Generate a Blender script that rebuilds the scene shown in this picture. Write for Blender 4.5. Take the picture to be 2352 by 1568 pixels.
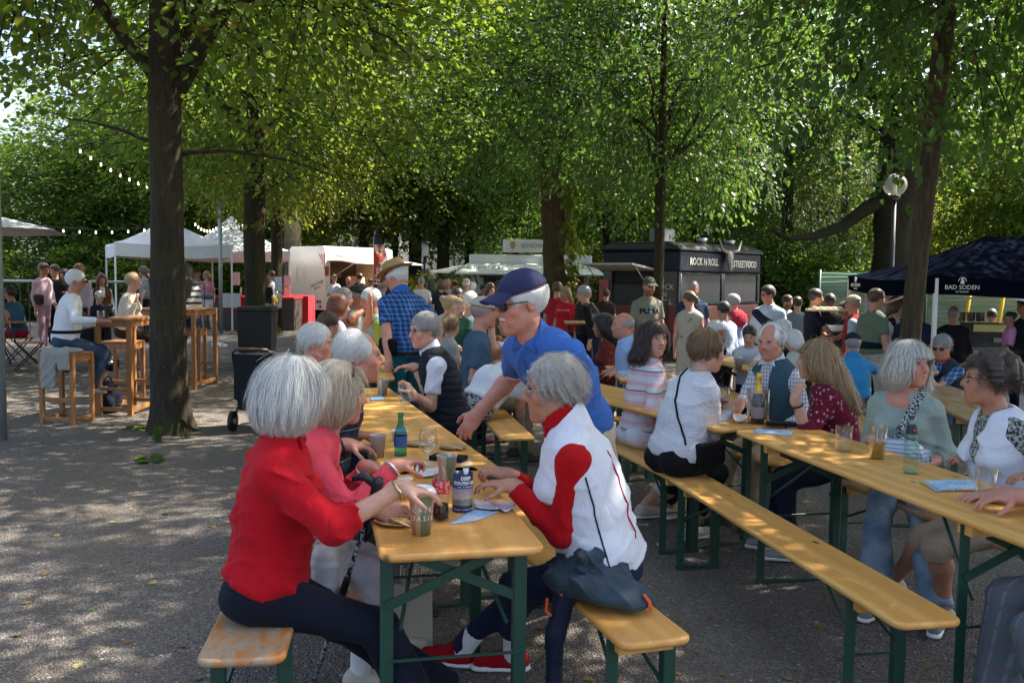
import bpy, bmesh, math, random
import numpy as np
from mathutils import Vector, Matrix

for _o in list(bpy.data.objects):
    bpy.data.objects.remove(_o, do_unlink=True)
SC = bpy.context.scene
COL = SC.collection
R = math.radians

# ------------------------------------------------------------------ camera
CAM_H, FOC, PITCH = 1.60, 2100.0, R(4.058)      # eye height, focal length in 2352-wide pixels, tilt down
cam_d = bpy.data.cameras.new('camera')
cam_d.sensor_width = 36.0
cam_d.lens = 36.0 * FOC / 2352.0
cam_d.clip_start, cam_d.clip_end = 0.05, 2000.0
cam = bpy.data.objects.new('camera', cam_d)
cam.location = (0, 0, CAM_H)
ROLL = R(0.70)                                    # the horizon drops a little to the right
cam.rotation_euler = (Matrix.Rotation(R(90) - PITCH, 3, 'X') @ Matrix.Rotation(ROLL, 3, 'Z')).to_euler()
COL.objects.link(cam)
SC.camera = cam

# ------------------------------------------------------------------ sky, sun, exposure
SUN_AZ, SUN_EL = R(66), R(52)                    # azimuth measured from the view direction to the right
world = bpy.data.worlds.new('World')
SC.world = world
world.use_nodes = True
_wn = world.node_tree
_wn.nodes.clear()
_sky = _wn.nodes.new('ShaderNodeTexSky')
_sky.sky_type = 'NISHITA'
_sky.sun_disc = False
_sky.sun_elevation = SUN_EL
_sky.sun_rotation = SUN_AZ
_sky.air_density, _sky.dust_density, _sky.ozone_density = 0.9, 3.5, 0.4
_bg = _wn.nodes.new('ShaderNodeBackground')
_bg.inputs['Strength'].default_value = 0.125
_out = _wn.nodes.new('ShaderNodeOutputWorld')
_wn.links.new(_sky.outputs[0], _bg.inputs['Color'])
_wn.links.new(_bg.outputs[0], _out.inputs['Surface'])
sun_d = bpy.data.lights.new('sun', 'SUN')
sun_d.energy, sun_d.angle, sun_d.color = 5.0, R(0.55), (1.0, 0.93, 0.82)
sun = bpy.data.objects.new('sun', sun_d)
_sv = Vector((math.sin(SUN_AZ) * math.cos(SUN_EL), math.cos(SUN_AZ) * math.cos(SUN_EL), math.sin(SUN_EL)))
sun.rotation_euler = _sv.to_track_quat('Z', 'Y').to_euler()
sun.location = (10, 12, 30)
COL.objects.link(sun)
SC.view_settings.view_transform = 'Standard'
SC.view_settings.look = 'None'
SC.view_settings.gamma = 1.0
SC.view_settings.exposure = 1.9
SC.view_settings.use_curve_mapping = False
SC.render.engine = 'CYCLES'
cy = SC.cycles
cy.max_bounces, cy.diffuse_bounces, cy.glossy_bounces = 8, 4, 3
cy.transmission_bounces, cy.transparent_max_bounces = 7, 8
cy.caustics_reflective = cy.caustics_refractive = False
cy.sample_clamp_indirect = 6.0
cy.use_denoising = True

# ------------------------------------------------------------------ helpers
_c, _s = math.cos(PITCH), math.sin(PITCH)
def ray(x, y):
    u, v = (x - 1176.0) / FOC, (y - 784.0) / FOC
    cx, cyy = u * math.cos(ROLL) + v * math.sin(ROLL), u * math.sin(ROLL) - v * math.cos(ROLL)
    return Vector((cx, _c + cyy * _s, -_s + cyy * _c))
def P(x, y, z=0.0):
    """point of the place seen at that spot of the photograph, at height z"""
    d = ray(x, y); t = (z - CAM_H) / d.z
    return Vector((d.x * t, d.y * t, z))
def Q(x, y, Y):
    """point of the place seen at that spot of the photograph, at distance Y"""
    d = ray(x, y); t = Y / d.y
    return Vector((d.x * t, Y, CAM_H + d.z * t))

def gz(x, y):
    """the ground dips a little towards the back right"""
    st = lambda a, b, t: (lambda q: q * q * (3 - 2 * q))(min(1.0, max(0.0, (t - a) / (b - a))))
    return -.24 * st(-3.0, 3.5, x) * st(7.0, 13.0, y)
def prop(o, label=None, cat=None, group=None, kind=None):
    if label: o['label'] = label
    if cat: o['category'] = cat
    if group: o['group'] = group
    if kind: o['kind'] = kind
    return o
def empty(name, loc=(0, 0, 0), rz=0.0, label=None, cat=None, group=None):
    o = bpy.data.objects.new(name, None)
    o.location = loc; o.rotation_euler = (0, 0, rz); o.empty_display_size = 0.1
    COL.objects.link(o)
    return prop(o, label, cat, group)
def copy_tree(o, parent=None):
    c = o.copy(); COL.objects.link(c); c.parent = parent
    for ch in list(o.children): copy_tree(ch, c)
    return c
def link(name, me, mat=None, parent=None, smooth=False):
    o = bpy.data.objects.new(name, me)
    COL.objects.link(o)
    if mat is not None and len(me.materials) == 0:
        for m in (mat if isinstance(mat, (list, tuple)) else [mat]): me.materials.append(m)
    if parent is not None: o.parent = parent
    if smooth and len(me.polygons):
        me.polygons.foreach_set('use_smooth', np.ones(len(me.polygons), dtype=bool))
    return o
def bevel(o, w=0.003, seg=2, ang=35):
    m = o.modifiers.new('bevel', 'BEVEL'); m.width = w; m.segments = seg
    m.limit_method = 'ANGLE'; m.angle_limit = R(ang)
    return o

def np_mesh(name, V, F):
    """V (n,3) floats, F (m,k) ints, all faces with k corners"""
    me = bpy.data.meshes.new(name)
    V = np.ascontiguousarray(V, dtype=np.float32); F = np.ascontiguousarray(F, dtype=np.int32)
    m, k = F.shape
    me.vertices.add(len(V)); me.vertices.foreach_set('co', V.ravel())
    me.loops.add(m * k); me.loops.foreach_set('vertex_index', F.ravel())
    me.polygons.add(m)
    me.polygons.foreach_set('loop_start', np.arange(0, m * k, k, dtype=np.int32))
    me.update(calc_edges=True)
    return me

class MB:
    def __init__(s): s.v = []; s.f = []; s.m = []; s.mi = 0
    def add(s, vs, fs):
        b = len(s.v); s.v += [tuple(x) for x in vs]
        s.f += [tuple(b + i for i in f) for f in fs]; s.m += [s.mi] * len(fs)
        return s
    def box(s, cx, cy_, cz, sx, sy, sz, rot=None, off=(0, 0, 0)):
        vs = [Vector((x * sx / 2, y * sy / 2, z * sz / 2)) for x in (-1, 1) for y in (-1, 1) for z in (-1, 1)]
        if rot is not None: vs = [rot @ v for v in vs]
        vs = [v + Vector((cx, cy_, cz)) + Vector(off) for v in vs]
        return s.add(vs, [(0, 1, 3, 2), (4, 6, 7, 5), (0, 4, 5, 1), (2, 3, 7, 6), (0, 2, 6, 4), (1, 5, 7, 3)])
    def bar(s, a, b, w, t, up=(0, 0, 1)):
        """square bar from a to b, w wide across, t thick along up"""
        a, b = Vector(a), Vector(b); d = (b - a).normalized(); up = Vector(up)
        if abs(d.dot(up)) > 0.98: up = Vector((0, 1, 0)) if abs(d.y) < .9 else Vector((1, 0, 0))
        x = d.cross(up).normalized(); u = x.cross(d).normalized()
        vs = [p + x * (w / 2 * i) + u * (t / 2 * j) for p in (a, b) for i, j in ((-1, -1), (1, -1), (1, 1), (-1, 1))]
        return s.add(vs, [(3, 2, 1, 0), (4, 5, 6, 7), (0, 1, 5, 4), (1, 2, 6, 5), (2, 3, 7, 6), (3, 0, 4, 7)])
    def tube(s, pts, r, n=8, cap=True, squash=1.0):
        pts = [Vector(p) for p in pts]
        rs = r if isinstance(r, (list, tuple)) else [r] * len(pts)
        ref = None; base = len(s.v); vs = []
        for i, p in enumerate(pts):
            d = (pts[min(i + 1, len(pts) - 1)] - pts[max(i - 1, 0)]).normalized()
            if ref is None: ref = Vector((0, 0, 1)) if abs(d.z) < .9 else Vector((1, 0, 0))
            x = ref - d * ref.dot(d); x.normalize(); ref = x; y = d.cross(x)
            for k in range(n):
                a = 2 * math.pi * k / n
                vs.append(p + x * (math.cos(a) * rs[i]) + y * (math.sin(a) * rs[i] * squash))
        fs = []
        for i in range(len(pts) - 1):
            for k in range(n):
                k2 = (k + 1) % n
                fs.append((i * n + k, i * n + k2, (i + 1) * n + k2, (i + 1) * n + k))
        if cap:
            fs.append(tuple(range(n - 1, -1, -1))); fs.append(tuple((len(pts) - 1) * n + k for k in range(n)))
        return s.add(vs, fs)
    def lathe(s, prof, n=20, c=(0, 0, 0), closed=False):
        """prof: list of (radius, z)"""
        c = Vector(c); vs = []; fs = []
        for r, z in prof:
            for k in range(n):
                a = 2 * math.pi * k / n
                vs.append(c + Vector((math.cos(a) * r, math.sin(a) * r, z)))
        for i in range(len(prof) - 1):
            for k in range(n):
                k2 = (k + 1) % n
                fs.append((i * n + k, i * n + k2, (i + 1) * n + k2, (i + 1) * n + k))
        if not closed:
            if prof[0][0] > 1e-5: fs.append(tuple(range(n - 1, -1, -1)))
            if prof[-1][0] > 1e-5: fs.append(tuple((len(prof) - 1) * n + k for k in range(n)))
        return s.add(vs, fs)
    def prism(s, poly, a, b, ax='y'):
        """poly: 2-D outline (counter-clockwise); extruded along ax from a to b"""
        def pt(u, v, w): return {'y': (u, w, v), 'x': (w, u, v), 'z': (u, v, w)}[ax]
        n = len(poly)
        vs = [pt(u, v, a) for u, v in poly] + [pt(u, v, b) for u, v in poly]
        fs = [tuple(range(n)), tuple(range(2 * n - 1, n - 1, -1))]
        fs += [((i + 1) % n, i, n + i, n + (i + 1) % n) for i in range(n)]
        return s.add(vs, fs)
    def grid(s, fn, nu, nv):
        vs = [fn(i / nu, j / nv) for i in range(nu + 1) for j in range(nv + 1)]
        fs = [(i * (nv + 1) + j, (i + 1) * (nv + 1) + j, (i + 1) * (nv + 1) + j + 1, i * (nv + 1) + j + 1) for i in range(nu) for j in range(nv)]
        return s.add(vs, fs)
    def build(s, name, mat, parent=None, smooth=False, fixn=True):
        me = bpy.data.meshes.new(name)
        me.from_pydata([tuple(v) for v in s.v], [], s.f)
        for m in (mat if isinstance(mat, (list, tuple)) else [mat]): me.materials.append(m)
        if any(s.m): me.polygons.foreach_set('material_index', s.m)
        if fixn:
            bm = bmesh.new(); bm.from_mesh(me); bmesh.ops.recalc_face_normals(bm, faces=bm.faces); bm.to_mesh(me); bm.free()
        me.update()
        return link(name, me, None, parent, smooth)

def slab(name, L, W, T, rc, re, mat, parent=None, ns=6):
    """board along +Y, rounded corners rc, rounded edges re; top face at z=0"""
    def ring(ins, z):
        out = []
        for sx, sy, a0 in ((1, 1, 0), (-1, 1, 90), (-1, -1, 180), (1, -1, 270)):
            cx, cyy = sx * (W / 2 - rc), sy * (L / 2 - rc)
            for k in range(ns + 1):
                a = R(a0 + 90 * k / ns)
                out.append((cx + math.cos(a) * (rc - ins), L / 2 + cyy + math.sin(a) * (rc - ins), z))
        return out
    rings = [ring(re, 0)]
    for k in range(1, 4):
        a = R(90 * k / 4); rings.append(ring(re - re * math.sin(a), -re + re * math.cos(a)))
    rings += [ring(0, -re), ring(0, -T + re), ring(re * .4, -T + re * .35), ring(re, -T)]
    m = MB(); n = len(rings[0]); vs = [p for r_ in rings for p in r_]; fs = []
    for i in range(len(rings) - 1):
        for k in range(n):
            fs.append((i * n + k, (i + 1) * n + k, (i + 1) * n + (k + 1) % n, i * n + (k + 1) % n))
    fs.append(tuple(range(n))); fs.append(tuple((len(rings) - 1) * n + k for k in range(n - 1, -1, -1)))
    m.add(vs, fs)
    return m.build(name, mat, parent, smooth=False)

_TS = None
def text_mesh(name, body, size, mat, parent=None, depth=0.002, align='CENTER', bold=0.0, sx=1.0):
    cu = bpy.data.curves.new(name, 'FONT')
    cu.body = body; cu.size = size; cu.align_x = align; cu.align_y = 'CENTER'
    cu.extrude = depth; cu.offset = bold; cu.resolution_u = 2
    global _TS
    if _TS is None: _TS = bpy.data.scenes.new('lettering')
    t = bpy.data.objects.new(name, cu); _TS.collection.objects.link(t)
    vl = _TS.view_layers[0]; vl.update(); dg = vl.depsgraph
    me = bpy.data.meshes.new_from_object(t.evaluated_get(dg))
    bpy.data.objects.remove(t, do_unlink=True)
    me.materials.clear()
    if sx != 1.0: me.transform(Matrix.Scale(sx, 4, (1, 0, 0)))
    return link(name, me, mat, parent)

# ------------------------------------------------------------------ materials
MATS = {}
class N:
    """small node-graph helper"""
    def __init__(s, name):
        s.mat = bpy.data.materials.new(name); s.mat.use_nodes = True
        s.t = s.mat.node_tree; s.t.nodes.clear()
        s.out = s.t.nodes.new('ShaderNodeOutputMaterial')
    def n(s, typ, **kw):
        nd = s.t.nodes.new('ShaderNode' + typ)
        for k, v in kw.items():
            if k.startswith('_'): setattr(nd, k[1:], v)
        for k, v in kw.items():
            if not k.startswith('_'):
                k2 = int(k[1:]) if k[0] == 'i' and k[1:].isdigit() else k.replace('__', ' ')
                s.set(nd.inputs[k2], v)
        return nd
    def set(s, inp, v):
        if isinstance(v, bpy.types.NodeSocket): s.t.links.new(v, inp)
        elif isinstance(v, bpy.types.Node): s.t.links.new(v.outputs[0], inp)
        else: inp.default_value = (v + (1.0,)) if isinstance(v, tuple) and len(v) == 3 and inp.type == 'RGBA' else v
    def noise(s, scale, detail=3, rough=.55, vec=None, dist=0.0):
        nd = s.n('TexNoise', Scale=scale, Detail=float(detail), Roughness=rough, Distortion=dist)
        if vec is not None: s.set(nd.inputs['Vector'], vec)
        return nd.outputs['Fac']
    def ramp(s, fac, stops, interp='LINEAR'):
        nd = s.n('ValToRGB'); nd.color_ramp.interpolation = interp
        el = nd.color_ramp.elements
        while len(el) < len(stops): el.new(0.5)
        for e, (p, c) in zip(el, stops):
            e.position = p; e.color = (c if isinstance(c, tuple) else (c, c, c)) + (1.0,)
        s.set(nd.inputs[0], fac)
        return nd.outputs[0]
    def mix(s, fac, a, b, mode='MIX'):
        nd = s.t.nodes.new('ShaderNodeMix'); nd.data_type = 'RGBA'; nd.blend_type = mode
        s.set(nd.inputs[0], fac); s.set(nd.inputs[6], a); s.set(nd.inputs[7], b)
        return nd.outputs[2]
    def math(s, op, a, b=0.0, c=0.0, clamp=False):
        nd = s.t.nodes.new('ShaderNodeMath'); nd.operation = op; nd.use_clamp = clamp
        s.set(nd.inputs[0], a); s.set(nd.inputs[1], b); s.set(nd.inputs[2], c)
        return nd.outputs[0]
    def obj(s): return s.n('TexCoord').outputs['Object']
    def map(s, vec, scale=(1, 1, 1), loc=(0, 0, 0), rot=(0, 0, 0)):
        nd = s.n('Mapping', Vector=vec); nd.inputs['Scale'].default_value = scale
        nd.inputs['Location'].default_value = loc; nd.inputs['Rotation'].default_value = rot
        return nd.outputs[0]
    def sep(s, vec):
        nd = s.n('SeparateXYZ', Vector=vec); return nd.outputs
    def bump(s, h, strength=.3, dist=.01):
        return s.n('Bump', Height=h, Strength=strength, Distance=dist).outputs[0]
    def bsdf(s, color, rough=.6, normal=None, **kw):
        nd = s.n('BsdfPrincipled', Roughness=rough)
        s.set(nd.inputs['Base Color'], color)
        if normal is not None: s.set(nd.inputs['Normal'], normal)
        for k, v in kw.items(): s.set(nd.inputs[k.replace('__', ' ')], v)
        return nd.outputs[0]
    def done(s, shader):
        s.t.links.new(shader, s.out.inputs['Surface']); return s.mat

def mat(name, fn):
    if name not in MATS: MATS[name] = fn(name)
    return MATS[name]
def srgb(r, g, b):
    f = lambda c: (c / 255 / 12.92) if c / 255 <= .04045 else ((c / 255 + .055) / 1.055) ** 2.4
    return (f(r), f(g), f(b))

def plain(col, rough=.55, var=.12, scale=40, metal=0.0, bump=.05, spec=.5, coat=0.0):
    """painted / plastic / metal surface with slight unevenness"""
    key = 'plain_%s_%s_%s_%s_%s' % (tuple(round(c, 3) for c in col), rough, metal, var, coat)
    def f(nm):
        g = N(nm); o = g.obj()
        n1 = g.noise(scale, 4, .6, o); n2 = g.noise(scale * .12, 3, .6, o)
        v = g.math('ADD', g.math('MULTIPLY', n1, .5), g.math('MULTIPLY', n2, .5))
        c = g.mix(v, tuple(max(0, x * (1 - var * 1.6)) for x in col), tuple(min(1, x * (1 + var * 1.6)) for x in col))
        r = g.math('ADD', rough - .08, g.math('MULTIPLY', n2, .16))
        kw = {'Metallic': metal, 'Specular__IOR__Level': spec}
        if coat: kw['Coat__Weight'] = coat
        return g.done(g.bsdf(c, r, g.bump(n1, bump, .004), **kw))
    return mat(key, f)

def wood_mat(name, c1, c2, c3, rough=.42, wear=0.0, scale=1.0, axis='y', knots=True):
    def f(nm):
        g = N(nm); o = g.n('TexCoord').outputs['Object']
        rnd = g.n('ObjectInfo').outputs['Random']
        off = g.n('VectorMath', _operation='ADD'); g.set(off.inputs[0], o)
        cmb = g.n('CombineXYZ'); g.set(cmb.inputs[0], g.math('MULTIPLY', rnd, 7.3)); g.set(cmb.inputs[1], g.math('MULTIPLY', rnd, 31.0)); g.set(cmb.inputs[2], g.math('MULTIPLY', rnd, 3.0))
        g.set(off.inputs[1], cmb.outputs[0]); v = off.outputs[0]
        st = {'y': (1, .07, 1), 'x': (.07, 1, 1), 'z': (1, 1, .07)}[axis]
        sv = g.map(v, tuple(q * scale for q in st))
        warp = g.noise(4.0, 2, .5, sv)
        wv = g.n('TexWave', _wave_type='BANDS', _bands_direction='X' if axis != 'x' else 'Y', Scale=2.6, Distortion=11.0, Detail=3.0, Vector=sv)
        g.set(wv.inputs['Detail Scale'], 1.4)
        fine = g.noise(120.0, 3, .6, sv); big = g.noise(2.2, 3, .6, sv)
        c = g.mix(g.ramp(wv.outputs['Fac'], [(.25, 0.0), (.8, 1.0)]), c1, c2)
        c = g.mix(g.ramp(big, [(.35, 0.0), (.7, .65)]), c, c3)
        c = g.mix(g.math('MULTIPLY', g.ramp(fine, [(.45, 0.0), (.75, 1.0)]), .22), c, tuple(q * .45 for q in c1))
        if knots:
            kv = g.n('TexVoronoi', Scale=7.5 * scale, Vector=g.map(v, (1, .5, .3) if axis == 'y' else (.5, 1, .3)))
            kf = g.ramp(kv.outputs['Distance'], [(.07, 1.0), (.13, 0.0)])
            kf = g.math('MULTIPLY', kf, g.ramp(g.noise(5.0, 1, .5, v), [(.45, 0.0), (.5, .9)]))
            c = g.mix(kf, c, tuple(q * .2 for q in c1))
        # scuffs and scratches
        sc = g.noise(26.0, 5, .7, g.map(v, (1, .35, 1)))
        c = g.mix(g.math('MULTIPLY', g.ramp(sc, [(.62, 0.0), (.72, 1.0)]), .25), c, (.62, .45, .26))
        if wear > 0:
            w = g.noise(9.0, 6, .68, g.map(v, (1.6, .5, 1)), .6)
            wf = g.ramp(w, [(.5 - wear * .2, 0.0), (.56, 1.0)])
            c = g.mix(wf, c, (.36, .27, .17))
            c = g.mix(g.ramp(g.noise(30.0, 4, .7, v), [(.6, 0.0), (.68, .5)]), c, (.08, .06, .045))
        r = g.math('ADD', rough - .1, g.math('MULTIPLY', sc, .25))
        return g.done(g.bsdf(c, r, g.bump(g.math('ADD', g.math('MULTIPLY', fine, .6), wv.outputs['Fac']), .12, .002), Coat__Weight=0.12 if wear == 0 else 0.0, Coat__Roughness=.25))
    return mat(name, f)

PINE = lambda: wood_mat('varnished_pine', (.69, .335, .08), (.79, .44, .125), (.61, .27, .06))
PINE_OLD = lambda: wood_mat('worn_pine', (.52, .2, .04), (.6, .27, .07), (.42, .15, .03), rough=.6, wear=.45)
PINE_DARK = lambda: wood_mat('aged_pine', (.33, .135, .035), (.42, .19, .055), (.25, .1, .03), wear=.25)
TEAK = lambda: wood_mat('oiled_teak', (.30, .125, .036), (.38, .17, .055), (.22, .09, .028), rough=.5, axis='z', knots=False)
GREENM = lambda: plain((.012, .055, .035), rough=.42, var=.25, scale=60, coat=.2)
BLACKP = lambda: plain((.012, .012, .014), rough=.5)
WHITEP = lambda: plain((.78, .78, .76), rough=.5, var=.05)
STEEL = lambda: plain((.42, .43, .43), rough=.38, metal=.85)
def creases(g, o):
    n = g.noise(7.0, 3, .5, g.map(o, (1, 1, .55), rot=(.5, .4, .3)), .8)
    return g.bump(g.math('POWER', g.math('ABSOLUTE', g.math('SUBTRACT', n, .5)), .7), .3, .05)
def fabric(col, rough=.9, fine=420, var=.12, sheen=.03, bump=.25, col2=None):
    key = 'fabric_%s_%s_%s' % (tuple(round(c, 3) for c in col), rough, None if col2 is None else tuple(round(c, 3) for c in col2))
    def f(nm):
        g = N(nm); o = g.obj()
        n1 = g.noise(fine, 2, .6, o); n2 = g.noise(9.0, 3, .6, o)
        c = g.mix(n2, tuple(x * (1 - var) for x in col), tuple(min(1, x * (1 + var)) for x in col))
        if col2 is not None: c = g.mix(g.ramp(n1, [(.4, 0.0), (.6, 1.0)]), c, col2)
        b = g.n('Bump', Height=n1, Strength=bump, Distance=.002, Normal=creases(g, o)).outputs[0]
        return g.done(g.bsdf(c, rough, b, Sheen__Weight=sheen, Sheen__Roughness=.5, Specular__IOR__Level=.18))
    return mat(key, f)
def glass_mat(name, col=(1, 1, 1), rough=.02, ior=1.35):
    def f(nm):
        g = N(nm)
        lw = g.math('POWER', g.n('LayerWeight', Blend=.5).outputs['Facing'], 3.0)
        tr = g.n('BsdfTransparent', Color=col).outputs[0]
        gl = g.n('BsdfGlossy', Color=(.95, .95, .95), Roughness=rough).outputs[0]
        mx = g.n('MixShader'); g.set(mx.inputs[0], g.math('ADD', g.math('MULTIPLY', lw, .75), .04)); g.set(mx.inputs[1], tr); g.set(mx.inputs[2], gl)
        return g.done(mx.outputs[0])
    return mat(name, f)
# ------------------------------------------------------------------ ground
def gravel_mat(nm):
    g = N(nm); o = g.obj()
    v1 = g.n('TexVoronoi', Scale=88.0, Vector=o, Randomness=1.0)
    v2 = g.n('TexVoronoi', Scale=150.0, Vector=o)
    big = g.noise(.35, 4, .6, o); mid = g.noise(2.4, 4, .65, o); fine = g.noise(60.0, 4, .7, o)
    c = g.ramp(g.sep(v1.outputs['Color'])[0], [(.0, (.105, .088, .073)), (.4, (.2, .174, .15)), (.75, (.285, .252, .224)), (1.0, (.42, .385, .35))])
    c = g.mix(.4, c, g.ramp(g.sep(v2.outputs['Color'])[1], [(.0, (.06, .052, .048)), (.6, (.22, .2, .188)), (1.0, (.4, .38, .36))]))
    c = g.mix(g.ramp(v1.outputs['Distance'], [(.35, 0.0), (.7, .5)]), c, (.06, .05, .042))  # shade in the gaps between grains, put into the colour
    c = g.mix(g.math('MULTIPLY', g.ramp(mid, [(.45, 0.0), (.7, 1.0)]), .55), c, (.15, .118, .088))
    c = g.mix(g.math('MULTIPLY', g.ramp(big, [(.42, 0.0), (.62, 1.0)]), .4), c, (.23, .18, .13))
    h = g.math('SUBTRACT', g.math('MULTIPLY', fine, .6), v1.outputs['Distance'])
    return g.done(g.bsdf(c, .92, g.bump(h, 1.0, .02), Specular__IOR__Level=.25))
gx = [-400, -60, -20, -9] + [-6 + .5 * i for i in range(25)] + [9, 14, 30, 80, 400]
gy = [-60, 0, 4] + [6 + .5 * i for i in range(20)] + [18, 25, 50, 120, 700]
m = MB(); m.add([(x, y, gz(x, y)) for x in gx for y in gy], [(i * len(gy) + j, (i + 1) * len(gy) + j, (i + 1) * len(gy) + j + 1, i * len(gy) + j + 1) for i in range(len(gx) - 1) for j in range(len(gy) - 1)])
prop(m.build('ground', mat('gravel_ground', gravel_mat), smooth=True), kind='structure')

def grass_mat(nm):
    g = N(nm); o = g.obj(); a = g.noise(1.1, 4, .6, o); b = g.noise(40, 4, .7, o)
    c = g.mix(a, (.045, .10, .018), (.10, .17, .035)); c = g.mix(g.math('MULTIPLY', b, .5), c, (.03, .06, .012))
    return g.done(g.bsdf(c, .9, g.bump(b, .8, .04)))
m = MB()
for z, pts in ((.02, [(-60, 38), (-13.5, 38), (-11, 44), (-9, 60), (-20, 130), (-90, 130)]), (.024, [(2.6, 27), (6, 26.5), (9, 30), (9, 60), (0, 60), (1, 34)]), (.02, [(9, 21), (30, 16), (60, 40), (40, 90), (11, 80), (8.5, 34)])):
    b = len(m.v); m.add([(x, y, z + gz(x, y)) for x, y in pts], [tuple(range(len(pts)))])
prop(m.build('lawn', mat('lawn_grass', grass_mat)), kind='structure')

# loose stones on the gravel close to the camera
rg = np.random.default_rng(5)
def pebbles():
    n = 20000
    y = 3.2 + 6.5 * rg.random(n) ** 1.7
    x = (rg.random(n) * 2 - 1) * (.62 * y + .3)
    s = (.0028 + .0062 * rg.random(n) ** 3)
    base = np.array([(1, 0, .1), (.2, .95, 0), (-.9, .35, .15), (-.5, -.85, 0), (.55, -.7, .1), (.05, .05, .75)], np.float32)
    F = np.array([(0, 1, 5), (1, 2, 5), (2, 3, 5), (3, 4, 5), (4, 0, 5)], np.int32)
    a = rg.random(n) * 6.283; ca, sa = np.cos(a), np.sin(a)
    jit = 1 + .35 * (rg.random((n, 6, 3)) - .5)
    B = base[None] * jit * s[:, None, None] * np.array([1.25, .9, .8])
    V = np.stack([B[..., 0] * ca[:, None] - B[..., 1] * sa[:, None] + x[:, None], B[..., 0] * sa[:, None] + B[..., 1] * ca[:, None] + y[:, None], B[..., 2]], -1)
    Fa = (F[None] + (np.arange(n) * 6)[:, None, None]).reshape(-1, 3)
    return np_mesh('gravel', V.reshape(-1, 3), Fa)
def pebble_mat(nm):
    g = N(nm); r = g.n('NewGeometry').outputs['Random Per Island']
    c = g.ramp(r, [(.0, (.07, .06, .055)), (.5, (.19, .17, .155)), (.93, (.3, .28, .26)), (1.0, (.42, .4, .38))])
    return g.done(g.bsdf(c, .85))
prop(link('gravel', pebbles(), mat('pebbles', pebble_mat)), 'fine grey gravel strewn over the ground', 'gravel', kind='stuff')

# ------------------------------------------------------------------ foliage
LEAF = np.array([(0, 0, 0), (-.42, .16, .06), (-.37, .6, .04), (0, 1.05, -.12), (.37, .6, .04), (.42, .16, .06)], np.float32)
LEAF_F = np.array([(0, 3, 2, 1), (0, 5, 4, 3)], np.int32)
NEEDLE = np.array([(0, 0, 0), (-.09, .45, .02), (0, 1.0, -.05), (.09, .45, .02)], np.float32)
NEEDLE_F = np.array([(0, 3, 2, 1)], np.int32)
def unit(a): return a / np.maximum(np.linalg.norm(a, axis=-1, keepdims=True), 1e-6)
def leaf_mesh(name, pos, nrm, tip, size, T=LEAF, TF=LEAF_F):
    nrm = unit(nrm); tip = unit(tip - nrm * np.sum(tip * nrm, -1, keepdims=True)); side = np.cross(tip, nrm)
    V = pos[:, None] + size[:, None, None] * (T[None, :, 0:1] * side[:, None] + T[None, :, 1:2] * tip[:, None] + T[None, :, 2:3] * nrm[:, None])
    F = (TF[None] + (np.arange(len(pos)) * len(T))[:, None, None]).reshape(-1, TF.shape[1])
    return np_mesh(name, V.reshape(-1, 3), F)
def sprays(rng, C, D, per, length=.9, width=.5, droop=.35, flat=.32, size=.1):
    """leaf arrays for flat fans of leaves at centres C growing along D"""
    n = len(C); u = rng.random((n, per)); D = unit(D)
    up = unit(np.array([0, 0, 1.0]) + .35 * rng.normal(size=(n, 3))); up = unit(up - D * np.sum(up * D, -1, keepdims=True)); S = np.cross(D, up)
    side = rng.normal(size=(n, per)) * width * (.35 + .65 * np.sin(np.pi * (.15 + .8 * u)))
    pos = C[:, None] + D[:, None] * ((u - .5) * length)[..., None] + S[:, None] * side[..., None] + up[:, None] * (rng.normal(size=(n, per)) * .05)[..., None]
    pos[..., 2] -= droop * (u ** 2) * length * .5 + .25 * np.abs(side) * droop
    nr = up[:, None] + flat * rng.normal(size=(n, per, 3))
    tp = D[:, None] * .7 + S[:, None] * (np.sign(side) * .6)[..., None] + .4 * rng.normal(size=(n, per, 3)); tp[..., 2] -= droop
    sz = size * (.45 + .85 * rng.random((n, per)))
    return pos.reshape(-1, 3), nr.reshape(-1, 3), tp.reshape(-1, 3), sz.reshape(-1)
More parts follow.
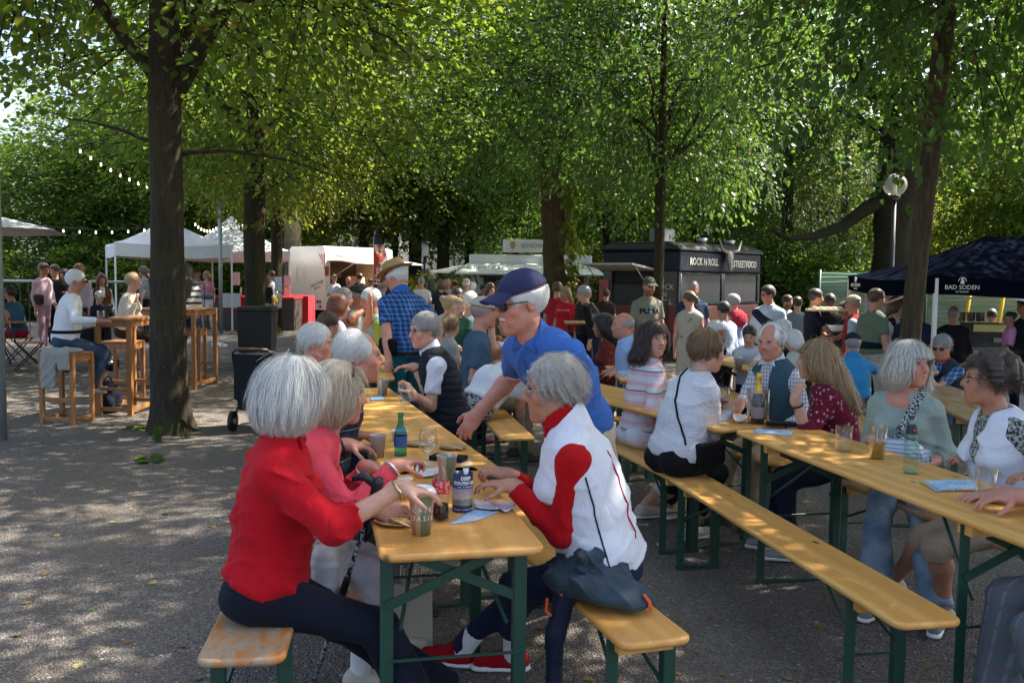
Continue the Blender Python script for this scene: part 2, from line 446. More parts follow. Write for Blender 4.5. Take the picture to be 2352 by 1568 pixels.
def crown_mesh(name, seed, Rr, Hc, ns, per, size, bottom=.8, droop=.35, clump=.5, T=LEAF, TF=LEAF_F, **kw):
    rng = np.random.default_rng(seed)
    k = rng.normal(size=(6, 3)) * 1.35; ph = rng.random(6) * 6.28
    C = np.zeros((0, 3))
    while len(C) < ns:
        d = unit(rng.normal(size=(ns * 2, 3))); r = rng.random((ns * 2, 1)) ** .42
        p = d * r; rad = np.hypot(p[:, 0], p[:, 1])
        low = -.92 + bottom * rad ** 2 * .8
        z = np.maximum(p[:, 2], low)
        p = np.stack([p[:, 0] * Rr, p[:, 1] * Rr, (z + .92) / 1.92 * Hc], -1)
        den = np.mean(np.sin(p @ k.T + ph), 1)
        keep = den > .02 - .4 * clump + .13 * rng.normal(size=len(p))
        C = np.concatenate([C, p[keep]])
    C = C[:ns]
    D = C * np.array([1, 1, 0]) / Rr; D = D + rng.normal(size=C.shape) * .35; D[:, 2] = (C[:, 2] / Hc - .45) * .9 - .1 + .15 * rng.normal(size=len(C))
    me = leaf_mesh(name, *sprays(rng, C, D, per, droop=droop, size=size, **kw), T=T, TF=TF)
    # a fine twig along every fan of leaves, joined towards the trunk
    co = np.empty(len(me.vertices) * 3, np.float32); me.vertices.foreach_get('co', co); co = co.reshape(-1, 3); nf = len(me.polygons); fa = np.empty(nf * 4, np.int32); me.loops.foreach_get('vertex_index', fa)
    Du = unit(D); L_ = kw.get('length', .9); a = C - Du * L_ * .9 + rng.normal(size=C.shape) * .1; a[:, 2] -= .12; b = C.copy(); c = C + Du * L_ * .45; c[:, 2] -= droop * L_ * .2
    S = unit(np.cross(Du, rng.normal(size=C.shape))) * .009; n = len(C); base = len(co)
    V = np.stack([a - S * 1.3, a + S * 1.3, b - S, b + S, c - S * .3, c + S * .3], 1).reshape(-1, 3); i0 = base + np.arange(n) * 6
    F = np.concatenate([np.stack([i0, i0 + 1, i0 + 3, i0 + 2], -1), np.stack([i0 + 2, i0 + 3, i0 + 5, i0 + 4], -1)])
    m2 = np_mesh(name, np.concatenate([co, V]), np.concatenate([fa.reshape(-1, 4), F])); bpy.data.meshes.remove(me)
    mi = np.zeros(nf + len(F), np.int32); mi[nf:] = 1; m2.polygons.foreach_set('material_index', mi); m2.materials.append(LM_FAR); m2.materials.append(BARK_D)
    return m2
def set_leaves(o, lm):
    o.material_slots[0].link = 'OBJECT'; o.material_slots[0].material = lm
def leaf_mat(name, greens, trans, accent=None, acc=.03, tw=.42, rough=.5):
    def f(nm):
        g = N(nm); r = g.n('NewGeometry').outputs['Random Per Island']; o = g.obj()
        big = g.noise(.45, 2, .5, o)
        stops = [(i / (len(greens) - 1) * (1 - acc * 2), c) for i, c in enumerate(greens)]
        if accent: stops += [(1 - acc, accent[0]), (1.0, accent[-1])]
        c = g.ramp(r, stops)
        c = g.mix(g.math('MULTIPLY', g.ramp(big, [(.38, 0.0), (.66, 1.0)]), .6), c, greens[-1])
        t = g.mix(.55, c, trans, 'MIX'); t = g.mix(1.0, t, (1.0, 1.0, 1.0), 'MULTIPLY')
        p = g.bsdf(c, rough, Specular__IOR__Level=.32)
        tr = g.n('BsdfTranslucent', Color=t).outputs[0]
        mx = g.n('MixShader'); g.set(mx.inputs[0], tw); g.set(mx.inputs[1], p); g.set(mx.inputs[2], tr)
        return g.done(mx.outputs[0])
    return mat(name, f)
LM_NEAR = leaf_mat('linden_leaves', [(.034, .085, .013), (.048, .105, .016), (.07, .125, .02), (.1, .135, .024)], (.32, .47, .04), [(.24, .15, .03), (.22, .08, .03)], .03, tw=.5)
LM_DARK = leaf_mat('dark_leaves', [(.028, .068, .024), (.04, .088, .028), (.055, .11, .028)], (.22, .40, .04), [(.16, .09, .035), (.19, .065, .03)], .035, tw=.45, rough=.42)
LM_LIME = leaf_mat('lime_leaves', [(.07, .12, .018), (.09, .12, .022), (.12, .12, .03)], (.46, .52, .05), [(.3, .18, .03), (.26, .1, .03)], .03, tw=.58)
LM_FAR = leaf_mat('far_leaves', [(.036, .085, .018), (.052, .11, .022), (.075, .13, .024)], (.32, .48, .045), [(.16, .1, .03), (.2, .08, .03)], .02, tw=.52)
LM_CON = leaf_mat('conifer_leaves', [(.03, .055, .022), (.045, .075, .026), (.07, .095, .03)], (.16, .22, .04), None, .01, tw=.3)

def bark_mat(name, base, lichen=.5, moss=.4, vert=1.0):
    def f(nm):
        g = N(nm); o = g.obj()
        st = g.map(o, (1, 1, .16)); r = g.noise(26, 5, .65, st, .4); f2 = g.noise(70, 4, .7, o); big = g.noise(2.0, 3, .6, o)
        c = g.mix(g.ramp(r, [(.3, 0.0), (.7, 1.0)]), tuple(q * .45 for q in base), tuple(q * 1.35 for q in base))
        c = g.mix(g.math('MULTIPLY', g.ramp(big, [(.45, 0.0), (.65, 1.0)]), moss), c, (.045, .05, .016))
        sp = g.n('TexVoronoi', Scale=24.0, Vector=o, Randomness=1.0).outputs['Distance']
        c = g.mix(g.math('MULTIPLY', g.math('MULTIPLY', g.ramp(g.math('ADD', sp, g.math('MULTIPLY', f2, .3)), [(.2, 1.0), (.3, 0.0)]), g.ramp(g.noise(5, 3, .6, o), [(.5, 0.0), (.6, 1.0)])), lichen), c, (.30, .29, .25))
        h = g.math('ADD', r, g.math('MULTIPLY', f2, .35))
        return g.done(g.bsdf(c, .92, g.bump(h, .9, .02), Specular__IOR__Level=.2))
    return mat(name, f)
BARK = bark_mat('linden_bark', (.043, .033, .024), .9, .6)
BARK_P = bark_mat('pale_bark', (.20, .17, .12), .3, .5)
BARK_R = bark_mat('rough_bark', (.10, .066, .04), .2, .35)
BARK_D = bark_mat('dark_bark', (.035, .028, .022), .15, .3)

def limb_pts(a, b, sag=.0, n=6, wob=.06, rng=random):
    a, b = Vector(a), Vector(b); L = (b - a).length; out = []
    for i in range(n + 1):
        t = i / n; p = a.lerp(b, t); p.z += sag * math.sin(math.pi * t)
        if 0 < i < n: p += Vector((rng.uniform(-1, 1), rng.uniform(-1, 1), rng.uniform(-.6, .6))) * wob * L * .5
        out.append(p)
    return out
def trunk_obj(name, pts, rad, mt, parent, seed=0, n=22, flare=.35, knob=.06, limbs=()):
    """tapered trunk with root flare, lumps and limbs; points relative to the tree's foot"""
    rng = random.Random(seed); m = MB()
    P_ = []; r_ = []
    for i in range(len(pts) - 1):
        a, b = Vector(pts[i]), Vector(pts[i + 1]); k = max(2, int((b - a).length / .16))
        for j in range(k):
            t = j / k; P_.append(a.lerp(b, t)); r_.append(rad[i] * (1 - t) + rad[i + 1] * t)
    P_.append(Vector(pts[-1])); r_.append(rad[-1])
    ph = [rng.uniform(0, 6.28) for _ in range(8)]
    base = len(m.v); vs = []
    for i, (p, r) in enumerate(zip(P_, r_)):
        z = p.z
        for k in range(n):
            a = 2 * math.pi * k / n
            f = 1 + flare * math.exp(-z / .16) * (1 + .45 * math.sin(3 * a + ph[0]) + .3 * math.sin(5 * a + ph[1]))
            f += knob * (math.sin(2 * a + ph[2] + z * 1.7) * .6 + math.sin(3 * a + ph[3] - z * 2.9) * .5 + math.sin(5 * a + ph[4] + z * 5.3) * .3) + rng.uniform(-.012, .012)
            vs.append((p.x + math.cos(a) * r * f, p.y + math.sin(a) * r * f, p.z - (.04 if i == 0 else 0)))
    fs = []
    for i in range(len(P_) - 1):
        for k in range(n): fs.append((i * n + k, i * n + (k + 1) % n, (i + 1) * n + (k + 1) % n, (i + 1) * n + k))
    fs.append(tuple((len(P_) - 1) * n + k for k in range(n)))
    m.add(vs, fs)
    for lp, r0, r1 in limbs:
        q = len(lp) - 1
        m.tube(lp, [r0 + (r1 - r0) * (i / q) ** .8 for i in range(q + 1)], 9)
    return m.build(name, mt, parent, smooth=True)
def rand_limbs(seed, z0, z1, nl, length, r0, up=(.35, .9)):
    rng = random.Random(seed); out = []
    for i in range(nl):
        az = 6.283 * (i + rng.uniform(-.3, .3)) / nl; el = rng.uniform(*up); L = length * rng.uniform(.75, 1.15)
        a = Vector((0, 0, z0 + (z1 - z0) * rng.random())); d = Vector((math.cos(az) * math.cos(el), math.sin(az) * math.cos(el), math.sin(el)))
        lp = limb_pts(a, a + d * L, .25 * L * rng.uniform(-.3, .6), 7, .05, rng); out.append((lp, r0 * rng.uniform(.7, 1), .02))
        for j in range(4):
            k = rng.randint(2, 6); s = lp[k]; az2 = az + rng.choice((-1, 1)) * rng.uniform(.4, 1.0)
            d2 = Vector((math.cos(az2), math.sin(az2), rng.uniform(-.1, .6))).normalized()
            out.append((limb_pts(s, s + d2 * L * rng.uniform(.3, .55), .1, 5, .07, rng), r0 * .32, .008))
    return out

CR = {
 'near': crown_mesh('crown_near', 11, 4.7, 6.5, 1280, 40, .086, bottom=.7, droop=.45, clump=.4, width=.36),
 'near2': crown_mesh('crown_near_b', 12, 4.7, 6.5, 1080, 38, .092, bottom=.55, droop=.6, clump=.35, width=.34),
 'dark': crown_mesh('crown_dark', 13, 5.0, 7.0, 1200, 38, .104, bottom=.6, droop=.6, clump=.45, width=.34),
 'far': crown_mesh('crown_far', 14, 5.0, 9.0, 850, 24, .155, bottom=.9, droop=.5, clump=.35, width=.42, length=1.2),
 'far2': crown_mesh('crown_far_b', 15, 5.0, 9.0, 800, 24, .16, bottom=.5, droop=.6, clump=.3, width=.42, length=1.2),
 'bush': crown_mesh('crown_bush', 16, 2.2, 2.6, 420, 30, .1, bottom=.1, droop=.3, width=.3, length=.7),
}
_groupno = [0]
def tree(label, px, d, r, fork, crown, lm, zb, R_=1.0, Hs=1.0, bark=None, lean=(0, 0), nl=6, name='linden_tree', seed=1, flare=.35, X=None, top=None, limbs=None, group=None, L=3.2, parts=True):
    x = (px - 1176.0) / FOC * d if X is None else X
    t = empty(name, (x, d, gz(x, d)), 0, label, 'tree', group)
    top = top or zb + 4.2
    if limbs is None: limbs = rand_limbs(seed, fork - .2, fork + .8, nl, L * R_, r * .5)
    limbs = [([p + Vector((lean[0] * min(1, fork / top), lean[1] * min(1, fork / top), 0)) for p in lp], a, b) for lp, a, b in limbs]
    trunk_obj('trunk', [(0, 0, 0), (lean[0] * .3, lean[1] * .3, fork * .5), (lean[0] * fork / top, lean[1] * fork / top, fork), (lean[0], lean[1], top)], [r * 1.06, r, r * .92, r * .28], bark or BARK, t, seed, flare=flare, limbs=limbs)
    me = CR[crown]; c = bpy.data.objects.new('crown', me); COL.objects.link(c); c.parent = t
    c.location = (lean[0] * .8, lean[1] * .8, zb); c.scale = (R_, R_, Hs); c.rotation_euler = (0, 0, seed * 2.399)
    set_leaves(c, lm)
    return t
G_ROW = 'linden trees standing on the gravel'
t1 = tree('big linden with dark mossy trunk beside the wooden bar stools', 385, 9.1, .165, 3.35, 'near', LM_NEAR, 3.55, seed=2, limbs=
     [(limb_pts((0, 0, 3.2), (1.25, .3, 5.2), .1, 6, .03), .11, .05), (limb_pts((0, 0, 3.4), (-2.4, .2, 5.4), .35, 7, .03), .07, .02), (limb_pts((0, 0, 3.3), (.1, 1.8, 5.4), .2, 6, .03), .08, .02),
      (limb_pts((0, 0, 2.85), (-1.4, .6, 3.25), .0, 6, .05), .025, .008), (limb_pts((0, 0, 2.75), (1.6, .5, 2.6), .15, 6, .05), .025, .008), (limb_pts((0, 0, 4), (2.4, -1.2, 5.8), .3, 6, .04), .06, .015), (limb_pts((.6, .1, 4.2), (2.9, .6, 4.6), .3, 7, .05), .04, .01), (limb_pts((-1.2, .1, 4.5), (-3.2, -.4, 4.2), .3, 7, .05), .03, .01)], flare=.4)
tree('linden with lichen spotted trunk right behind the black wheelie bin', 585, 16.2, .185, 3.8, 'near2', LM_NEAR, 3.0, seed=3, L=3.4)
tree('slender linden with white notices pinned to its trunk', 635, 25.8, .155, 4.2, 'near', LM_LIME, 3.2, R_=.8, seed=4, group=None)
tree('thick pale grey smooth trunked tree beside the hot dog trailer', 672, 32.5, .30, 8.0, 'far', LM_LIME, 6.2, R_=.9, bark=BARK_P, name='beech_tree', seed=5)
tree('slender young tree in front of the red and black food van', 1510, 15.2, .085, 3.6, 'near2', LM_DARK, 3.1, R_=.66, seed=6, L=3.0, name='young_tree', flare=.2)
tree('linden with bare lower trunk beside the globe street lamp', 2076, 9.5, .098, 4.7, 'dark', LM_DARK, 3.25, R_=.66, seed=9, lean=(.5, 0), bark=bark_mat('brown_bark', (.085, .062, .042), .5, .4), L=3.0)
tree('linden whose leafy boughs hang in at the top right', 0, 9.3, .17, 3.6, 'near2', LM_DARK, 3.35, X=10.0, R_=1.1, seed=8)
tree('unseen linden added outside the right edge to shade the foreground', 0, 4.6, .17, 3.8, 'near', LM_DARK, 3.7, X=6.2, R_=1.08, seed=19)  # out of view, added so its crown shades the foreground
# knobbly ivy-clad tree in the middle
def knobbly():
    px, d = 1268, 23.0
    x = (px - 1176) / FOC * d
    t = empty('knobbly_tree', (x, d, gz(x, d)), 0, 'gnarled tree with bright ivy leaves up its knobbly trunk', 'tree')
    pts = [(.05, 0, 0), (.0, 0, .8), (.06, 0, 1.6), (-.02, 0, 2.3), (.06, 0, 3.0), (-.1, 0, 3.9), (-.2, 0, 4.7), (-.35, 0, 8.5)]
    limbs = [(limb_pts((-.1, 0, 4.0), (.35, .1, 6.0), .1), .13, .06), (limb_pts((-.2, 0, 4.6), (-2.4, 1, 6.4), .3), .12, .03), (limb_pts((-.1, 0, 5.5), (-1.6, -.4, 8.0), .1), .13, .05)] + rand_limbs(9, 4.6, 6.4, 5, 3.6, .1)
    trunk_obj('trunk', pts, [.34, .29, .32, .25, .28, .25, .2, .09], BARK_R, t, 4, n=26, flare=.2, knob=.17, limbs=limbs)
    c = link('crown', CR['dark'], None, t); c.location = (-.2, 0, 4.2); c.scale = (1.12, 1.12, 1.15); c.rotation_euler = (0, 0, 1.1); set_leaves(c, LM_DARK)
    rng = np.random.default_rng(3); n = 900
    a = rng.random(n) * 6.283; z = .3 + 3.9 * rng.random(n); rr = .32 + .3 * rng.random(n) ** 2 + .14 * (z < 2.6)
    keep = (np.cos(a - .3) > -.25 + .5 * rng.random(n)); a, z, rr = a[keep], z[keep], rr[keep]; n = len(a)
    pos = np.stack([np.cos(a) * rr + .05, np.sin(a) * rr, z], -1); out = np.stack([np.cos(a), np.sin(a), .5 + 0 * a], -1)
    me = leaf_mesh('ivy', pos, out + .4 * rng.normal(size=(n, 3)), np.stack([np.cos(a) * .5, np.sin(a) * .5, -1 + 0 * a], -1) + .3 * rng.normal(size=(n, 3)), .13 + .1 * rng.random(n))
    link('ivy', me, LM_LIME, t)
knobbly()
# huge old tree on the right with its long low limb
def old_tree():
    px, d = 2045, 28.0
    x = (px - 1176) / FOC * d
    t = empty('old_tree', (x, d, gz(x, d)), 0, 'huge dark old tree with a long low limb curving left', 'tree')
    limbs = [([(-.2, 0, 4.3), (-.9, -.1, 4.05), (-1.7, -.3, 3.45), (-2.6, -.5, 3.15), (-3.4, -.7, 3.05), (-4.0, -1.0, 3.3)], .28, .05),
             ([(0, 0, 7.0), (-2.2, -.4, 8.6), (-4.4, -.8, 9.2), (-6.2, -1.4, 9.9), (-8.5, -2, 11.5)], .4, .16)] + rand_limbs(12, 6, 8.5, 6, 5, .22)
    limbs = [([Vector(p) for p in lp], a, b) for lp, a, b in limbs]
    trunk_obj('trunk', [(0, 0, 0), (0, 0, 2), (.05, 0, 5), (.1, 0, 8), (0, 0, 14)], [.72, .62, .6, .5, .15], BARK_D, t, 8, n=28, flare=.3, limbs=limbs)
    c = link('crown', CR['far2'], None, t); c.location = (0, 0, 4.9); c.scale = (1.5, 1.5, 1.2); set_leaves(c, LM_DARK)
old_tree()
# dark drooping conifer beside the food van
def conifer(label, px, d, H, Rr, seed, ns=620):
    x = (px - 1176) / FOC * d
    t = empty('conifer_tree', (x, d, gz(x, d)), 0, label, 'tree')
    rng = np.random.default_rng(seed)
    z = .5 + (H - .6) * rng.random(ns) ** 1.1; rad = Rr * (1 - z / H) ** .55 * (.45 + .6 * rng.random(ns)); a = rng.random(ns) * 6.283
    C = np.stack([np.cos(a) * rad, np.sin(a) * rad, z], -1); D = np.stack([np.cos(a), np.sin(a), -.75 + 0 * a], -1) + .2 * rng.normal(size=(ns, 3))
    me = leaf_mesh('crown', *sprays(rng, C, D, 44, length=1.3, width=.2, droop=.9, flat=.5, size=.2), T=NEEDLE, TF=NEEDLE_F)
    link('crown', me, LM_CON, t)
    trunk_obj('trunk', [(0, 0, 0), (0, 0, H * .5), (0, 0, H * .97)], [.26, .17, .03], BARK_D, t, seed, n=12)
    return t
conifer('dark drooping conifer between the food van and the old tree', 1800, 32, 11.0, 3.0, 41, 800)
conifer('second drooping conifer, left of the globe street lamp', 1930, 38, 10, 3.2, 42, 500)
# trees beyond the stalls
G_BACK = 'trees beyond the stalls'
spec = [
 (952, 38, .27, 'far', LM_FAR, 2.6, .8, .9, 'dark trunked tree in front of the white building, left of the post lamp'),
 (1016, 37, .25, 'far2', LM_FAR, 2.7, .8, .9, 'straight dark trunked tree before the white building, right of the post lamp'),
 (1076, 40, .22, 'far', LM_DARK, 2.8, .85, .9, 'slim dark trunked tree at the left end of the white kiosk awning'),
 (905, 39, .16, 'far', LM_FAR, 3.0, .7, .8, 'thin dark tree right behind the hot dog trailer awning'),
 (835, 37, .2, 'far2', LM_LIME, 2.6, .85, .9, 'bright yellow green tree above the hot dog trailer'),
 (745, 43, .22, 'far', LM_LIME, 2.2, .9, .9, 'light green tree behind the hot dog trailer roof'),
 (560, 40, .2, 'far2', LM_FAR, 1.0, .85, 1.0, 'leafy tree right behind the pointed white tents'),
 (420, 37, .2, 'far', LM_FAR, .8, .9, 1.0, 'dense tree behind the left white tent'),
 (290, 34, .2, 'far2', LM_FAR, 1.0, .85, .95, 'dense tree behind the standing group in pink shirts'),
 (150, 33, .2, 'far', LM_FAR, 1.3, .8, .6, 'broad tree behind the seated man in white'),
 (20, 36, .2, 'far2', LM_FAR, 2.4, .7, .5, 'tree over the sunny lawn at the left edge'),
 (1180, 47, .25, 'far', LM_DARK, 2.0, 1.0, 1.1, 'tall dark tree behind the white kiosk roof sign'),
 (1390, 36, .2, 'far2', LM_FAR, 2.2, .9, 1.0, 'tree in the hazy gap left of the food van'),
 (1480, 46, .2, 'far', LM_FAR, 1.5, 1.0, 1.1, 'tree filling the gap behind the young tree'),
 (1640, 38, .22, 'far2', LM_DARK, 1.6, .95, 1.1, 'dark tree rising right behind the food van roof'),
 (1780, 44, .2, 'far', LM_FAR, .6, 1.0, 1.1, 'tree behind the drooping conifer'),
 (1990, 46, .2, 'far2', LM_LIME, 1.0, .9, 1.0, 'yellow green tree glimpsed behind the globe lamp'),
 (2230, 40, .2, 'far', LM_LIME, .9, .8, .9, 'light green tree above the navy tent'),
 (2340, 36, .3, 'far2', LM_FAR, 2.4, .9, 1.0, 'dark trunked tree at the right edge above the navy tent'),
 (2470, 34, .2, 'far', LM_LIME, 1.5, .8, .9, 'light leafy tree just inside the right edge'),
]
for i, (px, d, r, cr, lm, zb, Rs, Hs, lab) in enumerate(spec):
    tree(lab, px, d, r, max(zb + .6, 2.4), cr, lm, zb, R_=Rs, Hs=Hs, bark=BARK_D, name='park_tree', seed=20 + i, nl=3, L=3.0, group=G_BACK)
for i, (px, d, s, lm) in enumerate([(-420, 66, 1.2, LM_FAR), (330, 70, 1.4, LM_LIME), (420, 62, 1.6, LM_FAR), (640, 66, 1.7, LM_LIME), (1330, 72, 1.8, LM_LIME), (1560, 66, 1.8, LM_LIME), (1760, 74, 1.9, LM_LIME), (1960, 66, 1.7, LM_LIME), (2180, 72, 1.8, LM_LIME), (2400, 64, 1.7, LM_LIME), (1160, 80, 1.9, LM_LIME), (960, 84, 1.7, LM_LIME), (800, 76, 1.6, LM_LIME)]):
    tree('tall tree in the farthest row, %s' % ['beyond the left lawn', 'behind the man in white', 'behind the left tent', 'behind the beech trunk', 'behind the gnarled tree', 'behind the young tree', 'behind the food van', 'behind the old tree limb', 'behind the navy tent peak', 'at the right edge', 'above the kiosk', 'above the post lamp', 'above the hot dog trailer'][i], px, d, .35, 3, ('far', 'far2')[i % 2], lm, .4, R_=s, Hs=s * .95, bark=BARK_D, name='tall_tree', seed=50 + i, nl=3, L=2.5, group='tall trees in the farthest row')
for i, (px, d, s, lm, lab) in enumerate([
    (30, 30, 1.0, LM_FAR, 'dark bush behind the woman in red trousers'), (240, 31, 1.1, LM_FAR, 'dark bush under the left tent edge'), (380, 33, 1.2, LM_FAR, 'dark bush seen below the left tent roof'), (520, 34, 1.2, LM_FAR, 'bush behind the stall counter'),
    (1000, 33, .7, LM_LIME, 'low sunny bush behind the queue near the post lamp'), (1075, 34, .7, LM_LIME, 'low sunny hedge bush beside the man in the red polo'), (1350, 38, 1.0, LM_LIME, 'sunny bush right of the kiosk awning'), (1410, 34, 1.1, LM_LIME, 'bright bush beside the food van corner'),
    (1800, 31, 1.3, LM_FAR, 'dark bush behind the man with glasses'), (1900, 33, 1.2, LM_FAR, 'dark bush behind the tray carriers'), (1940, 38, 1.2, LM_LIME, 'bright bush under the low limb'), (2260, 34, 1.2, LM_LIME, 'green bush behind the navy tent')]):
    c = bpy.data.objects.new('bush', CR['bush']); COL.objects.link(c); c.location = ((px - 1176) / FOC * d, d, -.1); c.scale = (s, s, s); c.rotation_euler = (0, 0, i * 1.7)
    prop(c, lab, 'bush', 'bushes behind the stalls')
    set_leaves(c, lm)
# ------------------------------------------------------------------ implicit surfaces for bodies and clothing
f32 = np.float32
class Sdf:
    """smooth union of simple solids, meshed by surface nets"""
    def __init__(s): s.p = []; s.noise = None; s.clip = []
    def cone(s, a, b, r1, r2=None, k=.02, cap=False, op='u', sx=1.0):
        a = np.array(a, f32); b = np.array(b, f32); s.p.append(('c', (a, b, f32(r1), f32(r1 if r2 is None else r2), cap), k, op)); return s
    def ell(s, c, r, k=.02, M=None, op='u'):
        s.p.append(('e', (np.array(c, f32), np.array(r, f32), None if M is None else np.array(M, f32)), k, op)); return s
    def box(s, c, r, rad=.01, k=.01, M=None, op='u'):
        s.p.append(('b', (np.array(c, f32), np.array(r, f32), None if M is None else np.array(M, f32), f32(rad)), k, op)); return s
    def plane(s, p, n):                      # keeps the side n points away from
        s.clip.append((np.array(p, f32), np.array(n, f32))); return s
    @staticmethod
    def one(kind, a, x):
        if kind == 'c':
            A, B, r1, r2, cap = a; ba = B - A; pa = x - A; L2 = max(float(ba @ ba), 1e-9)
            h = (pa @ ba) / L2; hc = np.clip(h, 0, 1)
            q = np.einsum('...i,...i->...', pa, pa) - (2 * h - hc) * hc * f32(L2)
            d = np.sqrt(np.maximum(q, 1e-12)) - (r1 + (r2 - r1) * hc)
            if cap: d = np.maximum(d, (h - 1) * f32(math.sqrt(L2)))
            return d
        q = x - a[0]
        if a[2] is not None: q = q @ a[2]
        if kind == 'e':
            q = q / a[1]; k0 = np.sqrt(np.einsum('...i,...i->...', q, q)) + f32(1e-6); q = q / a[1]; k1 = np.sqrt(np.einsum('...i,...i->...', q, q)) + f32(1e-6)
            return k0 * (k0 - 1) / k1
        q = np.abs(q) - (a[1] - a[3])
        return np.sqrt(np.sum(np.maximum(q, 0) ** 2, -1)) + np.minimum(q.max(-1), 0) - a[3]
    @staticmethod
    def comb(d, e, k, op):
        if op == 'u':
            h = np.clip(.5 + .5 * (d - e) / k, 0, 1); return d + (e - d) * h - k * h * (1 - h)
        h = np.clip(.5 - .5 * (d + e) / k, 0, 1); return d + (-e - d) * h + k * h * (1 - h)
    def post(s, d, x):
        if s.noise is not None: d = d + s.noise(x)
        for p, n in s.clip: d = np.maximum(d, (x - p) @ n)
        return d
    def __call__(s, x):
        x = np.asarray(x, f32); d = np.full(x.shape[:-1], 9.0, f32)
        for kind, a, k, op in s.p: d = s.comb(d, s.one(kind, a, x), k, op)
        return s.post(d, x)
    def bounds(s):
        lo, hi = np.full(3, 9e9), np.full(3, -9e9)
        for kind, a, k, op in s.p:
            if op != 'u': continue
            if kind == 'c': r = max(a[2], a[3]); l, h = np.minimum(a[0], a[1]) - r, np.maximum(a[0], a[1]) + r
            else: r = a[1].max() * (1.0 if a[2] is None and kind == 'e' else 1.3); l, h = a[0] - r, a[0] + r
            if a[2] is None and kind == 'e': l, h = a[0] - a[1], a[0] + a[1]
            lo, hi = np.minimum(lo, l), np.maximum(hi, h)
        return lo - .03, hi + .03
    def mesh(s, h, B=8):
        lo, hi = s.bounds(); lo = lo.astype(f32); H = h * B
        n = np.ceil((hi - lo) / H).astype(int) + 1
        g = np.stack(np.meshgrid(*[np.arange(k) for k in n], indexing='ij'), -1).reshape(-1, 3)
        cen = (lo + (g + .5) * H).astype(f32); rad = H * .87
        Ds = [s.one(kind, a, cen) for kind, a, k, op in s.p]
        d = np.full(len(cen), 9.0, f32)
        for (kind, a, k, op), e in zip(s.p, Ds): d = s.comb(d, e, k, op)
        amp = .03 if s.noise is not None else .0
        keep = np.abs(d) < rad * 1.35 + amp + .004
        for p, nn in s.clip: keep &= ((cen - p) @ nn) < rad + .01
        g = g[keep]; cen = cen[keep]; d = d[keep]
        if len(g) == 0: return np.zeros((0, 3), f32), np.zeros((0, 4), np.int64)
        ax = np.arange(B + 1)
        off = np.stack(np.meshgrid(ax, ax, ax, indexing='ij'), -1).reshape(-1, 3)
        X = (lo + (g[:, None] * B + off[None]) * h).astype(f32)
        V = np.full(X.shape[:2], 9.0, f32)
        for (kind, a, k, op), e in zip(s.p, Ds):
            e = e[keep]
            f = (e < d + 2.4 * rad + k) if op == 'u' else (e < rad * 1.3 + k)
            f = np.nonzero(f)[0]
            if len(f): V[f] = s.comb(V[f], s.one(kind, a, X[f]), k, op)
        V = s.post(V, X).reshape(-1, B + 1, B + 1, B + 1)
        ins = V < 0
        cnt = sum(ins[:, i:B + i, j:B + j, k:B + k].astype(np.int8) for i in (0, 1) for j in (0, 1) for k in (0, 1))
        bi, ci, cj, ck = np.nonzero((cnt > 0) & (cnt < 8))
        cell = g[bi] * B + np.stack([ci, cj, ck], -1)
        dim = (n * B + 4).astype(np.int64)
        key = (cell[:, 0].astype(np.int64) * dim[1] + cell[:, 1]) * dim[2] + cell[:, 2]
        acc = np.zeros((len(bi), 3)); wt = np.zeros(len(bi))
        cor = [(i, j, k) for i in (0, 1) for j in (0, 1) for k in (0, 1)]
        val = {c: V[bi, ci + c[0], cj + c[1], ck + c[2]] for c in cor}
        for c in cor:
            for axx in range(3):
                if c[axx]: continue
                c2 = list(c); c2[axx] = 1; a0, a1 = val[c], val[tuple(c2)]
                cr = (a0 < 0) != (a1 < 0)
                if not cr.any(): continue
                t = np.where(cr, a0 / np.where(cr, a0 - a1, 1), 0)
                q = np.array(c, float)[None] + np.eye(3)[axx][None] * t[:, None]
                acc += q * cr[:, None]; wt += cr
        Pv = lo + (cell + acc / wt[:, None]) * h
        order = np.argsort(key); sk = key[order]
        def look(c):
            kk = (c[:, 0].astype(np.int64) * dim[1] + c[:, 1]) * dim[2] + c[:, 2]
            j = np.clip(np.searchsorted(sk, kk), 0, len(sk) - 1)
            return np.where(sk[j] == kk, order[j], -1)
        F = []
        for axx in range(3):
            sl = [slice(0, B)] * 3; s2 = list(sl); s2[axx] = slice(1, B + 1)
            A, Bv = ins[(slice(None),) + tuple(sl)], ins[(slice(None),) + tuple(s2)]
            b_, i_, j_, k_ = np.nonzero(A != Bv)
            if len(b_) == 0: continue
            c0 = g[b_] * B + np.stack([i_, j_, k_], -1); inside = A[b_, i_, j_, k_]
            u, w = [(1, 2), (2, 0), (0, 1)][axx]
            eu, ew = np.eye(3, dtype=int)[u], np.eye(3, dtype=int)[w]
            q = np.stack([look(c0 - eu - ew), look(c0 - ew), look(c0), look(c0 - eu)], -1)
            q = np.where(inside[:, None], q, q[:, ::-1])
            F.append(q[(q >= 0).all(1)])
        return Pv.astype(f32), np.concatenate(F) if F else np.zeros((0, 4), np.int64)

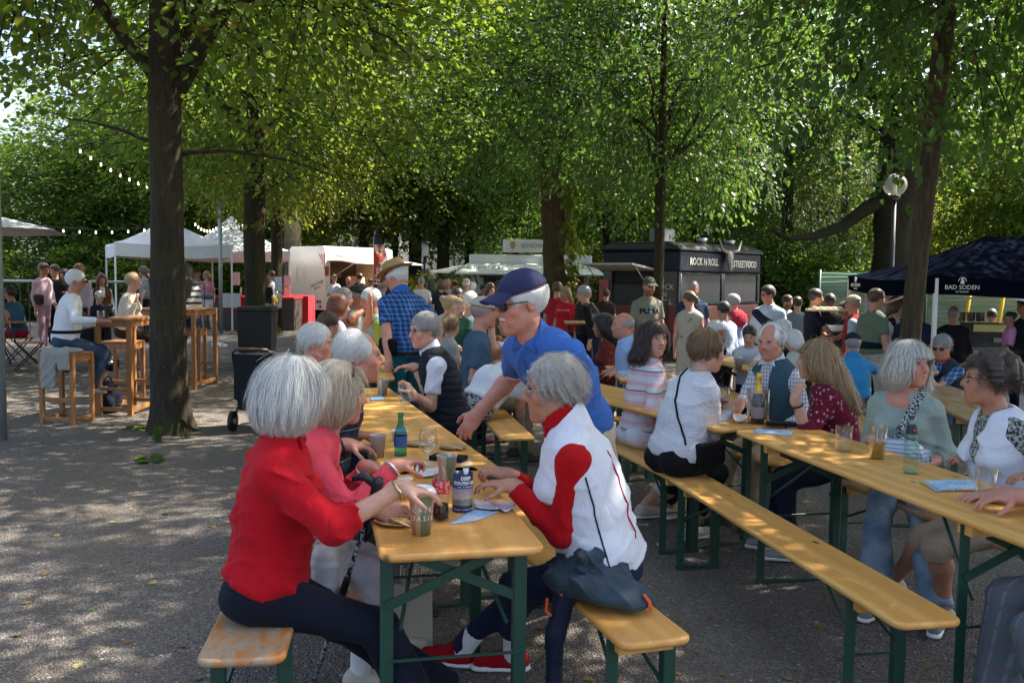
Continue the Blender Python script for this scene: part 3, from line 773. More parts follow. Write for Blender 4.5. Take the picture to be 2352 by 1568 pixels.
def wrinkle(amp, wl, seed=0, dirn=(0, .3, 1)):
    rng = np.random.default_rng(seed); D = unit(np.array(dirn) + rng.normal(size=(3, 3)) * .55); ks = [2 * math.pi / wl, 2 * math.pi / (wl * .55), 2 * math.pi / (wl * 2.2)]
    W = rng.normal(size=(3, 3)) * 9; ph = rng.random(6) * 6.28
    def f(x):
        w = np.sin(x @ W.T.astype(f32) + ph[:3].astype(f32))
        o = 0
        for i in range(3):
            r = 1 - np.abs(np.sin(.5 * ks[i] * (x @ D[i].astype(f32)) + 1.3 * w[..., i] + ph[3 + i]))
            o = o - (r * r * r * f32(1.7) - f32(.35)) * f32([.8, .4, .5][i]) * np.clip(.35 + .75 * w[..., (i + 1) % 3], 0, 1)
        return f32(amp) * o
    return f
def sdf_obj(name, s, h, mt, parent, hide=None, smooth=True, M=None, margin=-.014):
    V, F = s.mesh(h)
    if hide is not None and len(V):
        ins = np.zeros(len(V), bool)
        for c in hide: ins |= c(V) < margin
        F = F[~ins[F].all(1)]
        u, inv = np.unique(F, return_inverse=True); V = V[u]; F = inv.reshape(F.shape)
    me = np_mesh(name, V, F) if len(F) else bpy.data.meshes.new(name)
    return link(name, me, mt, parent, smooth)

# ------------------------------------------------------------------ skin, hair and patterned cloth
def skin_mat(tone, red=.5):
    key = 'skin_%s_%s' % (tuple(round(c, 3) for c in tone), red)
    def f(nm):
        g = N(nm); o = g.obj(); at = g.n('Attribute', _attribute_name='paint')
        n1 = g.noise(30, 4, .65, o); n2 = g.noise(160, 3, .6, o); n3 = g.noise(7, 2, .5, o)
        c = g.mix(g.ramp(n1, [(.35, 0.0), (.7, 1.0)]), tone, (tone[0] * .92, tone[1] * .72, tone[2] * .66))
        c = g.mix(g.math('MULTIPLY', n3, .3), c, (tone[0] * .9, tone[1] * .78, tone[2] * .7))
        c = g.mix(g.math('MULTIPLY', g.ramp(n2, [(.62, 0.0), (.72, 1.0)]), .25), c, (tone[0] * .55, tone[1] * .4, tone[2] * .33))
        c = g.mix(at.outputs['Alpha'], c, at.outputs['Color'])
        p = g.bsdf(c, .5, g.bump(g.math('ADD', n2, g.math('ADD', n1, g.noise(55, 4, .7, g.map(o, (.45, .45, 1.7))))), .4, .004), Subsurface__Weight=.12, Subsurface__Scale=.012, Specular__IOR__Level=.4)
        return g.done(p)
    return mat(key, f)
def hair_mat(col, col2=None):
    col2 = col2 or tuple(min(1, c * 1.9 + .01) for c in col)
    key = 'hair_%s_%s' % (tuple(round(c, 3) for c in col), tuple(round(c, 3) for c in col2))
    def f(nm):
        g = N(nm); o = g.obj(); r = g.n('NewGeometry').outputs['Random Per Island']
        n1 = g.noise(120, 3, .6, g.map(o, (1, 1, .12))); n2 = g.noise(14, 3, .6, o)
        v = g.math('ADD', g.math('MULTIPLY', r, .5), g.math('MULTIPLY', n1, .5))
        c = g.mix(v, tuple(x * .6 for x in col), col2); c = g.mix(g.math('MULTIPLY', n2, .5), c, col)
        return g.done(g.bsdf(c, .48, g.bump(n1, .5, .004), Specular__IOR__Level=.45, Sheen__Weight=.1))
    return mat(key, f)
def cloth_pat(kind, cols, sc=1.0):
    key = 'cloth_%s_%s_%s' % (kind, [tuple(round(c, 3) for c in q) for q in cols], sc)
    def f(nm):
        g = N(nm); o = g.obj(); x, y, z = g.sep(o)
        fine = g.noise(420, 2, .6, o); c = cols[0]; h = fine
        def band(v, per, width, ph=0.0):
            fr = g.math('FRACT', g.math('ADD', g.math('MULTIPLY', v, 1.0 / per), ph)); return g.math('LESS_THAN', fr, width)
        if kind == 'stripes':
            wz = g.math('ADD', z, g.math('MULTIPLY', g.noise(6, 2, .5, o), .02))
            c = g.mix(band(wz, .052 * sc, .42), cols[0], cols[1])
            if len(cols) > 2: c = g.mix(band(wz, .104 * sc, .06, .3), c, cols[2])
        elif kind == 'thin':
            wz = g.math('ADD', z, g.math('MULTIPLY', g.noise(5, 2, .5, o), .02))
            c = g.mix(g.math('MULTIPLY', band(wz, .075 * sc, .05), .75), cols[0], cols[1]); c = g.mix(g.math('MULTIPLY', band(wz, .15 * sc, .3, .4), .5), c, cols[-1])
        elif kind == 'plaid':
            u = g.math('ADD', x, g.math('MULTIPLY', y, .35))
            c = g.mix(g.math('MULTIPLY', band(u, .05 * sc, .45), .6), cols[0], cols[1]); c = g.mix(g.math('MULTIPLY', band(z, .05 * sc, .45), .6), c, cols[1])
            c = g.mix(g.math('MULTIPLY', band(u, .05 * sc, .08, .25), .8), c, cols[2]); c = g.mix(g.math('MULTIPLY', band(z, .05 * sc, .08, .25), .8), c, cols[2])
        elif kind == 'grid':
            u = g.math('ADD', x, g.math('MULTIPLY', y, .8))
            c = g.mix(g.math('MULTIPLY', band(u, .022 * sc, .2), .85), cols[0], cols[1]); c = g.mix(g.math('MULTIPLY', band(z, .022 * sc, .2), .85), c, cols[-1])
        elif kind in ('dots', 'floral'):
            vo = g.n('TexVoronoi', Scale=(28.0 if kind == 'dots' else 17.0) / sc, Vector=o)
            d = g.math('ADD', vo.outputs['Distance'], g.math('MULTIPLY', g.noise(60, 2, .5, o), .25 if kind == 'floral' else 0.0))
            c = g.mix(g.noise(30, 3, .7, o), cols[0], tuple(q * .55 for q in cols[0]))
            lt = g.ramp(d, [(.26, 1.0), (.32, 0.0)]); pc = cols[1]
            if len(cols) > 2: pc = g.mix(g.ramp(g.sep(vo.outputs['Color'])[0], [(.5, 0.0), (.52, 1.0)]), cols[1], cols[2])
            c = g.mix(lt, c, pc)
        elif kind == 'specks':
            n = g.noise(75 / sc, 3, .6, o); c = g.mix(g.ramp(n, [(.47, 0.0), (.53, 1.0)]), cols[0], cols[1])
        elif kind == 'knit':
            wv = g.n('TexWave', _wave_type='BANDS', _bands_direction='Z', Scale=26.0 / sc, Distortion=7.0, Detail=2.0, Vector=g.map(o, (1, 1, 1), rot=(.5, .4, 0)))
            holes = g.ramp(wv.outputs['Fac'], [(.06, 1.0), (.2, 0.0)]); hn = g.ramp(g.noise(90, 2, .5, o), [(.45, 0.0), (.6, 1.0)])
            c = g.mix(g.math('MULTIPLY', g.math('MULTIPLY', holes, hn), .6), cols[0], cols[1]); h = g.math('ADD', wv.outputs['Fac'], g.math('MULTIPLY', fine, .5))
        elif kind == 'quilt':
            h = g.math('ADD', g.math('MULTIPLY', g.math('POWER', g.math('ABSOLUTE', g.math('SINE', g.math('ADD', g.math('MULTIPLY', z, 62.0), g.math('MULTIPLY', g.noise(7, 2, .5, o), 1.5)))), .5), 5.0), fine)
        elif kind == 'denim':
            n = g.noise(9 / sc, 4, .6, o); c = g.mix(g.ramp(n, [(.35, 0.0), (.65, 1.0)]), cols[0], cols[1])
        c = g.mix(g.math('MULTIPLY', g.noise(8, 3, .6, o), .25), c, tuple(q * .6 for q in cols[0]))
        return g.done(g.bsdf(c, .9, g.n('Bump', Height=h, Strength={'knit': .6, 'quilt': .9}.get(kind, .3), Distance=.003, Normal=creases(g, o)).outputs[0], Sheen__Weight=.03, Specular__IOR__Level=.18))
    return mat(key, f)
def cloth(spec):
    if isinstance(spec, bpy.types.Material): return spec
    if isinstance(spec[0], str): return cloth_pat(spec[0], spec[1], spec[2] if len(spec) > 2 else 1.0)
    return fabric(spec)
FAIR, TAN, PALE, BROWN = (.56, .33, .235), (.45, .235, .15), (.62, .40, .31), (.2, .1, .06)
RUDDY = (.55, .27, .19)
def eye_mat(nm):
    g = N(nm); at = g.n('Attribute', _attribute_name='paint')
    return g.done(g.bsdf(at.outputs['Color'], .12))

def ik(a, t, l1, l2, pole):
    """elbow / knee position between a and target t"""
    a, t, pole = Vector(a), Vector(t), Vector(pole); d = t - a; L = d.length
    if L > (l1 + l2) * .999: d = d * ((l1 + l2) * .999 / L); t = a + d; L = d.length
    x = (l1 * l1 - l2 * l2 + L * L) / (2 * L); hh = math.sqrt(max(l1 * l1 - x * x, 0)); u = d.normalized()
    pv = pole - u * pole.dot(u)
    if pv.length < 1e-4: pv = Vector((1, 0, 0)) - u * u.x
    return a + u * x + pv.normalized() * hh, t
def frame(fwd, up):
    f = Vector(fwd).normalized(); u = Vector(up); u = (u - f * u.dot(f)).normalized(); r = f.cross(u)
    return Matrix((r, f, u)).transposed()       # columns right, forward, up

def hand(s, w, d, nrm, side, curl=.35, sc=1.0, spread=1.0, detail=True):
    """wrist w, finger direction d, palm normal nrm (where the palm faces)"""
    d = Vector(d).normalized(); nrm = Vector(nrm)
    if abs(d.dot(nrm.normalized())) > .95: nrm = Vector((0, 1, .3))
    nrm = (nrm - d * nrm.dot(d)).normalized(); x = d.cross(nrm) * side   # x points to the thumb side
    M = np.array(Matrix((x, d, nrm)).transposed())
    w = Vector(w)
    if not detail:
        s.ell(w + d * .065 * sc, (.042 * sc, .075 * sc, .022 * sc), .02, M); return
    s.cone(w - d * .02, w + d * .02 * sc, .027 * sc, .028 * sc, .02)
    s.ell(w + d * .052 * sc, (.041 * sc, .052 * sc, .0165 * sc), .02, M)
    s.ell(w + d * .04 * sc + x * .024 * sc + nrm * .008 * sc, (.017 * sc, .032 * sc, .016 * sc), .015, M)
    for i, (ox, ln, r) in enumerate(((.028, .074, .0092), (.0095, .083, .0096), (-.009, .077, .0092), (-.026, .06, .0082))):
        p = w + d * (.092 - .004 * abs(i - 1)) * sc + x * ox * sc; ang = curl * (.55 + .12 * i); dirv = (d + x * (ox * 3.2 * spread)).normalized()
        for j, fr in enumerate((.45, .32, .23)):
            dv = dirv * math.cos(ang) + nrm * math.sin(ang); q = p + dv * ln * fr * sc
            s.cone(p, q, r * (1 - .1 * j) * sc, r * (.92 - .12 * j) * sc, .004); p = q; ang += curl * (1.0 + .1 * j)
    p = w + d * .028 * sc + x * .03 * sc; dv = (d * .62 + x * .7 + nrm * (.25 + curl * .5)).normalized()
    for j, (ln, r) in enumerate(((.04, .0125), (.032, .0105), (.026, .0095))):
        q = p + dv * ln * sc; s.cone(p, q, r * sc, r * .9 * sc, .006); p = q; dv = (dv + d * .3 + nrm * curl * .35 - x * .18).normalized()

HEAD_PAINT = {}
def head_sdf(s, hc, M, sc=1.0, age=.5, jaw=1.0, nose=1.0, fem=False, detail=True, open_=0.0):
    Mn = np.array(M); T = lambda x, y, z: Vector(hc) + M @ (Vector((x, y, z)) * sc)
    r = lambda *a: tuple(q * sc for q in a)
    s.ell(T(0, -.014, .032), r(.0755, .097, .09), .03, Mn)
    s.ell(T(0, .028, -.03), r(.061, .066, .084), .035, Mn)
    if not detail:
        s.cone(T(0, .088, .005), T(0, .112, -.03), .011 * sc, .014 * sc, .015)
        for e in (-1, 1): s.ell(T(.077 * e, -.008, -.005), r(.012, .02, .032), .01, Mn)
        return
    jw = .046 * jaw
    for e in (-1, 1):
        s.cone(T(jw * e, .004, -.066), T(.016 * e, .07, -.1), .021 * sc, .017 * sc, .03)
        s.ell(T(.04 * e, .066, -.022), r(.026, .024, .022), .025, Mn)
        s.ell(T(.022 * e, .078, -.058), r(.024, .02, .026), .025, Mn)
    s.ell(T(0, .08, -.1), r(.021 * jaw, .017, .017), .02, Mn)
    s.cone(T(-.036, .083, .028), T(.036, .083, .028), .0125 * sc, k=.02)
    for e in (-1, 1): s.ell(T(.031 * e, .1025, .008), r(.0175, .016, .0125), .014, Mn, 'sub')
    s.cone(T(0, .09, .02), T(0, .1135 * (1 if nose < 1.1 else 1.02), -.022), .0085 * sc * nose, .0125 * sc * nose, .012)
    s.ell(T(0, .114, -.027), r(.0125 * nose, .0115 * nose, .0105 * nose), .008, Mn)
    for e in (-1, 1): s.ell(T(.0125 * e * nose, .103, -.031), r(.0085, .011, .008), .007, Mn)
    s.ell(T(0, .0945, -.0555), r(.024, .0105, .0062), .005, Mn); s.ell(T(0, .0935, -.067), r(.02, .0105, .0068), .005, Mn)
    s.box(T(0, .106, -.0615 - open_ * .003), r(.021, .012, .0012 + open_ * .006), .001, .004, Mn, 'sub')
    for e in (-1, 1):
        E = M @ Matrix.Rotation(R(-22 * e), 3, 'Z') @ Matrix.Rotation(R(12), 3, 'X')
        s.ell(T(.078 * e, -.012, -.004), r(.0085, .021, .034), .006, np.array(E))
        s.ell(T(.0855 * e, -.008, .002), r(.007, .011, .019), .006, np.array(E), 'sub')
        s.ell(T(.031 * e, .0815, .0085), r(.0135, .0125, .0115), .004, Mn)   # closed-lid bulge behind the eye
    if age > .6:
        for e in (-1, 1): s.cone(T(.02 * e, .108, -.036), T(.034 * e, .09, -.064), .0028 * sc, k=.006, op='sub')
        for e in (-1, 1): s.ell(T(.031 * e, .098, -.008), r(.014, .006, .003), .006, Mn, 'sub')
    return T

def strands(name, hs, hc, M, n, sc, h, mt, parent, top=(0, -.01, .12), fly=.004, length=.22, wave=.006, front=None, seed=1, curl=0.0, mask=None):
    """ribbons of hair combed down over the hair surface hs"""
    rng = np.random.default_rng(seed); Mn = np.array(M, dtype=float)
    d = unit(rng.normal(size=(n * 2, 3))); d[:, 2] = np.abs(d[:, 2]) * 1.1 - .35; d = unit(d)
    loc = d * np.array([.1, .12, .115]) * sc
    if mask is not None: loc = loc[mask(loc / sc)]
    p = loc[:n] @ Mn.T + np.array(hc); n = len(p)
    off = fly * rng.random(n) ** 2 * np.where(rng.random(n) < .05, 4.0, 1.0)
    steps = max(5, int(length / .03)); pts = []; nr_ = []
    def grad(x):
        e = .004; g_ = np.stack([hs(x + np.eye(3)[i] * e) - hs(x - np.eye(3)[i] * e) for i in range(3)], -1); return unit(g_)
    topw = np.array(hc) + Mn @ (np.array(top) * sc)
    ph = rng.random((n, 2)) * 6.28; ln = length * sc * (.5 + .6 * rng.random(n))
    for _ in range(3): g_ = grad(p); p = p - g_ * (hs(p) - off)[:, None]
    for k in range(steps + 1):
        g_ = grad(p); pts.append(p.copy()); nr_.append(g_)
        dn = unit(p - topw) * .9 + np.array([0, 0, -1.0]) * .8
        dn = dn - g_ * np.sum(dn * g_, -1, keepdims=True) * .92
        t = k / steps; sd = np.cross(g_, unit(dn))
        dn = unit(unit(dn) + sd * (np.sin(ph[:, 0] + t * 9) * (.18 + curl) )[:, None] + g_ * (np.sin(ph[:, 1] + t * 7) * (.08 + curl * .6) + .1 * t)[:, None])
        pl = (p - np.array(hc)) @ Mn / sc
        stop = ((np.abs(pl[:, 0]) < .062) & (pl[:, 1] > .055) & (pl[:, 2] < .058)) | (np.abs(hs(p)) > .035)
        p = p + dn * np.where(stop, 0.0002, ln / steps)[:, None]
        v = hs(p); p = p - grad(p) * (np.clip(v, -9, None) - np.clip(v, off, off + fly * (1 + 4 * t)))[:, None] * .8
    Pn = np.stack(pts, 1); Nn = np.stack(nr_, 1); T_ = np.gradient(Pn, axis=1); S = unit(np.cross(T_, Nn))
    tw = .5 + .5 * rng.random((n, 1, 1)); K = steps + 1
    wd = (h * tw) * np.concatenate([np.full(K - 2, 1.0), [.7, .15]])[None, :, None]
    V = np.stack([Pn - S * wd, Pn + S * wd], 2).reshape(-1, 3)
    b = (np.arange(n) * K * 2)[:, None] + (np.arange(K - 1) * 2)[None]
    F = np.stack([b, b + 1, b + 3, b + 2], -1).reshape(-1, 4)
    me = np_mesh(name, V, F)
    return prop(link(name, me, mt, parent, True), kind='stuff')

def make_person(label, pos, yaw, sit=None, lean=0.0, side=0.0, head=None, hp=5.0, hroll=0.0, size=1.0, fem=False, fat=1.0, skin=FAIR, hair=('short', (.25, .2, .15)),
                top=(.2, .2, .2), sleeve='short', hem=.02, bottom=(.03, .04, .07), leg='long', shoes=(.05, .045, .04), lh=None, rh=None, lf=None, rf=None, curl=(.35, .35), palm=None, pole=(None, None),
                collar=None, vest=None, glasses=None, cap=None, skirt=None, beard=None, age=.5, h=None, extra=None, scarf=None, group=None, hipz=None, neckv=0.0, crouch=.0, knee=None, sock=None, hair_n=None, bust=None, twist=0.0, jaw=1.0, nose=1.0, open_=0.0, wr=1.0, upper_only=False, name='person', lsleeve=None, spread=0.0, hdir=(None, None)):
    """pos: ground point under the pelvis; yaw: facing, degrees clockwise from straight away; sit: height of the seat"""
    x0, y0 = pos[0], pos[1]; dist = math.hypot(x0, y0)
    h = h or max(.0078, dist * .0022); det = dist < 9.5; s = size
    z00 = gz(x0, y0)
    root = empty(name, (x0, y0, z00), -R(yaw), label, 'person', group)
    Rz = Matrix.Rotation(R(yaw), 3, 'Z')                      # world -> local
    def loc(p):
        p = Vector(p); return Rz @ Vector((p.x - x0, p.y - y0, p.z - z00))
    hz = hipz if hipz is not None else ((sit + .095 * s) if sit is not None else .93 * s * (1 - crouch))
    hip = Vector((0, 0, hz))
    L, S_ = R(lean), R(side)
    up0 = Vector((math.sin(S_) * .6, math.sin(L * .6), math.cos(L * .6))).normalized(); up1 = Vector((math.sin(S_), math.sin(L) * math.cos(S_), math.cos(L))).normalized()
    mid = hip + up0 * .22 * s; neck = mid + up1 * .295 * s
    TW = Matrix.Rotation(R(-twist), 3, 'Z')
    fr = frame(TW @ Vector((0, math.cos(L), -math.sin(L))), up1); rx = fr @ Vector((1, 0, 0)); fy = fr @ Vector((0, 1, 0))
    fp = frame((0, 1, 0), up0)
    sw = (.165 if fem else .188) * s * (1 + (fat - 1) * .35)
    hy = R(head if head is not None else yaw) - R(yaw)       # head yaw relative to the body
    HM = Matrix.Rotation(-hy, 3, 'Z') @ Matrix.Rotation(-R(hp), 3, 'X') @ Matrix.Rotation(R(hroll), 3, 'Y')
    hs = s * (1.01 if s > .85 else 1.03 + (.85 - s) * .6)       # children have larger heads
    nk = neck + up1 * .035 * s + fy * .012 * s
    hc = nk + Vector((0, 0, .118)) * hs + HM @ Vector((0, .03, .02)) * hs
    # arms
    sh = {e: neck - up1 * .082 * s + rx * (sw - .024) * e for e in (-1, 1)}
    A1, A2 = .285 * s, .25 * s
    arms = {}
    for e, tgt, pl, hd in ((-1, lh, pole[0], hdir[0]), (1, rh, pole[1], hdir[1])):
        if tgt is None:
            t = (hip + Vector((e * (sw + .055), .08, -.08 * s))) if sit is None else (hip + Vector((e * .11, .27, .09)))
        else: t = loc(tgt) if not isinstance(tgt, tuple) else Vector(tgt) + Vector((0, 0, 0))
        pv = (Rz @ Vector(pl)) if pl is not None else Vector((e * .35, -.8, -.55))
        el, w = ik(sh[e], t, A1, A2, pv); arms[e] = (sh[e], el, w, (Rz @ Vector(hd)) if hd is not None else None)
    # legs
    legs = {}
    for e, tgt in ((-1, lf), (1, rf)):
        hj = hip + fp @ Vector((e * (.085 + spread * .5) * s, 0, -.01))
        if tgt is not None: t = loc(tgt) if not isinstance(tgt, tuple) else Vector(tgt)
        elif sit is None: t = Vector((e * .1 * s, -.02 + .05 * e, .085 * s))
        else: t = Vector((e * (.12 + spread) * s, (.40 + .04 * e) * s, .085 * s + max(0, sit - .5) * .9))
        kn, t = ik(hj, t, .425 * s, .415 * s, knee[(e + 1) // 2] if knee else (0, 1, .35 if sit is not None else .05)); legs[e] = (hj, kn, t)
    lo = .0
    # ------------------------------------------------ clothing solids
    fx = fat; g = .0 if det else .004
    T = Sdf()
    def torso(q, inf, low=True, shl=1.0):
        C = lambda p, m_: np.array(m_)
        q.ell(mid + up1 * .14 * s + fy * .005, ((.158 if fem else .172) * s * (.85 + .15 * fx) + inf, (.112 * s) * (.8 + .2 * fx) + inf, .2 * s), .06, np.array(fr))
        q.ell(mid + up0 * -.03 * s + fp @ Vector((0, .012 + .03 * (fx - 1), 0)), ((.14 if fem else .152) * s * fx + inf, .112 * s * fx + inf, .19 * s), .06, np.array(fp))
        if fem or bust:
            b = .045 if bust is None else bust
            for e in (-1, 1): q.ell(mid + up1 * .12 * s + rx * e * .072 * s + fy * (.075 + b * .6) * s, ((.06) * s + inf, .055 * s + inf, .062 * s), .04, np.array(fr))
        for e in (-1, 1): q.cone(neck - up1 * .022 * s + rx * e * .035 * s, sh[e].lerp(neck - up1 * .03 * s, 1 - shl), .042 * s + inf, (.048 if shl == 1 else .032) * s + inf, .05)
        if low: q.ell(hip + up0 * .05 * s, ((.172 if fem else .162) * s * (.6 + .4 * fx) + inf, .125 * s * (.6 + .4 * fx) + inf, .14 * s), .05, np.array(fp))
    torso(T, .012)
    lsl = lsleeve or sleeve
    for e in (-1, 1):
        a, el, w, hd = arms[e]; sl = lsl if e < 0 else sleeve
        if sl in (None, 'none'): continue
        if sl == 'short': b = Vector(a).lerp(el, .68); T.cone(a, b, .058 * s, .066 * s, .03, cap=True)
        elif sl == '34': T.cone(a, el, .057 * s, .055 * s, .03); T.cone(el, Vector(el).lerp(w, .35), .056 * s, .052 * s, .02, cap=True)
        else: T.cone(a, el, .056 * s, .05 * s, .03); T.cone(el, Vector(el).lerp(w, .95), .05 * s, .038 * s, .02, cap=True)
    hemp = hip + up0 * (-.04 + hem) * s
    T.plane(hemp, -up0)
    T.cone(neck + up1 * .005, nk + up1 * .09, .052 * s + .004, .052 * s + .004, .012, op='sub')
    if neckv: T.cone(neck + up1 * .03 + fy * .05, neck - up1 * neckv + fy * .12, .04 * s, .015, .012, op='sub')
    if det: T.noise = wrinkle((.0115 if vest is None else .0065) * wr * (1 if dist < 5 else .8), .135, int(x0 * 77 + y0 * 31) % 997)
    tops = [T]
    Vt = None
    if vest is not None:
        Vt = Sdf(); torso(Vt, .034, True, .66)
        Vt.plane(hemp, -up0); Vt.cone(neck + up1 * .0, nk + up1 * .12, .066 * s, .07 * s, .012, op='sub')
        Vt.cone(neck + up1 * .05 + fy * .07, mid - up0 * .02 + fy * .2, .05 * s, .03 * s, .02, op='sub')
        if det: Vt.noise = wrinkle(.009 * wr, .12, 5 + int(x0 * 7) % 50)
        tops.append(Vt)
    Bt = Sdf()
    if bottom is not None:
        sx = skirt
        Bt.ell(hip + up0 * .03 * s, ((.168 if fem else .158) * s * (.65 + .35 * fx), .122 * s * (.65 + .35 * fx), .13 * s), .05, np.array(fp))
        for e in (-1, 1):
            hj, kn, t = legs[e]
            if sit is not None: Bt.ell(hj + Vector((0, -.03, 0)), (.095 * s, .11 * s, .085 * s), .05)
            Bt.cone(hj, kn, .088 * s * (.7 + .3 * fx), .066 * s, .03, cap=(leg == 'thigh'))
            if leg == 'long': Bt.cone(kn, Vector(kn).lerp(t, .98), .066 * s, .055 * s, .02, cap=True)
            elif leg == 'wide': Bt.cone(kn, Vector(kn).lerp(t, .97), .072 * s, .085 * s, .02, cap=True)
            elif leg == 'slim': Bt.cone(kn, Vector(kn).lerp(t, .97), .058 * s, .044 * s, .02, cap=True)
            elif leg == 'crop': Bt.cone(kn, Vector(kn).lerp(t, .72), .064 * s, .056 * s, .02, cap=True)
            elif leg == 'short': Bt.cone(kn, Vector(kn).lerp(t, .14), .068 * s, .072 * s, .02, cap=True)
        if skirt:
            k0 = (legs[-1][1] + legs[1][1]) / 2
            Bt.cone(hip, hip + Vector((0, .02, -skirt)), .15 * s, .2 * s, .05, cap=True) if sit is None else Bt.cone(hip, k0, .13 * s, .12 * s, .05)
        if det: Bt.noise = wrinkle(.0095 * wr, .15, 3 + int(y0 * 57) % 97, (.2, 1, .5))
        Bt.plane(hip + up0 * .155 * s, up0)
    # ------------------------------------------------ the body
    Bd = Sdf()
    Bd.ell(neck - up1 * .05 * s + fy * .02, (.095 * s, .075 * s, .07 * s), .03, np.array(fr)); Bd.cone(neck, mid, .03 * s, .03 * s, .03)
    if leg not in ('long', 'wide', 'slim'): Bd.cone(mid, hip, .03 * s, .03 * s, .03)
    if neckv or sleeve == 'none': torso(Bd, -.012, False)
    for e in (-1, 1): Bd.cone(neck - up1 * .03, sh[e], .03 * s, .03 * s, .03)
    Bd.cone(neck - up1 * .03, nk + up1 * .03 + Vector((0, 0, .03)), .056 * s, .049 * s * (1 if not fem else .88), .03)
    Bd.cone(nk, hc + HM @ Vector((0, -.015, -.05)) * hs, .049 * s * (1 if not fem else .88), .047 * hs, .03)
    head_sdf(Bd, hc, HM, hs, age, jaw * (.94 if fem else 1.0), nose, fem, det, open_)
    for i_, e in enumerate((-1, 1)):
        a, el, w, hd = arms[e]; m_ = 1.0 if not fem else .88
        sl = lsl if e < 0 else sleeve; f0 = Vector(el).lerp(w, .3)
        if sl == 'none': Bd.cone(a, el, .052 * s * m_, .041 * s * m_, .03)
        elif sl == 'short': Bd.cone(a, Vector(a).lerp(el, .3), .03 * s, .03 * s, .02); Bd.cone(Vector(a).lerp(el, .35), el, .046 * s * m_, .041 * s * m_, .03)
        else: Bd.cone(a, el, .024 * s, .024 * s, .02)
        if sl in ('long', '34'): f1 = Vector(el).lerp(w, .8 if sl == 'long' else .22); Bd.cone(el, f1, .024 * s, .024 * s, .02); Bd.cone(f1, w, .034 * s * m_ if sl == 'long' else .041 * s * m_, .0265 * s, .02)
        else: Bd.cone(el, f0, .041 * s * m_, .042 * s * m_, .02); Bd.cone(f0, w, .042 * s * m_, .0265 * s, .02)
        d = hd if hd is not None else (Vector(w) - el).normalized() * .8 + (Vector((0, .5, -.1)) if tgt is not None else Vector((0, .15, -.3)))
        pn = Vector((0, 0, -1)) if palm is None or palm[i_] is None else Rz @ Vector(palm[i_])
        if sit is None and (lh, rh)[i_] is None: pn = Vector((-e, 0, 0)); d = Vector((0, .1, -1))
        hand(Bd, w, d, pn, 1 if e < 0 else -1, curl[i_], s * (1 if not fem else .93), detail=dist < 8.5)
        if leg not in ('long', 'wide', 'slim'):
            hj, kn, t = legs[e]
            Bd.cone(hj, kn, .07 * s, .052 * s, .03); c0 = Vector(kn).lerp(t, .3) + (Vector((0, -.015, 0)))
            Bd.cone(kn, c0, .05 * s, .054 * s, .03); Bd.cone(c0, t, .054 * s, .032 * s, .03)
    hide = None
    hh = (.0066 if dist < 4.5 else min(h, .0085) if dist < 6.5 else h) if det else h * .75
    body = sdf_obj('body', Bd, hh, skin_mat(skin), root, hide)
    # features painted as colour of the skin itself: lips, brows, stubble
    me = body.data
    if len(me.vertices):
        co = np.empty(len(me.vertices) * 3, f32); me.vertices.foreach_get('co', co); q = ((co.reshape(-1, 3) - np.array(hc, f32)) @ np.array(HM, f32)) / hs
        pc = np.zeros((len(q), 4), f32)
        def put(msk, col, a): pc[:, :3] = np.where(msk[:, None] > pc[:, 3:4], np.array(col, f32), pc[:, :3]); pc[:, 3] = np.maximum(pc[:, 3], msk * a)
        X, Y, Z = q.T; fr_ = Y > .06
        lips = np.exp(-((X / .02) ** 2 + ((Z + .0615) / .0085) ** 2) ** 2) * fr_ * (Y < .125); put(lips, (skin[0] * .62, skin[1] * .3, skin[2] * .3), .8 if fem else .5)
        bc = hair[1] if hair[0] != 'bald' else (.3, .27, .24)
        br = sum(np.exp(-(((X - e * .032) / .019) ** 2 + ((Z - .029 + .14 * abs(np.abs(X) - .03)) / .0055) ** 2) ** 2) for e in (-1, 1)) * fr_; put(br, tuple(c * .6 for c in bc), .75)
        rd = (np.exp(-((X / .016) ** 2 + ((Z + .026) / .016) ** 2)) + .8 * sum(np.exp(-(((X - e * .045) / .024) ** 2 + ((Z + .022) / .022) ** 2)) for e in (-1, 1))) * (Y > .04) + np.exp(-(((np.abs(X) - .082) / .012) ** 2 + (Z / .04) ** 2)) * (np.abs(Y) < .03); put(np.clip(rd, 0, 1) * .999, (skin[0] * .95, skin[1] * .55, skin[2] * .48), .42)
        ey = sum(np.exp(-(((X - e * .031) / .017) ** 2 + ((Z - .007) / .012) ** 2)) for e in (-1, 1)) * fr_; put(ey * .9, (skin[0] * .55, skin[1] * .38, skin[2] * .34), .5)
        if not det:
            e2 = sum(np.exp(-(((X - e * .031) / .012) ** 2 + ((Z - .008) / .008) ** 2) ** 2) for e in (-1, 1)) * fr_; put(e2, (.03, .02, .02), .85)
        if beard is not None:
            bm = ((Z < -.03 - .25 * np.clip(.05 - Y, 0, .1)) & (Y > -.015) & (Z > -.135)) * (1.0 - np.exp(-(((X) / .02) ** 2 + ((Z + .0615) / .007) ** 2) ** 2)); put(bm * .99, beard, .8)
        ca = me.color_attributes.new('paint', 'FLOAT_COLOR', 'POINT'); ca.data.foreach_set('color', pc.ravel())
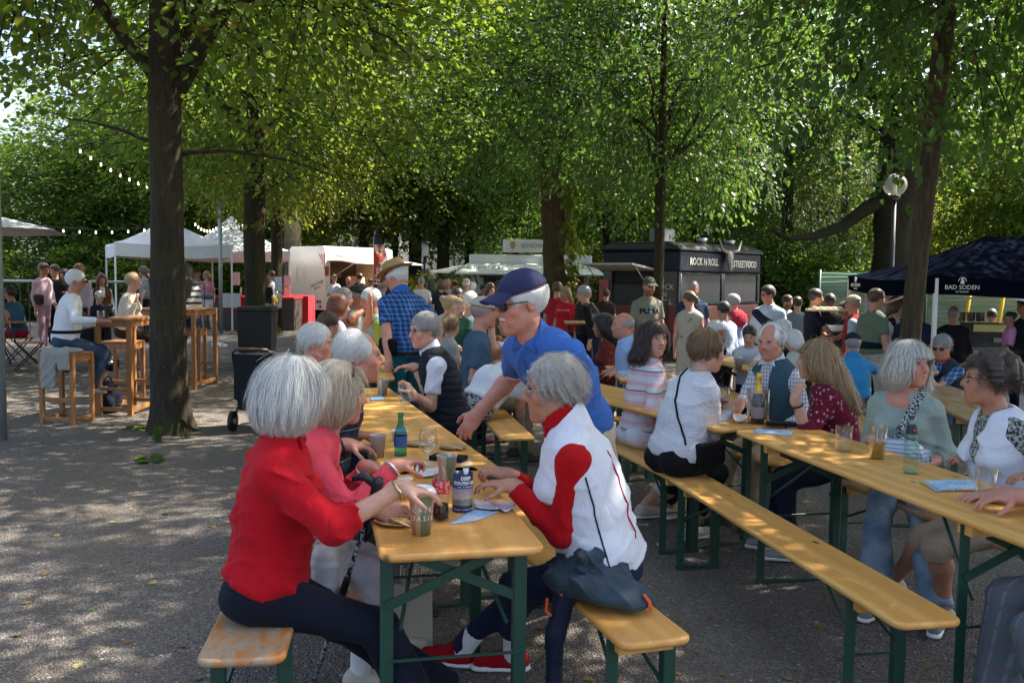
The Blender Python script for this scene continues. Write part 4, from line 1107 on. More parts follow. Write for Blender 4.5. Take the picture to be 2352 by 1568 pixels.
    # eyes
    if det:
        for e in (-1, 1):
            c = hc + HM @ Vector((.031 * e, .0845, .0085)) * hs; m = MB(); m.lathe([(max(.0002, math.sin(a) * .0115 * hs), math.cos(a) * .0115 * hs) for a in np.linspace(0, math.pi, 9)], 12)
            o = m.build('eye', mat('eyeball', eye_mat), root, True); V = np.array([v.co for v in o.data.vertices])
            A_ = Matrix.Rotation(R(-90), 3, 'X'); o.data.transform((HM @ A_).to_4x4()); o.location = c
            z = V[:, 2] / (.0115 * hs); col = np.ones((len(V), 4), f32) * .62; col[:, 3] = 1; col[z > .8] = (.06, .07, .075, 1); col[z > .95] = (.005, .005, .005, 1)
            o.data.color_attributes.new('paint', 'FLOAT_COLOR', 'POINT').data.foreach_set('color', col.ravel())
            lid = Sdf(); Tn = lambda x, y, z: hc + HM @ (Vector((x, y, z)) * hs)
            lid.ell(Tn(.031 * e, .0835, .0092), (.0145 * hs, .0132 * hs, .0125 * hs), .003, np.array(HM)).plane(Tn(.031 * e, .09, .0112 - .0016 * age), HM @ Vector((0, .2, -1)).normalized())
            lo_ = sdf_obj('eyelid', lid, .0028, skin_mat(skin), root)
    shirt = sdf_obj('shirt', T, h, cloth(top), root, [Vt] if Vt is not None else None)
    if Vt is not None: sdf_obj('vest', Vt, h, cloth(vest), root)
    if bottom is not None: sdf_obj('skirt' if skirt else 'trousers', Bt, h * 1.7, cloth(bottom), root)
    if collar is not None:
        K = Sdf(); b0 = neck + up1 * (.05 if vest is not None else .036); K.cone(b0 - up1 * .01, b0 + up1 * .05, .078 * s, .066 * s, .01); K.cone(b0 - up1 * .05, b0 + up1 * .14, .062 * s, .058 * s, .006, op='sub')
        K.plane(b0 + up1 * (.045 if collar is not True and len(collar) > 3 else .032) - fy * .03, (up1 + fy * .35).normalized()); K.plane(b0 - up1 * .035, -up1)
        K.cone(b0 + fy * .08 + up1 * .07, b0 + fy * .1 - up1 * .06, .042, .02, .006, op='sub')
        for e in (-1, 1): K.box(b0 + rx * e * .05 * s + fy * .075 * s - up1 * .025 * s, (.021 * s, .005, .027 * s), .004, .012, np.array(fr @ Matrix.Rotation(R(-28 * e), 3, 'Y') @ Matrix.Rotation(R(20), 3, 'X')))
        sdf_obj('collar', K, min(h, .007), cloth(tuple(collar[:3]) if not isinstance(collar[0], str) else collar), root)
    # shoes
    if shoes is not None and not upper_only:
        for e in (-1, 1):
            hj, kn, t = legs[e]; f = Vector((0, 1, 0)) if tgt is None else Vector((e * .12, 1, 0)); f.normalize()
            z0 = t.z - .085 * s
            F_ = Sdf(); up = Vector((0, 0, 1)); b = Vector((t.x, t.y, z0))
            F_.cone(b + up * .035 * s - f * .035 * s, b + up * .034 * s + f * .14 * s, .036 * s, .033 * s, .02); F_.cone(b + up * .055 * s - f * .02 * s, b + up * .04 * s + f * .07 * s, .038 * s, .034 * s, .03); F_.cone(t, t - up * .05 * s, .04 * s, .04 * s, .02, cap=False)
            F_.plane(b + up * .018 * s, -up); F_.plane(t + up * .012, up)
            so = sdf_obj('shoe', F_, max(h, .009) if dist < 6.5 else h * 1.4, cloth(shoes) if not isinstance(shoes[0], str) else cloth(shoes), root)
            Sl = Sdf(); Sl.cone(b + up * .012 * s - f * .04 * s, b + up * .012 * s + f * .145 * s, .039 * s, .037 * s, .01); Sl.plane(b + up * .022 * s, up); Sl.plane(b, -up)
            if dist < 6.5: sdf_obj('sole', Sl, .01, WHITEP() if sum(shoes[:3]) > .25 and not isinstance(shoes[0], str) else BLACKP(), so)
            if sock is not None: 
                K = Sdf(); K.cone(t - up * .04, Vector(t).lerp(kn, .3), .042 * s, .046 * s, .01, cap=True); sdf_obj('sock', K, .008, fabric(sock), root)
    # hair
    st, hcol = hair[0], hair[1]; hcol2 = hair[2] if len(hair) > 2 else None
    Tn = lambda x, y, z: hc + HM @ (Vector((x, y, z)) * hs); r = lambda *a: tuple(q * hs for q in a); Mn = np.array(HM)
    Hs = Sdf(); hm = hair_mat(hcol, hcol2); length = .1
    if st in ('short', 'receding', 'crop'):
        t_ = {'short': .014, 'receding': .009, 'crop': .004}[st]
        Hs.ell(Tn(0, -.016, .034), r(.0755 + t_, .097 + t_, .09 + t_), .02, Mn)
        Hs.ell(Tn(0, .105, -.05 if st != 'receding' else .0), r(.085, .062, .105), .012, Mn, 'sub')
        for e in (-1, 1): Hs.ell(Tn(.09 * e, .02, -.055), r(.045, .052, .06), .012, Mn, 'sub')
        Hs.plane(Tn(0, -.06, -.062), HM @ Vector((0, .25, -1)).normalized()); length = .07
        if st == 'receding': Hs.ell(Tn(0, .085, .105), r(.062, .085, .065), .015, Mn, 'sub')
    elif st == 'bald':
        Hs.ell(Tn(0, -.02, .02), r(.083, .104, .08), .02, Mn); Hs.plane(Tn(0, -.06, -.06), HM @ Vector((0, .25, -1)).normalized()); Hs.plane(Tn(0, -.03, .045), HM @ Vector((0, .55, 1)).normalized()); Hs.ell(Tn(0, .09, -.03), r(.1, .075, .12), .01, Mn, 'sub'); length = .05
    elif st in ('bob', 'long', 'longish'):
        Hs.ell(Tn(0, -.016, .03), r(.094, .116, .108), .03, Mn)
        zl = {'bob': -.085, 'longish': -.12, 'long': -.3}[st]
        Hs.ell(Tn(0, -.035, -.035), r(.103, .098, .085), .04, Mn)
        if st != 'bob':
            for e in (-1, 1):
                a_ = neck + rx * e * .07 * s - fy * .075 * s + up1 * .04 * s; Hs.cone(Tn(.06 * e, -.03, -.05), a_, .045 * hs, .034 * hs, .04)
                if st == 'long': Hs.cone(a_, neck + rx * e * .06 * s - fy * .135 * s - up1 * .2 * s, .04 * hs, .02 * hs, .04)
            a_ = neck - fy * .1 * s + up1 * .03 * s; Hs.cone(Tn(0, -.08, -.05), a_, .055 * hs, .045 * hs, .04)
            if st == 'long': Hs.cone(a_, neck - fy * .145 * s - up1 * .24 * s, .045 * hs, .025 * hs, .04)
        Hs.ell(Tn(0, .115, -.052), r(.068, .075, .1), .012, Mn, 'sub')
        if st == 'bob': Hs.plane(Tn(0, -.05, -.122), HM @ Vector((0, -.12, -1)).normalized())
        length = {'bob': .2, 'longish': .26, 'long': .42}[st]
    elif st in ('curly', 'fluffy'):
        rng = random.Random(int(x0 * 100)); k = .028 if st == 'curly' else .02
        Hs.ell(Tn(0, -.02, .04), r(.085, .1, .095), .02, Mn)
        for _ in range(70):
            d = Vector((rng.gauss(0, 1), rng.gauss(-.3, 1), rng.gauss(.35, 1))).normalized()
            if d.y > .35 and d.z < .45 or d.z < -.55: continue
            Hs.ell(Tn(d.x * .09, d.y * .112 - .018, d.z * .105 + .035), (k * rng.uniform(.7, 1.25) * hs,) * 3, .012)
        Hs.ell(Tn(0, .12, -.06), r(.075, .078, .1), .012, Mn, 'sub'); Hs.noise = wrinkle(.008, .03, 4); length = .09
    elif st in ('bun', 'pony'):
        Hs.ell(Tn(0, -.016, .032), r(.083, .104, .097), .02, Mn); Hs.ell(Tn(0, .108, -.05), r(.082, .064, .105), .012, Mn, 'sub'); Hs.plane(Tn(0, -.06, -.06), HM @ Vector((0, .3, -1)).normalized())
        for e in (-1, 1): Hs.ell(Tn(.09 * e, .03, -.055), r(.045, .052, .06), .012, Mn, 'sub')
        if st == 'bun': Hs.ell(Tn(0, -.12, .06), r(.04, .035, .04), .01, Mn)
        else: Hs.cone(Tn(0, -.105, .05), Tn(0, -.16, .0), .025 * hs, .032 * hs, .02); Hs.cone(Tn(0, -.16, .0), Tn(0, -.15, -.13), .032 * hs, .012 * hs, .02)
        length = .14
    if det and st not in ('curly', 'fluffy', 'bald', 'crop'): Hs.noise = wrinkle(.0035 if st == 'bob' else .005, .024, int(x0 * 31) % 77, (1, 1, .12))
    if cap is not None and cap[0] in ('cap', 'hat'): Hs.plane(Tn(0, 0, .045), HM @ Vector((0, .1, 1)).normalized())
    if len(Hs.p):
        ho = sdf_obj('hair', Hs, min(h, .009) if det else min(h, .022), hm, root)
        n = hair_n if hair_n is not None else (1500 if dist < 5 else 450 if det else 0)
        if n and st != 'bald' and (cap is None or cap[0] not in ('cap', 'hat')):
            front = {'long': lambda q: (q[:, 1] < .05) | (q[:, 2] > .06), 'longish': lambda q: (q[:, 1] < .07) | (q[:, 2] > .055), 'bob': lambda q: (q[:, 1] < .075) | (q[:, 2] > .055), 'receding': lambda q: (q[:, 1] < .02) | (q[:, 2] < .045) & (q[:, 1] < .05)}.get(st)
            strands('hair_strands', Hs, hc, HM, n, hs, .0008 if dist < 5 else .0017, hm, ho, length=length, top=(0, .1, .085) if st in ('short', 'receding', 'crop', 'pony', 'bun') else (0, -.01, .12), seed=int(x0 * 50) % 90 + 1, fly=.009 if st not in ('curly', 'fluffy') else .018, curl={'curly': .7, 'fluffy': .35, 'short': .12, 'receding': .2}.get(st, .04), mask=front)
    if beard is not None and det: pass
    if cap is not None:
        cc = fabric(cap[1]); C_ = Sdf()
        if cap[0] == 'cap':
            C_.ell(Tn(0, -.014, .052), r(.089, .109, .09), .02, Mn); C_.plane(Tn(0, 0, .05), HM @ Vector((0, -.12, -1)).normalized())
            co = sdf_obj('cap', C_, min(h, .008), cc, root)
            m = MB(); f0 = 1 if len(cap) < 3 or cap[2] != 'back' else -1
            def brim(u, v):
                a = (u - .5) * 2.3; x = math.sin(a) * .086; y = .075 + (math.cos(a) - .4) * .05; ext = .085 * (math.cos(a * .62) ** 1.5) * v
                return Tn(x * (1 + .12 * v), y + ext - .012, .066 - .022 * v - .055 * (x / .09) ** 2 * (.35 + .4 * v))
            m.grid(brim, 14, 6); b = m.build('brim', cc, co, True); sm = b.modifiers.new('thick', 'SOLIDIFY'); sm.thickness = .005
        elif cap[0] == 'hat':
            m = MB(); n = 28
            prof = [(.155, .034), (.16, .038), (.13, .046), (.095, .05), (.092, .075), (.086, .12), (.07, .138), (.03, .132), (.001, .128)]
            for rr, z in prof: pass
            def hat(u, v):
                i = v * (len(prof) - 1); k = min(int(i), len(prof) - 2); t = i - k; rr = prof[k][0] * (1 - t) + prof[k + 1][0] * t; z = prof[k][1] * (1 - t) + prof[k + 1][1] * t; a = u * 2 * math.pi
                dz = .025 * math.cos(a) ** 2 * max(0, (rr - .09) / .07); return Tn(math.cos(a) * rr * .95, math.sin(a) * rr * 1.12 - .012, z + dz + .012)
            m.grid(hat, n, 16); b = m.build('hat', cap[2] if len(cap) > 2 else cc, root, True); sm = b.modifiers.new('thick', 'SOLIDIFY'); sm.thickness = .004
            m = MB(); m.tube([Tn(math.cos(a) * .0925, math.sin(a) * .108 - .012, .074) for a in np.linspace(0, 2 * math.pi, 24)], .007 * hs, 6); m.build('hat_band', fabric((.05, .04, .03)) if len(cap) < 4 else fabric(cap[3]), b, True)
    if glasses is not None and det:
        m = MB(); gt = glasses if isinstance(glasses, str) else 'thin'; rr = .0016 if gt != 'dark' else .0025
        for e in (-1, 1):
            ring = [Tn(e * .032 + .0215 * math.cos(a) * (1 if gt != 'dark' else 1.12), .1035 - .006 * abs(math.cos(a)), .003 + .0165 * math.sin(a)) for a in np.linspace(0, 2 * math.pi, 17)]
            m.tube(ring, rr * hs, 5, False); m.tube([Tn(e * .054, .098, .01), Tn(e * .076, .06, .012), Tn(e * .083, -.005, .008)], rr * hs, 5)
        m.tube([Tn(-.011, .107, .006), Tn(0, .11, .009), Tn(.011, .107, .006)], rr * hs, 5)
        go = m.build('glasses', BLACKP() if gt in ('dark', 'black') else STEEL(), root, True)
        for e in (-1, 1):
            if gt == 'dark':
                lr = Sdf().ell(Tn(e * .034, .0965, .003), (.0265 * hs, .0085 * hs, .0195 * hs), .005, np.array(HM @ Matrix.Rotation(R(-22 * e), 3, 'Z'))); sdf_obj('lens', lr, .004, plain((.008, .008, .009), .08, 0, spec=.8), go); continue
            m = MB(); m.add([Tn(e * .032 + .0212 * math.cos(a), .1035 - .006 * abs(math.cos(a)), .003 + .0163 * math.sin(a)) for a in np.linspace(0, 2 * math.pi, 17)[:-1]], [tuple(range(16))])
            m.build('lens', glass_mat('spectacle_glass', (.97, .97, .97)), go)
    elif glasses is not None:
        m = MB()
        for e in (-1, 1): m.box(*Tn(e * .032, .108, .004), .05 * hs, .012 * hs, .034 * hs, rot=HM)
        if glasses in ('dark',): m.build('glasses', BLACKP(), root)
        else:
            m = MB()
            for e in (-1, 1): m.tube([Tn(e * .032 + .022 * math.cos(a), .108, .003 + .017 * math.sin(a)) for a in np.linspace(0, 2 * math.pi, 11)], .003 * hs, 4, False)
            m.tube([Tn(-.08, 0, .008), Tn(-.056, .1, .008), Tn(.056, .1, .008), Tn(.08, 0, .008)], .003 * hs, 4); m.build('glasses', BLACKP(), root)
    if scarf is not None:
        K = Sdf()
        for e in (-1, 1): K.cone(neck + rx * e * .03 + up1 * .03 - fy * .06, sh[e] + up1 * .03 + fy * .03, .05 * s, .05 * s, .04); K.cone(sh[e] * .5 + neck * .5 + fy * .08 + up1 * .02, mid + up1 * .1 + fy * .15 + rx * e * .03, .04 * s, .025 * s, .03)
        K.ell(neck - up1 * .06 - fy * .1, (.15 * s, .05, .12 * s), .04, np.array(fr))
        K.noise = wrinkle(.008, .06, 3); sdf_obj('sweater_over_shoulders', K, max(.008, h), fabric(scarf), root)
    J = dict(root=root, hc=hc, HM=HM, T=Tn, arms=arms, legs=legs, neck=neck, mid=mid, hip=hip, rx=rx, fy=fy, up=up1, sh=sh, s=s, hs=hs, loc=loc, frm=fr, top=T, vest=Vt, h=h)
    if extra: extra(J)
    return J
# ------------------------------------------------------------------ beer tables and benches
def leg_bar(m, a, b, w, t):
    """folded steel angle from a to b"""
    a, b = Vector(a), Vector(b)
    m.bar(a, b, w, .004, (0, 1, 0)); m.bar(a + Vector((0, t / 2, 0)) + Vector((-w / 2 if a.x > 0 else w / 2, 0, 0)), b + Vector((0, t / 2, 0)) + Vector((-w / 2 if a.x > 0 else w / 2, 0, 0)), .004, t, (0, 1, 0))
def trestle(root, yc, W, H, inward, T, lw=.042, bench=False):
    """folding leg frame at yc under a top of width W and height H"""
    hw = W / 2 - (.035 if not bench else .022); zt = H - T
    for e in (-1, 1):
        m = MB(); leg_bar(m, (e * hw, yc, 0), (e * hw, yc, zt), lw, .034)
        bevel(m.build('leg', GREENM(), root), .0012, 1)
    c = MB(); c.box(0, yc, H - T - .022, W - .06, .075, .042); bevel(c.build('cleat', PINE(), root), .003)
    if not bench:
        for e in (-1, 1):
            m = MB(); m.bar((e * hw, yc + .006 * e, zt - .2), (-e * hw * .55, yc + .006 * e, zt - .05), .006, .032, (0, 0, 1)); m.build('brace', GREENM(), root)
        m = MB(); m.tube([(-hw, yc, .36 * H / .77), (hw, yc, .36 * H / .77)], .006, 6); m.build('cross_rod', GREENM(), root)
    else:
        m = MB(); m.tube([(-hw, yc, .24), (hw, yc, .24)], .005, 6); m.build('cross_rod', GREENM(), root)
    for e in (-1, 1):
        m = MB(); m.tube([(e * hw * .8, yc, zt * .62), (e * hw * .35, yc + inward * .34, zt - .01)], .007, 6); m.build('stay_rod', GREENM(), root)
    m = MB(); m.bar((-hw - .02, yc, .008), (hw + .02, yc, .008), .03, .014); m.build('foot_bar', GREENM(), root)
def beer_top(kind, label, e0, e1, side, L, W, H, T, mt, group, legs=(.3, .3), z=0.0):
    d = (Vector((e1[0], e1[1])) - Vector((e0[0], e0[1]))).normalized(); n = Vector((d.y, -d.x)) * side
    c = Vector((e0[0], e0[1])) + n * W / 2
    root = empty(kind, (c.x, c.y, z), -math.atan2(d.x, d.y), label, 'table' if 'table' in kind else 'bench', group)
    t = slab('tabletop' if 'table' in kind else 'seat', L, W, T, .05 if 'table' in kind else .045, .011, mt, root); t.location = (0, 0, H)
    for yc, inw in ((legs[0], 1), (L - legs[1], -1)): trestle(root, yc, W, H, inw, T, bench='bench' in kind)
    return root
GT, GB = 'folding beer tables with green legs', 'folding beer benches with green legs'
TABLES = {}
def table(key, label, e0, e1, side=-1, L=2.2, W=.5, mt=None, legs=(.3, .3), z=0.0):
    TABLES[key] = beer_top('beer_table', label, e0, e1, side, L, W, .77, .027, mt or PINE(), GT, legs, z)
def bench(key, label, e0, e1, side=-1, L=2.2, W=.25, mt=None, legs=(.28, .28), z=0.0):
    TABLES[key] = beer_top('beer_bench', label, e0, e1, side, L, W, .48, .027, mt or PINE(), GB, legs, z)
zt = .77
A0, A1 = P(1256, 1256, zt), P(1132, 1112, zt)
table('A', 'pine table nearest the camera with the striped cup and cola bottle', A0, A1, -1, 1.22, .51, legs=(.2, .2))
B0, B1 = P(1158, 1078, zt), P(893, 889, zt)
table('B', 'pine table under the reaching hand of the man in the blue polo', B0, B1, -1, (B1 - B0).length, .5, legs=(.5, .4))
C0, C1 = P(908, 868, zt), P(886, 822, zt)
dirC = (P(863, 777, zt) - P(909, 871, zt)).normalized()
table('C', 'pine table in front of the man in the straw hat', C0, C0 + dirC, -1, 2.1, .52)
D0 = C0 + dirC * 2.28
table('D', 'pine table beyond the straw hat man, half way up the row', D0, D0 + dirC, -1, 2.1, .52)
E0 = D0 + dirC * 2.3
table('E', 'farthest pine table of the left row, crowded with glasses', E0, E0 + dirC, -1, 2.2, .52)
R0, R1_ = P(2352, 1243, zt), P(1690, 988, zt)
rd = (R1_ - R0).normalized()
table('R1', 'long pine table at the right with mug, beer glass and cola bottle', R0 - rd * .03, R1_, 1, 2.2, .5, legs=(.35, .3))
r2d = Vector((-.42, .907, 0))
R2a = P(1652, 986, zt)
table('R2', 'pine table with the clear wine cooler, left of the older man', R2a + Vector((.0, .01, 0)), R2a + r2d, 1, 2.2, .5)
Lb0 = P(446, 1518, .48); Lb1 = P(516, 1408, .48)
bench('L1', 'worn peeling bench end under the woman in red', Lb0, Lb0 + Vector((-.13, 1, 0)), 1, 2.2, .255, mt=PINE_OLD(), legs=(.22, .3))
Rb0, Rb1 = P(1428, 1482, .48), P(1336, 1396, .48)
bench('M1', 'bench with the crumpled grey jacket, right of the near table', Rb0, Rb0 + (Rb1 - Rb0).normalized(), 1, 2.1, .25, legs=(.12, .3))
K0, K1_ = P(2062, 1433, .48), P(1532, 1094, .48)
bench('K1', 'long empty bench running across the right foreground', K0, K1_, 1, (K1_ - K0).length, .25, legs=(.32, .18))
k2d = (P(1404, 1028, .48) - P(1528, 1091, .48)).normalized()
k2s = P(1546, 1100, .48)
bench('K2', 'bench carrying the woman in the white knitted jumper', k2s + k2d * .05, k2s + k2d * 2, 1, 2.1, .25, legs=(.12, .3))
K3 = P(1897, 1090, .48)
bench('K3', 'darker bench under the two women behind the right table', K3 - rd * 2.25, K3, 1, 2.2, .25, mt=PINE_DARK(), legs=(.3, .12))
k4 = K3 + Vector((-.12, .12, 0))
bench('K4', 'bench under the blond woman in the maroon blouse', k4, k4 + r2d, 1, 2.2, .25)
R3a = P(2222, 962, zt)
r3d = (P(2108, 913, zt) - R3a).normalized()
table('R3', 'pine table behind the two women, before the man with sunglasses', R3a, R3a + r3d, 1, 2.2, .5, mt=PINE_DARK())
bench('K5', 'bench behind the woman in the sage blouse', R3a + Vector((-.35, .1, 0)), R3a + Vector((-.35, .1, 0)) + r3d, 1, 2.2, .25)
# more tables in the middle ground
G0 = P(1185, 858, zt)
table('G1', 'table behind the crouching woman in white', Q(1250, 868, 8.0), Q(1130, 820, 9.6), -1, 2.2, .5, z=gz(.2, 8.5))
table('G2', 'table where the children sit with the toddler', Q(1190, 838, 9.6) + Vector((0, .3, 0)), Q(1060, 800, 11.4), -1, 2.2, .5, z=gz(0, 10))
bench('G3', 'bench under the man in the grey cap', Q(1010, 845, 7.6), Q(985, 825, 9), 1, 2.2, .25)
bench('G4', 'empty bench end behind the arm of the man in blue', Q(1150, 895, 6.3), Q(1085, 850, 7.9), 1, 1.9, .25)
table('G5', 'table behind the bald man in the light blue shirt', Q(1425, 868, 7.6), Q(1380, 842, 9.2), 1, 2.2, .5, z=gz(.9, 8.2))
bench('G6', 'bench beside the bald man, cut off by the blue polo', Q(1465, 892, 7.2), Q(1420, 862, 8.8), 1, 2.0, .25, z=gz(1.0, 8))
table('G7', 'table with a grey cup behind the white knitted jumper', Q(1790, 860, 8.3), Q(1640, 834, 9.9), 1, 2.2, .5, z=gz(2.4, 9))
bench('G8', 'bench in front of the table with the grey cup', Q(1770, 900, 7.7), Q(1640, 868, 9.2), 1, 2.0, .25, z=gz(2.2, 8.3))

# ------------------------------------------------------------------ bar stools and high tables at the left
def stool(label, c, rz, W=.40, D=.36, H=.75):
    r = empty('bar_stool', (c[0], c[1], 0), rz, label, 'stool', 'wooden bar stools')
    for ex in (-1, 1):
        for ey in (-1, 1):
            m = MB(); m.box(ex * (W / 2 - .022), ey * (D / 2 - .022), H / 2 - .01, .044, .044, H - .02); bevel(m.build('leg', TEAK(), r), .004)
    for z, w in ((H - .06, .07), (.06, .035)):
        for e in (-1, 1):
            m = MB(); m.box(0, e * (D / 2 - .022), z, W - .09, .024, w); m.build('rail', TEAK(), r)
            m = MB(); m.box(e * (W / 2 - .022), 0, z, .024, D - .09, w); m.build('rail', TEAK(), r)
    m = MB(); m.box(0, -(D / 2 - .022), .26, W - .09, .024, .04); m.build('foot_rest', TEAK(), r)
    for i in range(6):
        m = MB(); m.box(0, -D / 2 + (i + .5) * D / 6, H - .01, W, D / 6 - .008, .02); bevel(m.build('seat_slat', TEAK(), r), .003)
    return r
def high_table(label, c, rz, W=.55, L=1.1, H=1.08):
    r = empty('bar_table', (c[0], c[1], 0), rz, label, 'table', 'high wooden bar tables')
    for ex in (-1, 1):
        for ey in (-1, 1):
            m = MB(); m.box(ex * (W / 2 - .03), ey * (L / 2 - .03), H / 2 - .015, .055, .055, H - .03); bevel(m.build('leg', TEAK(), r), .004)
    for z, w in ((H - .06, .06), (.07, .045), (.3, .03)):
        for e in (-1, 1):
            m = MB(); m.box(0, e * (L / 2 - .03), z, W - .115, .03, w); m.build('rail', TEAK(), r)
        if z != .3:
            for e in (-1, 1):
                m = MB(); m.box(e * (W / 2 - .03), 0, z, .03, L - .115, w); m.build('rail', TEAK(), r)
    for i in range(6):
        m = MB(); m.box(-W / 2 + (i + .5) * W / 6, 0, H - .013, W / 6 - .006, L, .026); bevel(m.build('top_slat', TEAK(), r), .003)
    return r
c = P(140, 975); stool('bar stool under the man in white, draped with a grey hoodie', (c.x, c.y + .15), R(-10))
c = P(262, 955); high_table('high bar table in front of the man in white', (c.x + .02, c.y + .45), R(-3), W=.42, L=.9)
c = P(268, 925); stool('empty slatted bar stool between the two high tables', (c.x, c.y + .2), R(-4))
c = P(335, 893); high_table('high bar table partly hidden by the big linden trunk', (c.x + .25, c.y + .4), R(-4), W=.95, L=.8, H=1.1)
c = P(428, 885); stool('bar stool under the woman in the striped jumper', (c.x, c.y + .15), R(4), H=.8)
c = P(275, 905); stool('bar stool under the woman in the beige blazer', (c.x, c.y + 1.1), R(8))
# ------------------------------------------------------------------ people
V3 = Vector
def stand(label, px, ytop, d, yaw, **k):
    q = Q(px, ytop, d); x = q.x; k.setdefault('size', (q.z - gz(x, d)) / 1.74)
    return make_person(label, (x, d), yaw, **k)
def seated(label, px, ytop, d, yaw, sit=.48, **k):
    q = Q(px, ytop, d); lean = k.get('lean', 0); f = .51 * math.sin(R(lean)) * .85
    x, y = q.x - math.sin(R(yaw)) * f, d - math.cos(R(yaw)) * f
    k.setdefault('size', (q.z - gz(x, y) - sit) / (.375 + .505 * math.cos(R(lean * .85))))
    return make_person(label, (x, y), yaw, sit=sit, **k)
NAVY, BLACK, WHITE, DENIM = (.007, .009, .018), (.005, .005, .006), (.62, .63, .66), ('denim', [(.03, .06, .12), (.06, .11, .2)])
LJEAN = ('denim', [(.13, .2, .27), (.27, .36, .44)]); BEIGE = (.36, .28, .19); KHAKI = (.22, .17, .1)
WHAIR, GHAIR, BROWNH, DARKH, BLOND = ((.52, .52, .49), (.85, .85, .8)), ((.2, .2, .2), (.42, .42, .41)), ((.075, .04, .02), (.15, .085, .045)), ((.014, .011, .01), (.045, .035, .03)), ((.28, .18, .085), (.5, .36, .19))
def ring_on(J, S, zo, r, nm, mt):
    pts = []
    for a in np.linspace(0, 6.283, 25):
        d = V3((math.sin(a), math.cos(a), 0)); c = J['hip'] + V3((0, 0, zo)) + d * .32
        for _ in range(16): c = c - d * float(S(np.array(c, f32)[None])[0]) * .8
        pts.append(c + d * r * .3)
    m = MB(); m.tube(pts, r, 7, False, squash=1.0); return m.build(nm, mt, J['root'], True)
def watch(J, e, mt, t=.06, r=.031):
    a, el, w, _ = J['arms'][e]; d = (Vector(w) - el).normalized(); c = Vector(w) - d * t * .5
    m = MB(); x = d.orthogonal().normalized(); y = d.cross(x)
    m.tube([c + x * math.cos(q) * r + y * math.sin(q) * r for q in np.linspace(0, 2 * math.pi, 17)], .006, 6, False); m.build('wristband', mt, J['root'], True)

def text_at(J, body, size, col, dz=.16, mt=None, sx=1.0, bold=0.0, dx=0.0):
    S_ = J['top']; fy, up, rx = J['fy'], J['up'], J['rx']; c = J['mid'] + up * dz + fy * .22 + rx * dx
    for _ in range(14): c = c - fy * float(S_(np.array(c, f32)[None])[0]) * .8
    t = text_mesh('shirt_print', body, size * J['s'], plain(col, .7, 0), J['root'], .002, bold=bold, sx=sx)
    M4 = Matrix((-rx, up, fy)).transposed(); t.data.transform(M4.to_4x4()); t.location = c + fy * .004
    me = t.data; co = np.empty(len(me.vertices) * 3, f32); me.vertices.foreach_get('co', co); co = co.reshape(-1, 3) + np.array(t.location, f32); F = np.array(fy, f32)
    base = co - 0; 
    for _ in range(10): co = co - F * (S_(co) - .004)[:, None] * .8
    t.location = (0, 0, 0); me.vertices.foreach_set('co', co.ravel()); me.update()
    return t

# --- the near table
def red_extra(J):
    watch(J, 1, plain((.7, .55, .3), .25, metal=1.0), .02, .032); watch(J, -1, plain((.25, .02, .03), .4), .05, .033)
make_person('woman in a red polo shirt with a white bob, holding the striped cup', (-.81, 2.96), 82, sit=.48, lean=8, head=48, hp=8, size=.935, fem=True, fat=1.12, skin=FAIR, hair=('bob', *WHAIR), age=.8, hair_n=4200,
    top=srgb(176, 14, 28), sleeve='34', hem=-.02, collar=srgb(168, 13, 26), bottom=NAVY, leg='wide', shoes=(.02, .02, .025), rh=Q(918, 1122, 2.84), lh=Q(868, 1168, 3.03), curl=(.5, .4), palm=((.4, -.9, 0), None), hdir=((.9, .0, -.12), (.95, .15, -.12)),
    pole=((-.2, .5, -1), (-.3, -.6, -.8)), lf=V3((-.20, 3.2, .085)), rf=V3((-.27, 2.98, .085)), extra=red_extra, h=.0075)
def pink_extra(J):
    watch(J, -1, plain((.7, .7, .7), .3), .05, .034); watch(J, 1, plain((.75, .75, .73), .2, metal=.6), .02, .034)
    m = MB(); T = J['T']; m.tube([T(x, .035 + .02 * math.cos(x * 12), .128 - 6.5 * x * x) for x in np.linspace(-.085, .085, 9)], .005, 6); m.build('hair_clip', plain((.13, .03, .06), .3), J['root'], True)
make_person('woman in a coral pink cardigan with blond fringe beside the red polo', (-.93, 3.46), 84, sit=.48, lean=31, head=72, hp=6, size=.93, fem=True, fat=1.05, skin=RUDDY, hair=('bob', (.45, .36, .24), (.72, .63, .46)), age=.75, hair_n=2400,
    top=srgb(218, 76, 90), sleeve='long', hem=-.02, bottom=(.5, .48, .54), leg='crop', shoes=(.55, .5, .4), sock=(.7, .7, .7), rh=Q(905, 1072, 3.36), lh=Q(845, 1072, 3.52), curl=(.6, .8), hdir=((.9, .1, -.2), (.85, .45, .25)), pole=((-.2, .3, -1), (-.2, -.6, -1)), lf=V3((-.5, 3.75, .085)), rf=V3((-.57, 3.42, .085)), extra=pink_extra)
make_person('man with wispy white hair in a navy striped polo shirt', (-.95, 4.26), 82, sit=.48, lean=24, head=76, hp=2, size=.99, fat=1.1, skin=RUDDY, hair=('receding', *WHAIR), age=.9, open_=.8, nose=1.15, hair_n=1800,
    top=('thin', [(.018, .026, .05), (.5, .55, .65), (.03, .05, .1)]), collar=(.02, .03, .055), bottom=(.1, .09, .08), rh=Q(798, 1020, 4.12), lh=Q(812, 1000, 4.36), curl=(.6, .5), hdir=((.95, .1, .05), (.95, .0, -.1)), extra=lambda J: watch(J, 1, BLACKP(), .06, .032))
make_person('white haired man in black, mostly hidden behind the striped polo', (-1.32, 5.5), 95, sit=.48, lean=14, head=88, size=.92, skin=RUDDY, hair=('short', *WHAIR), age=.8, top=(.012, .014, .022), bottom=NAVY, sleeve='short')
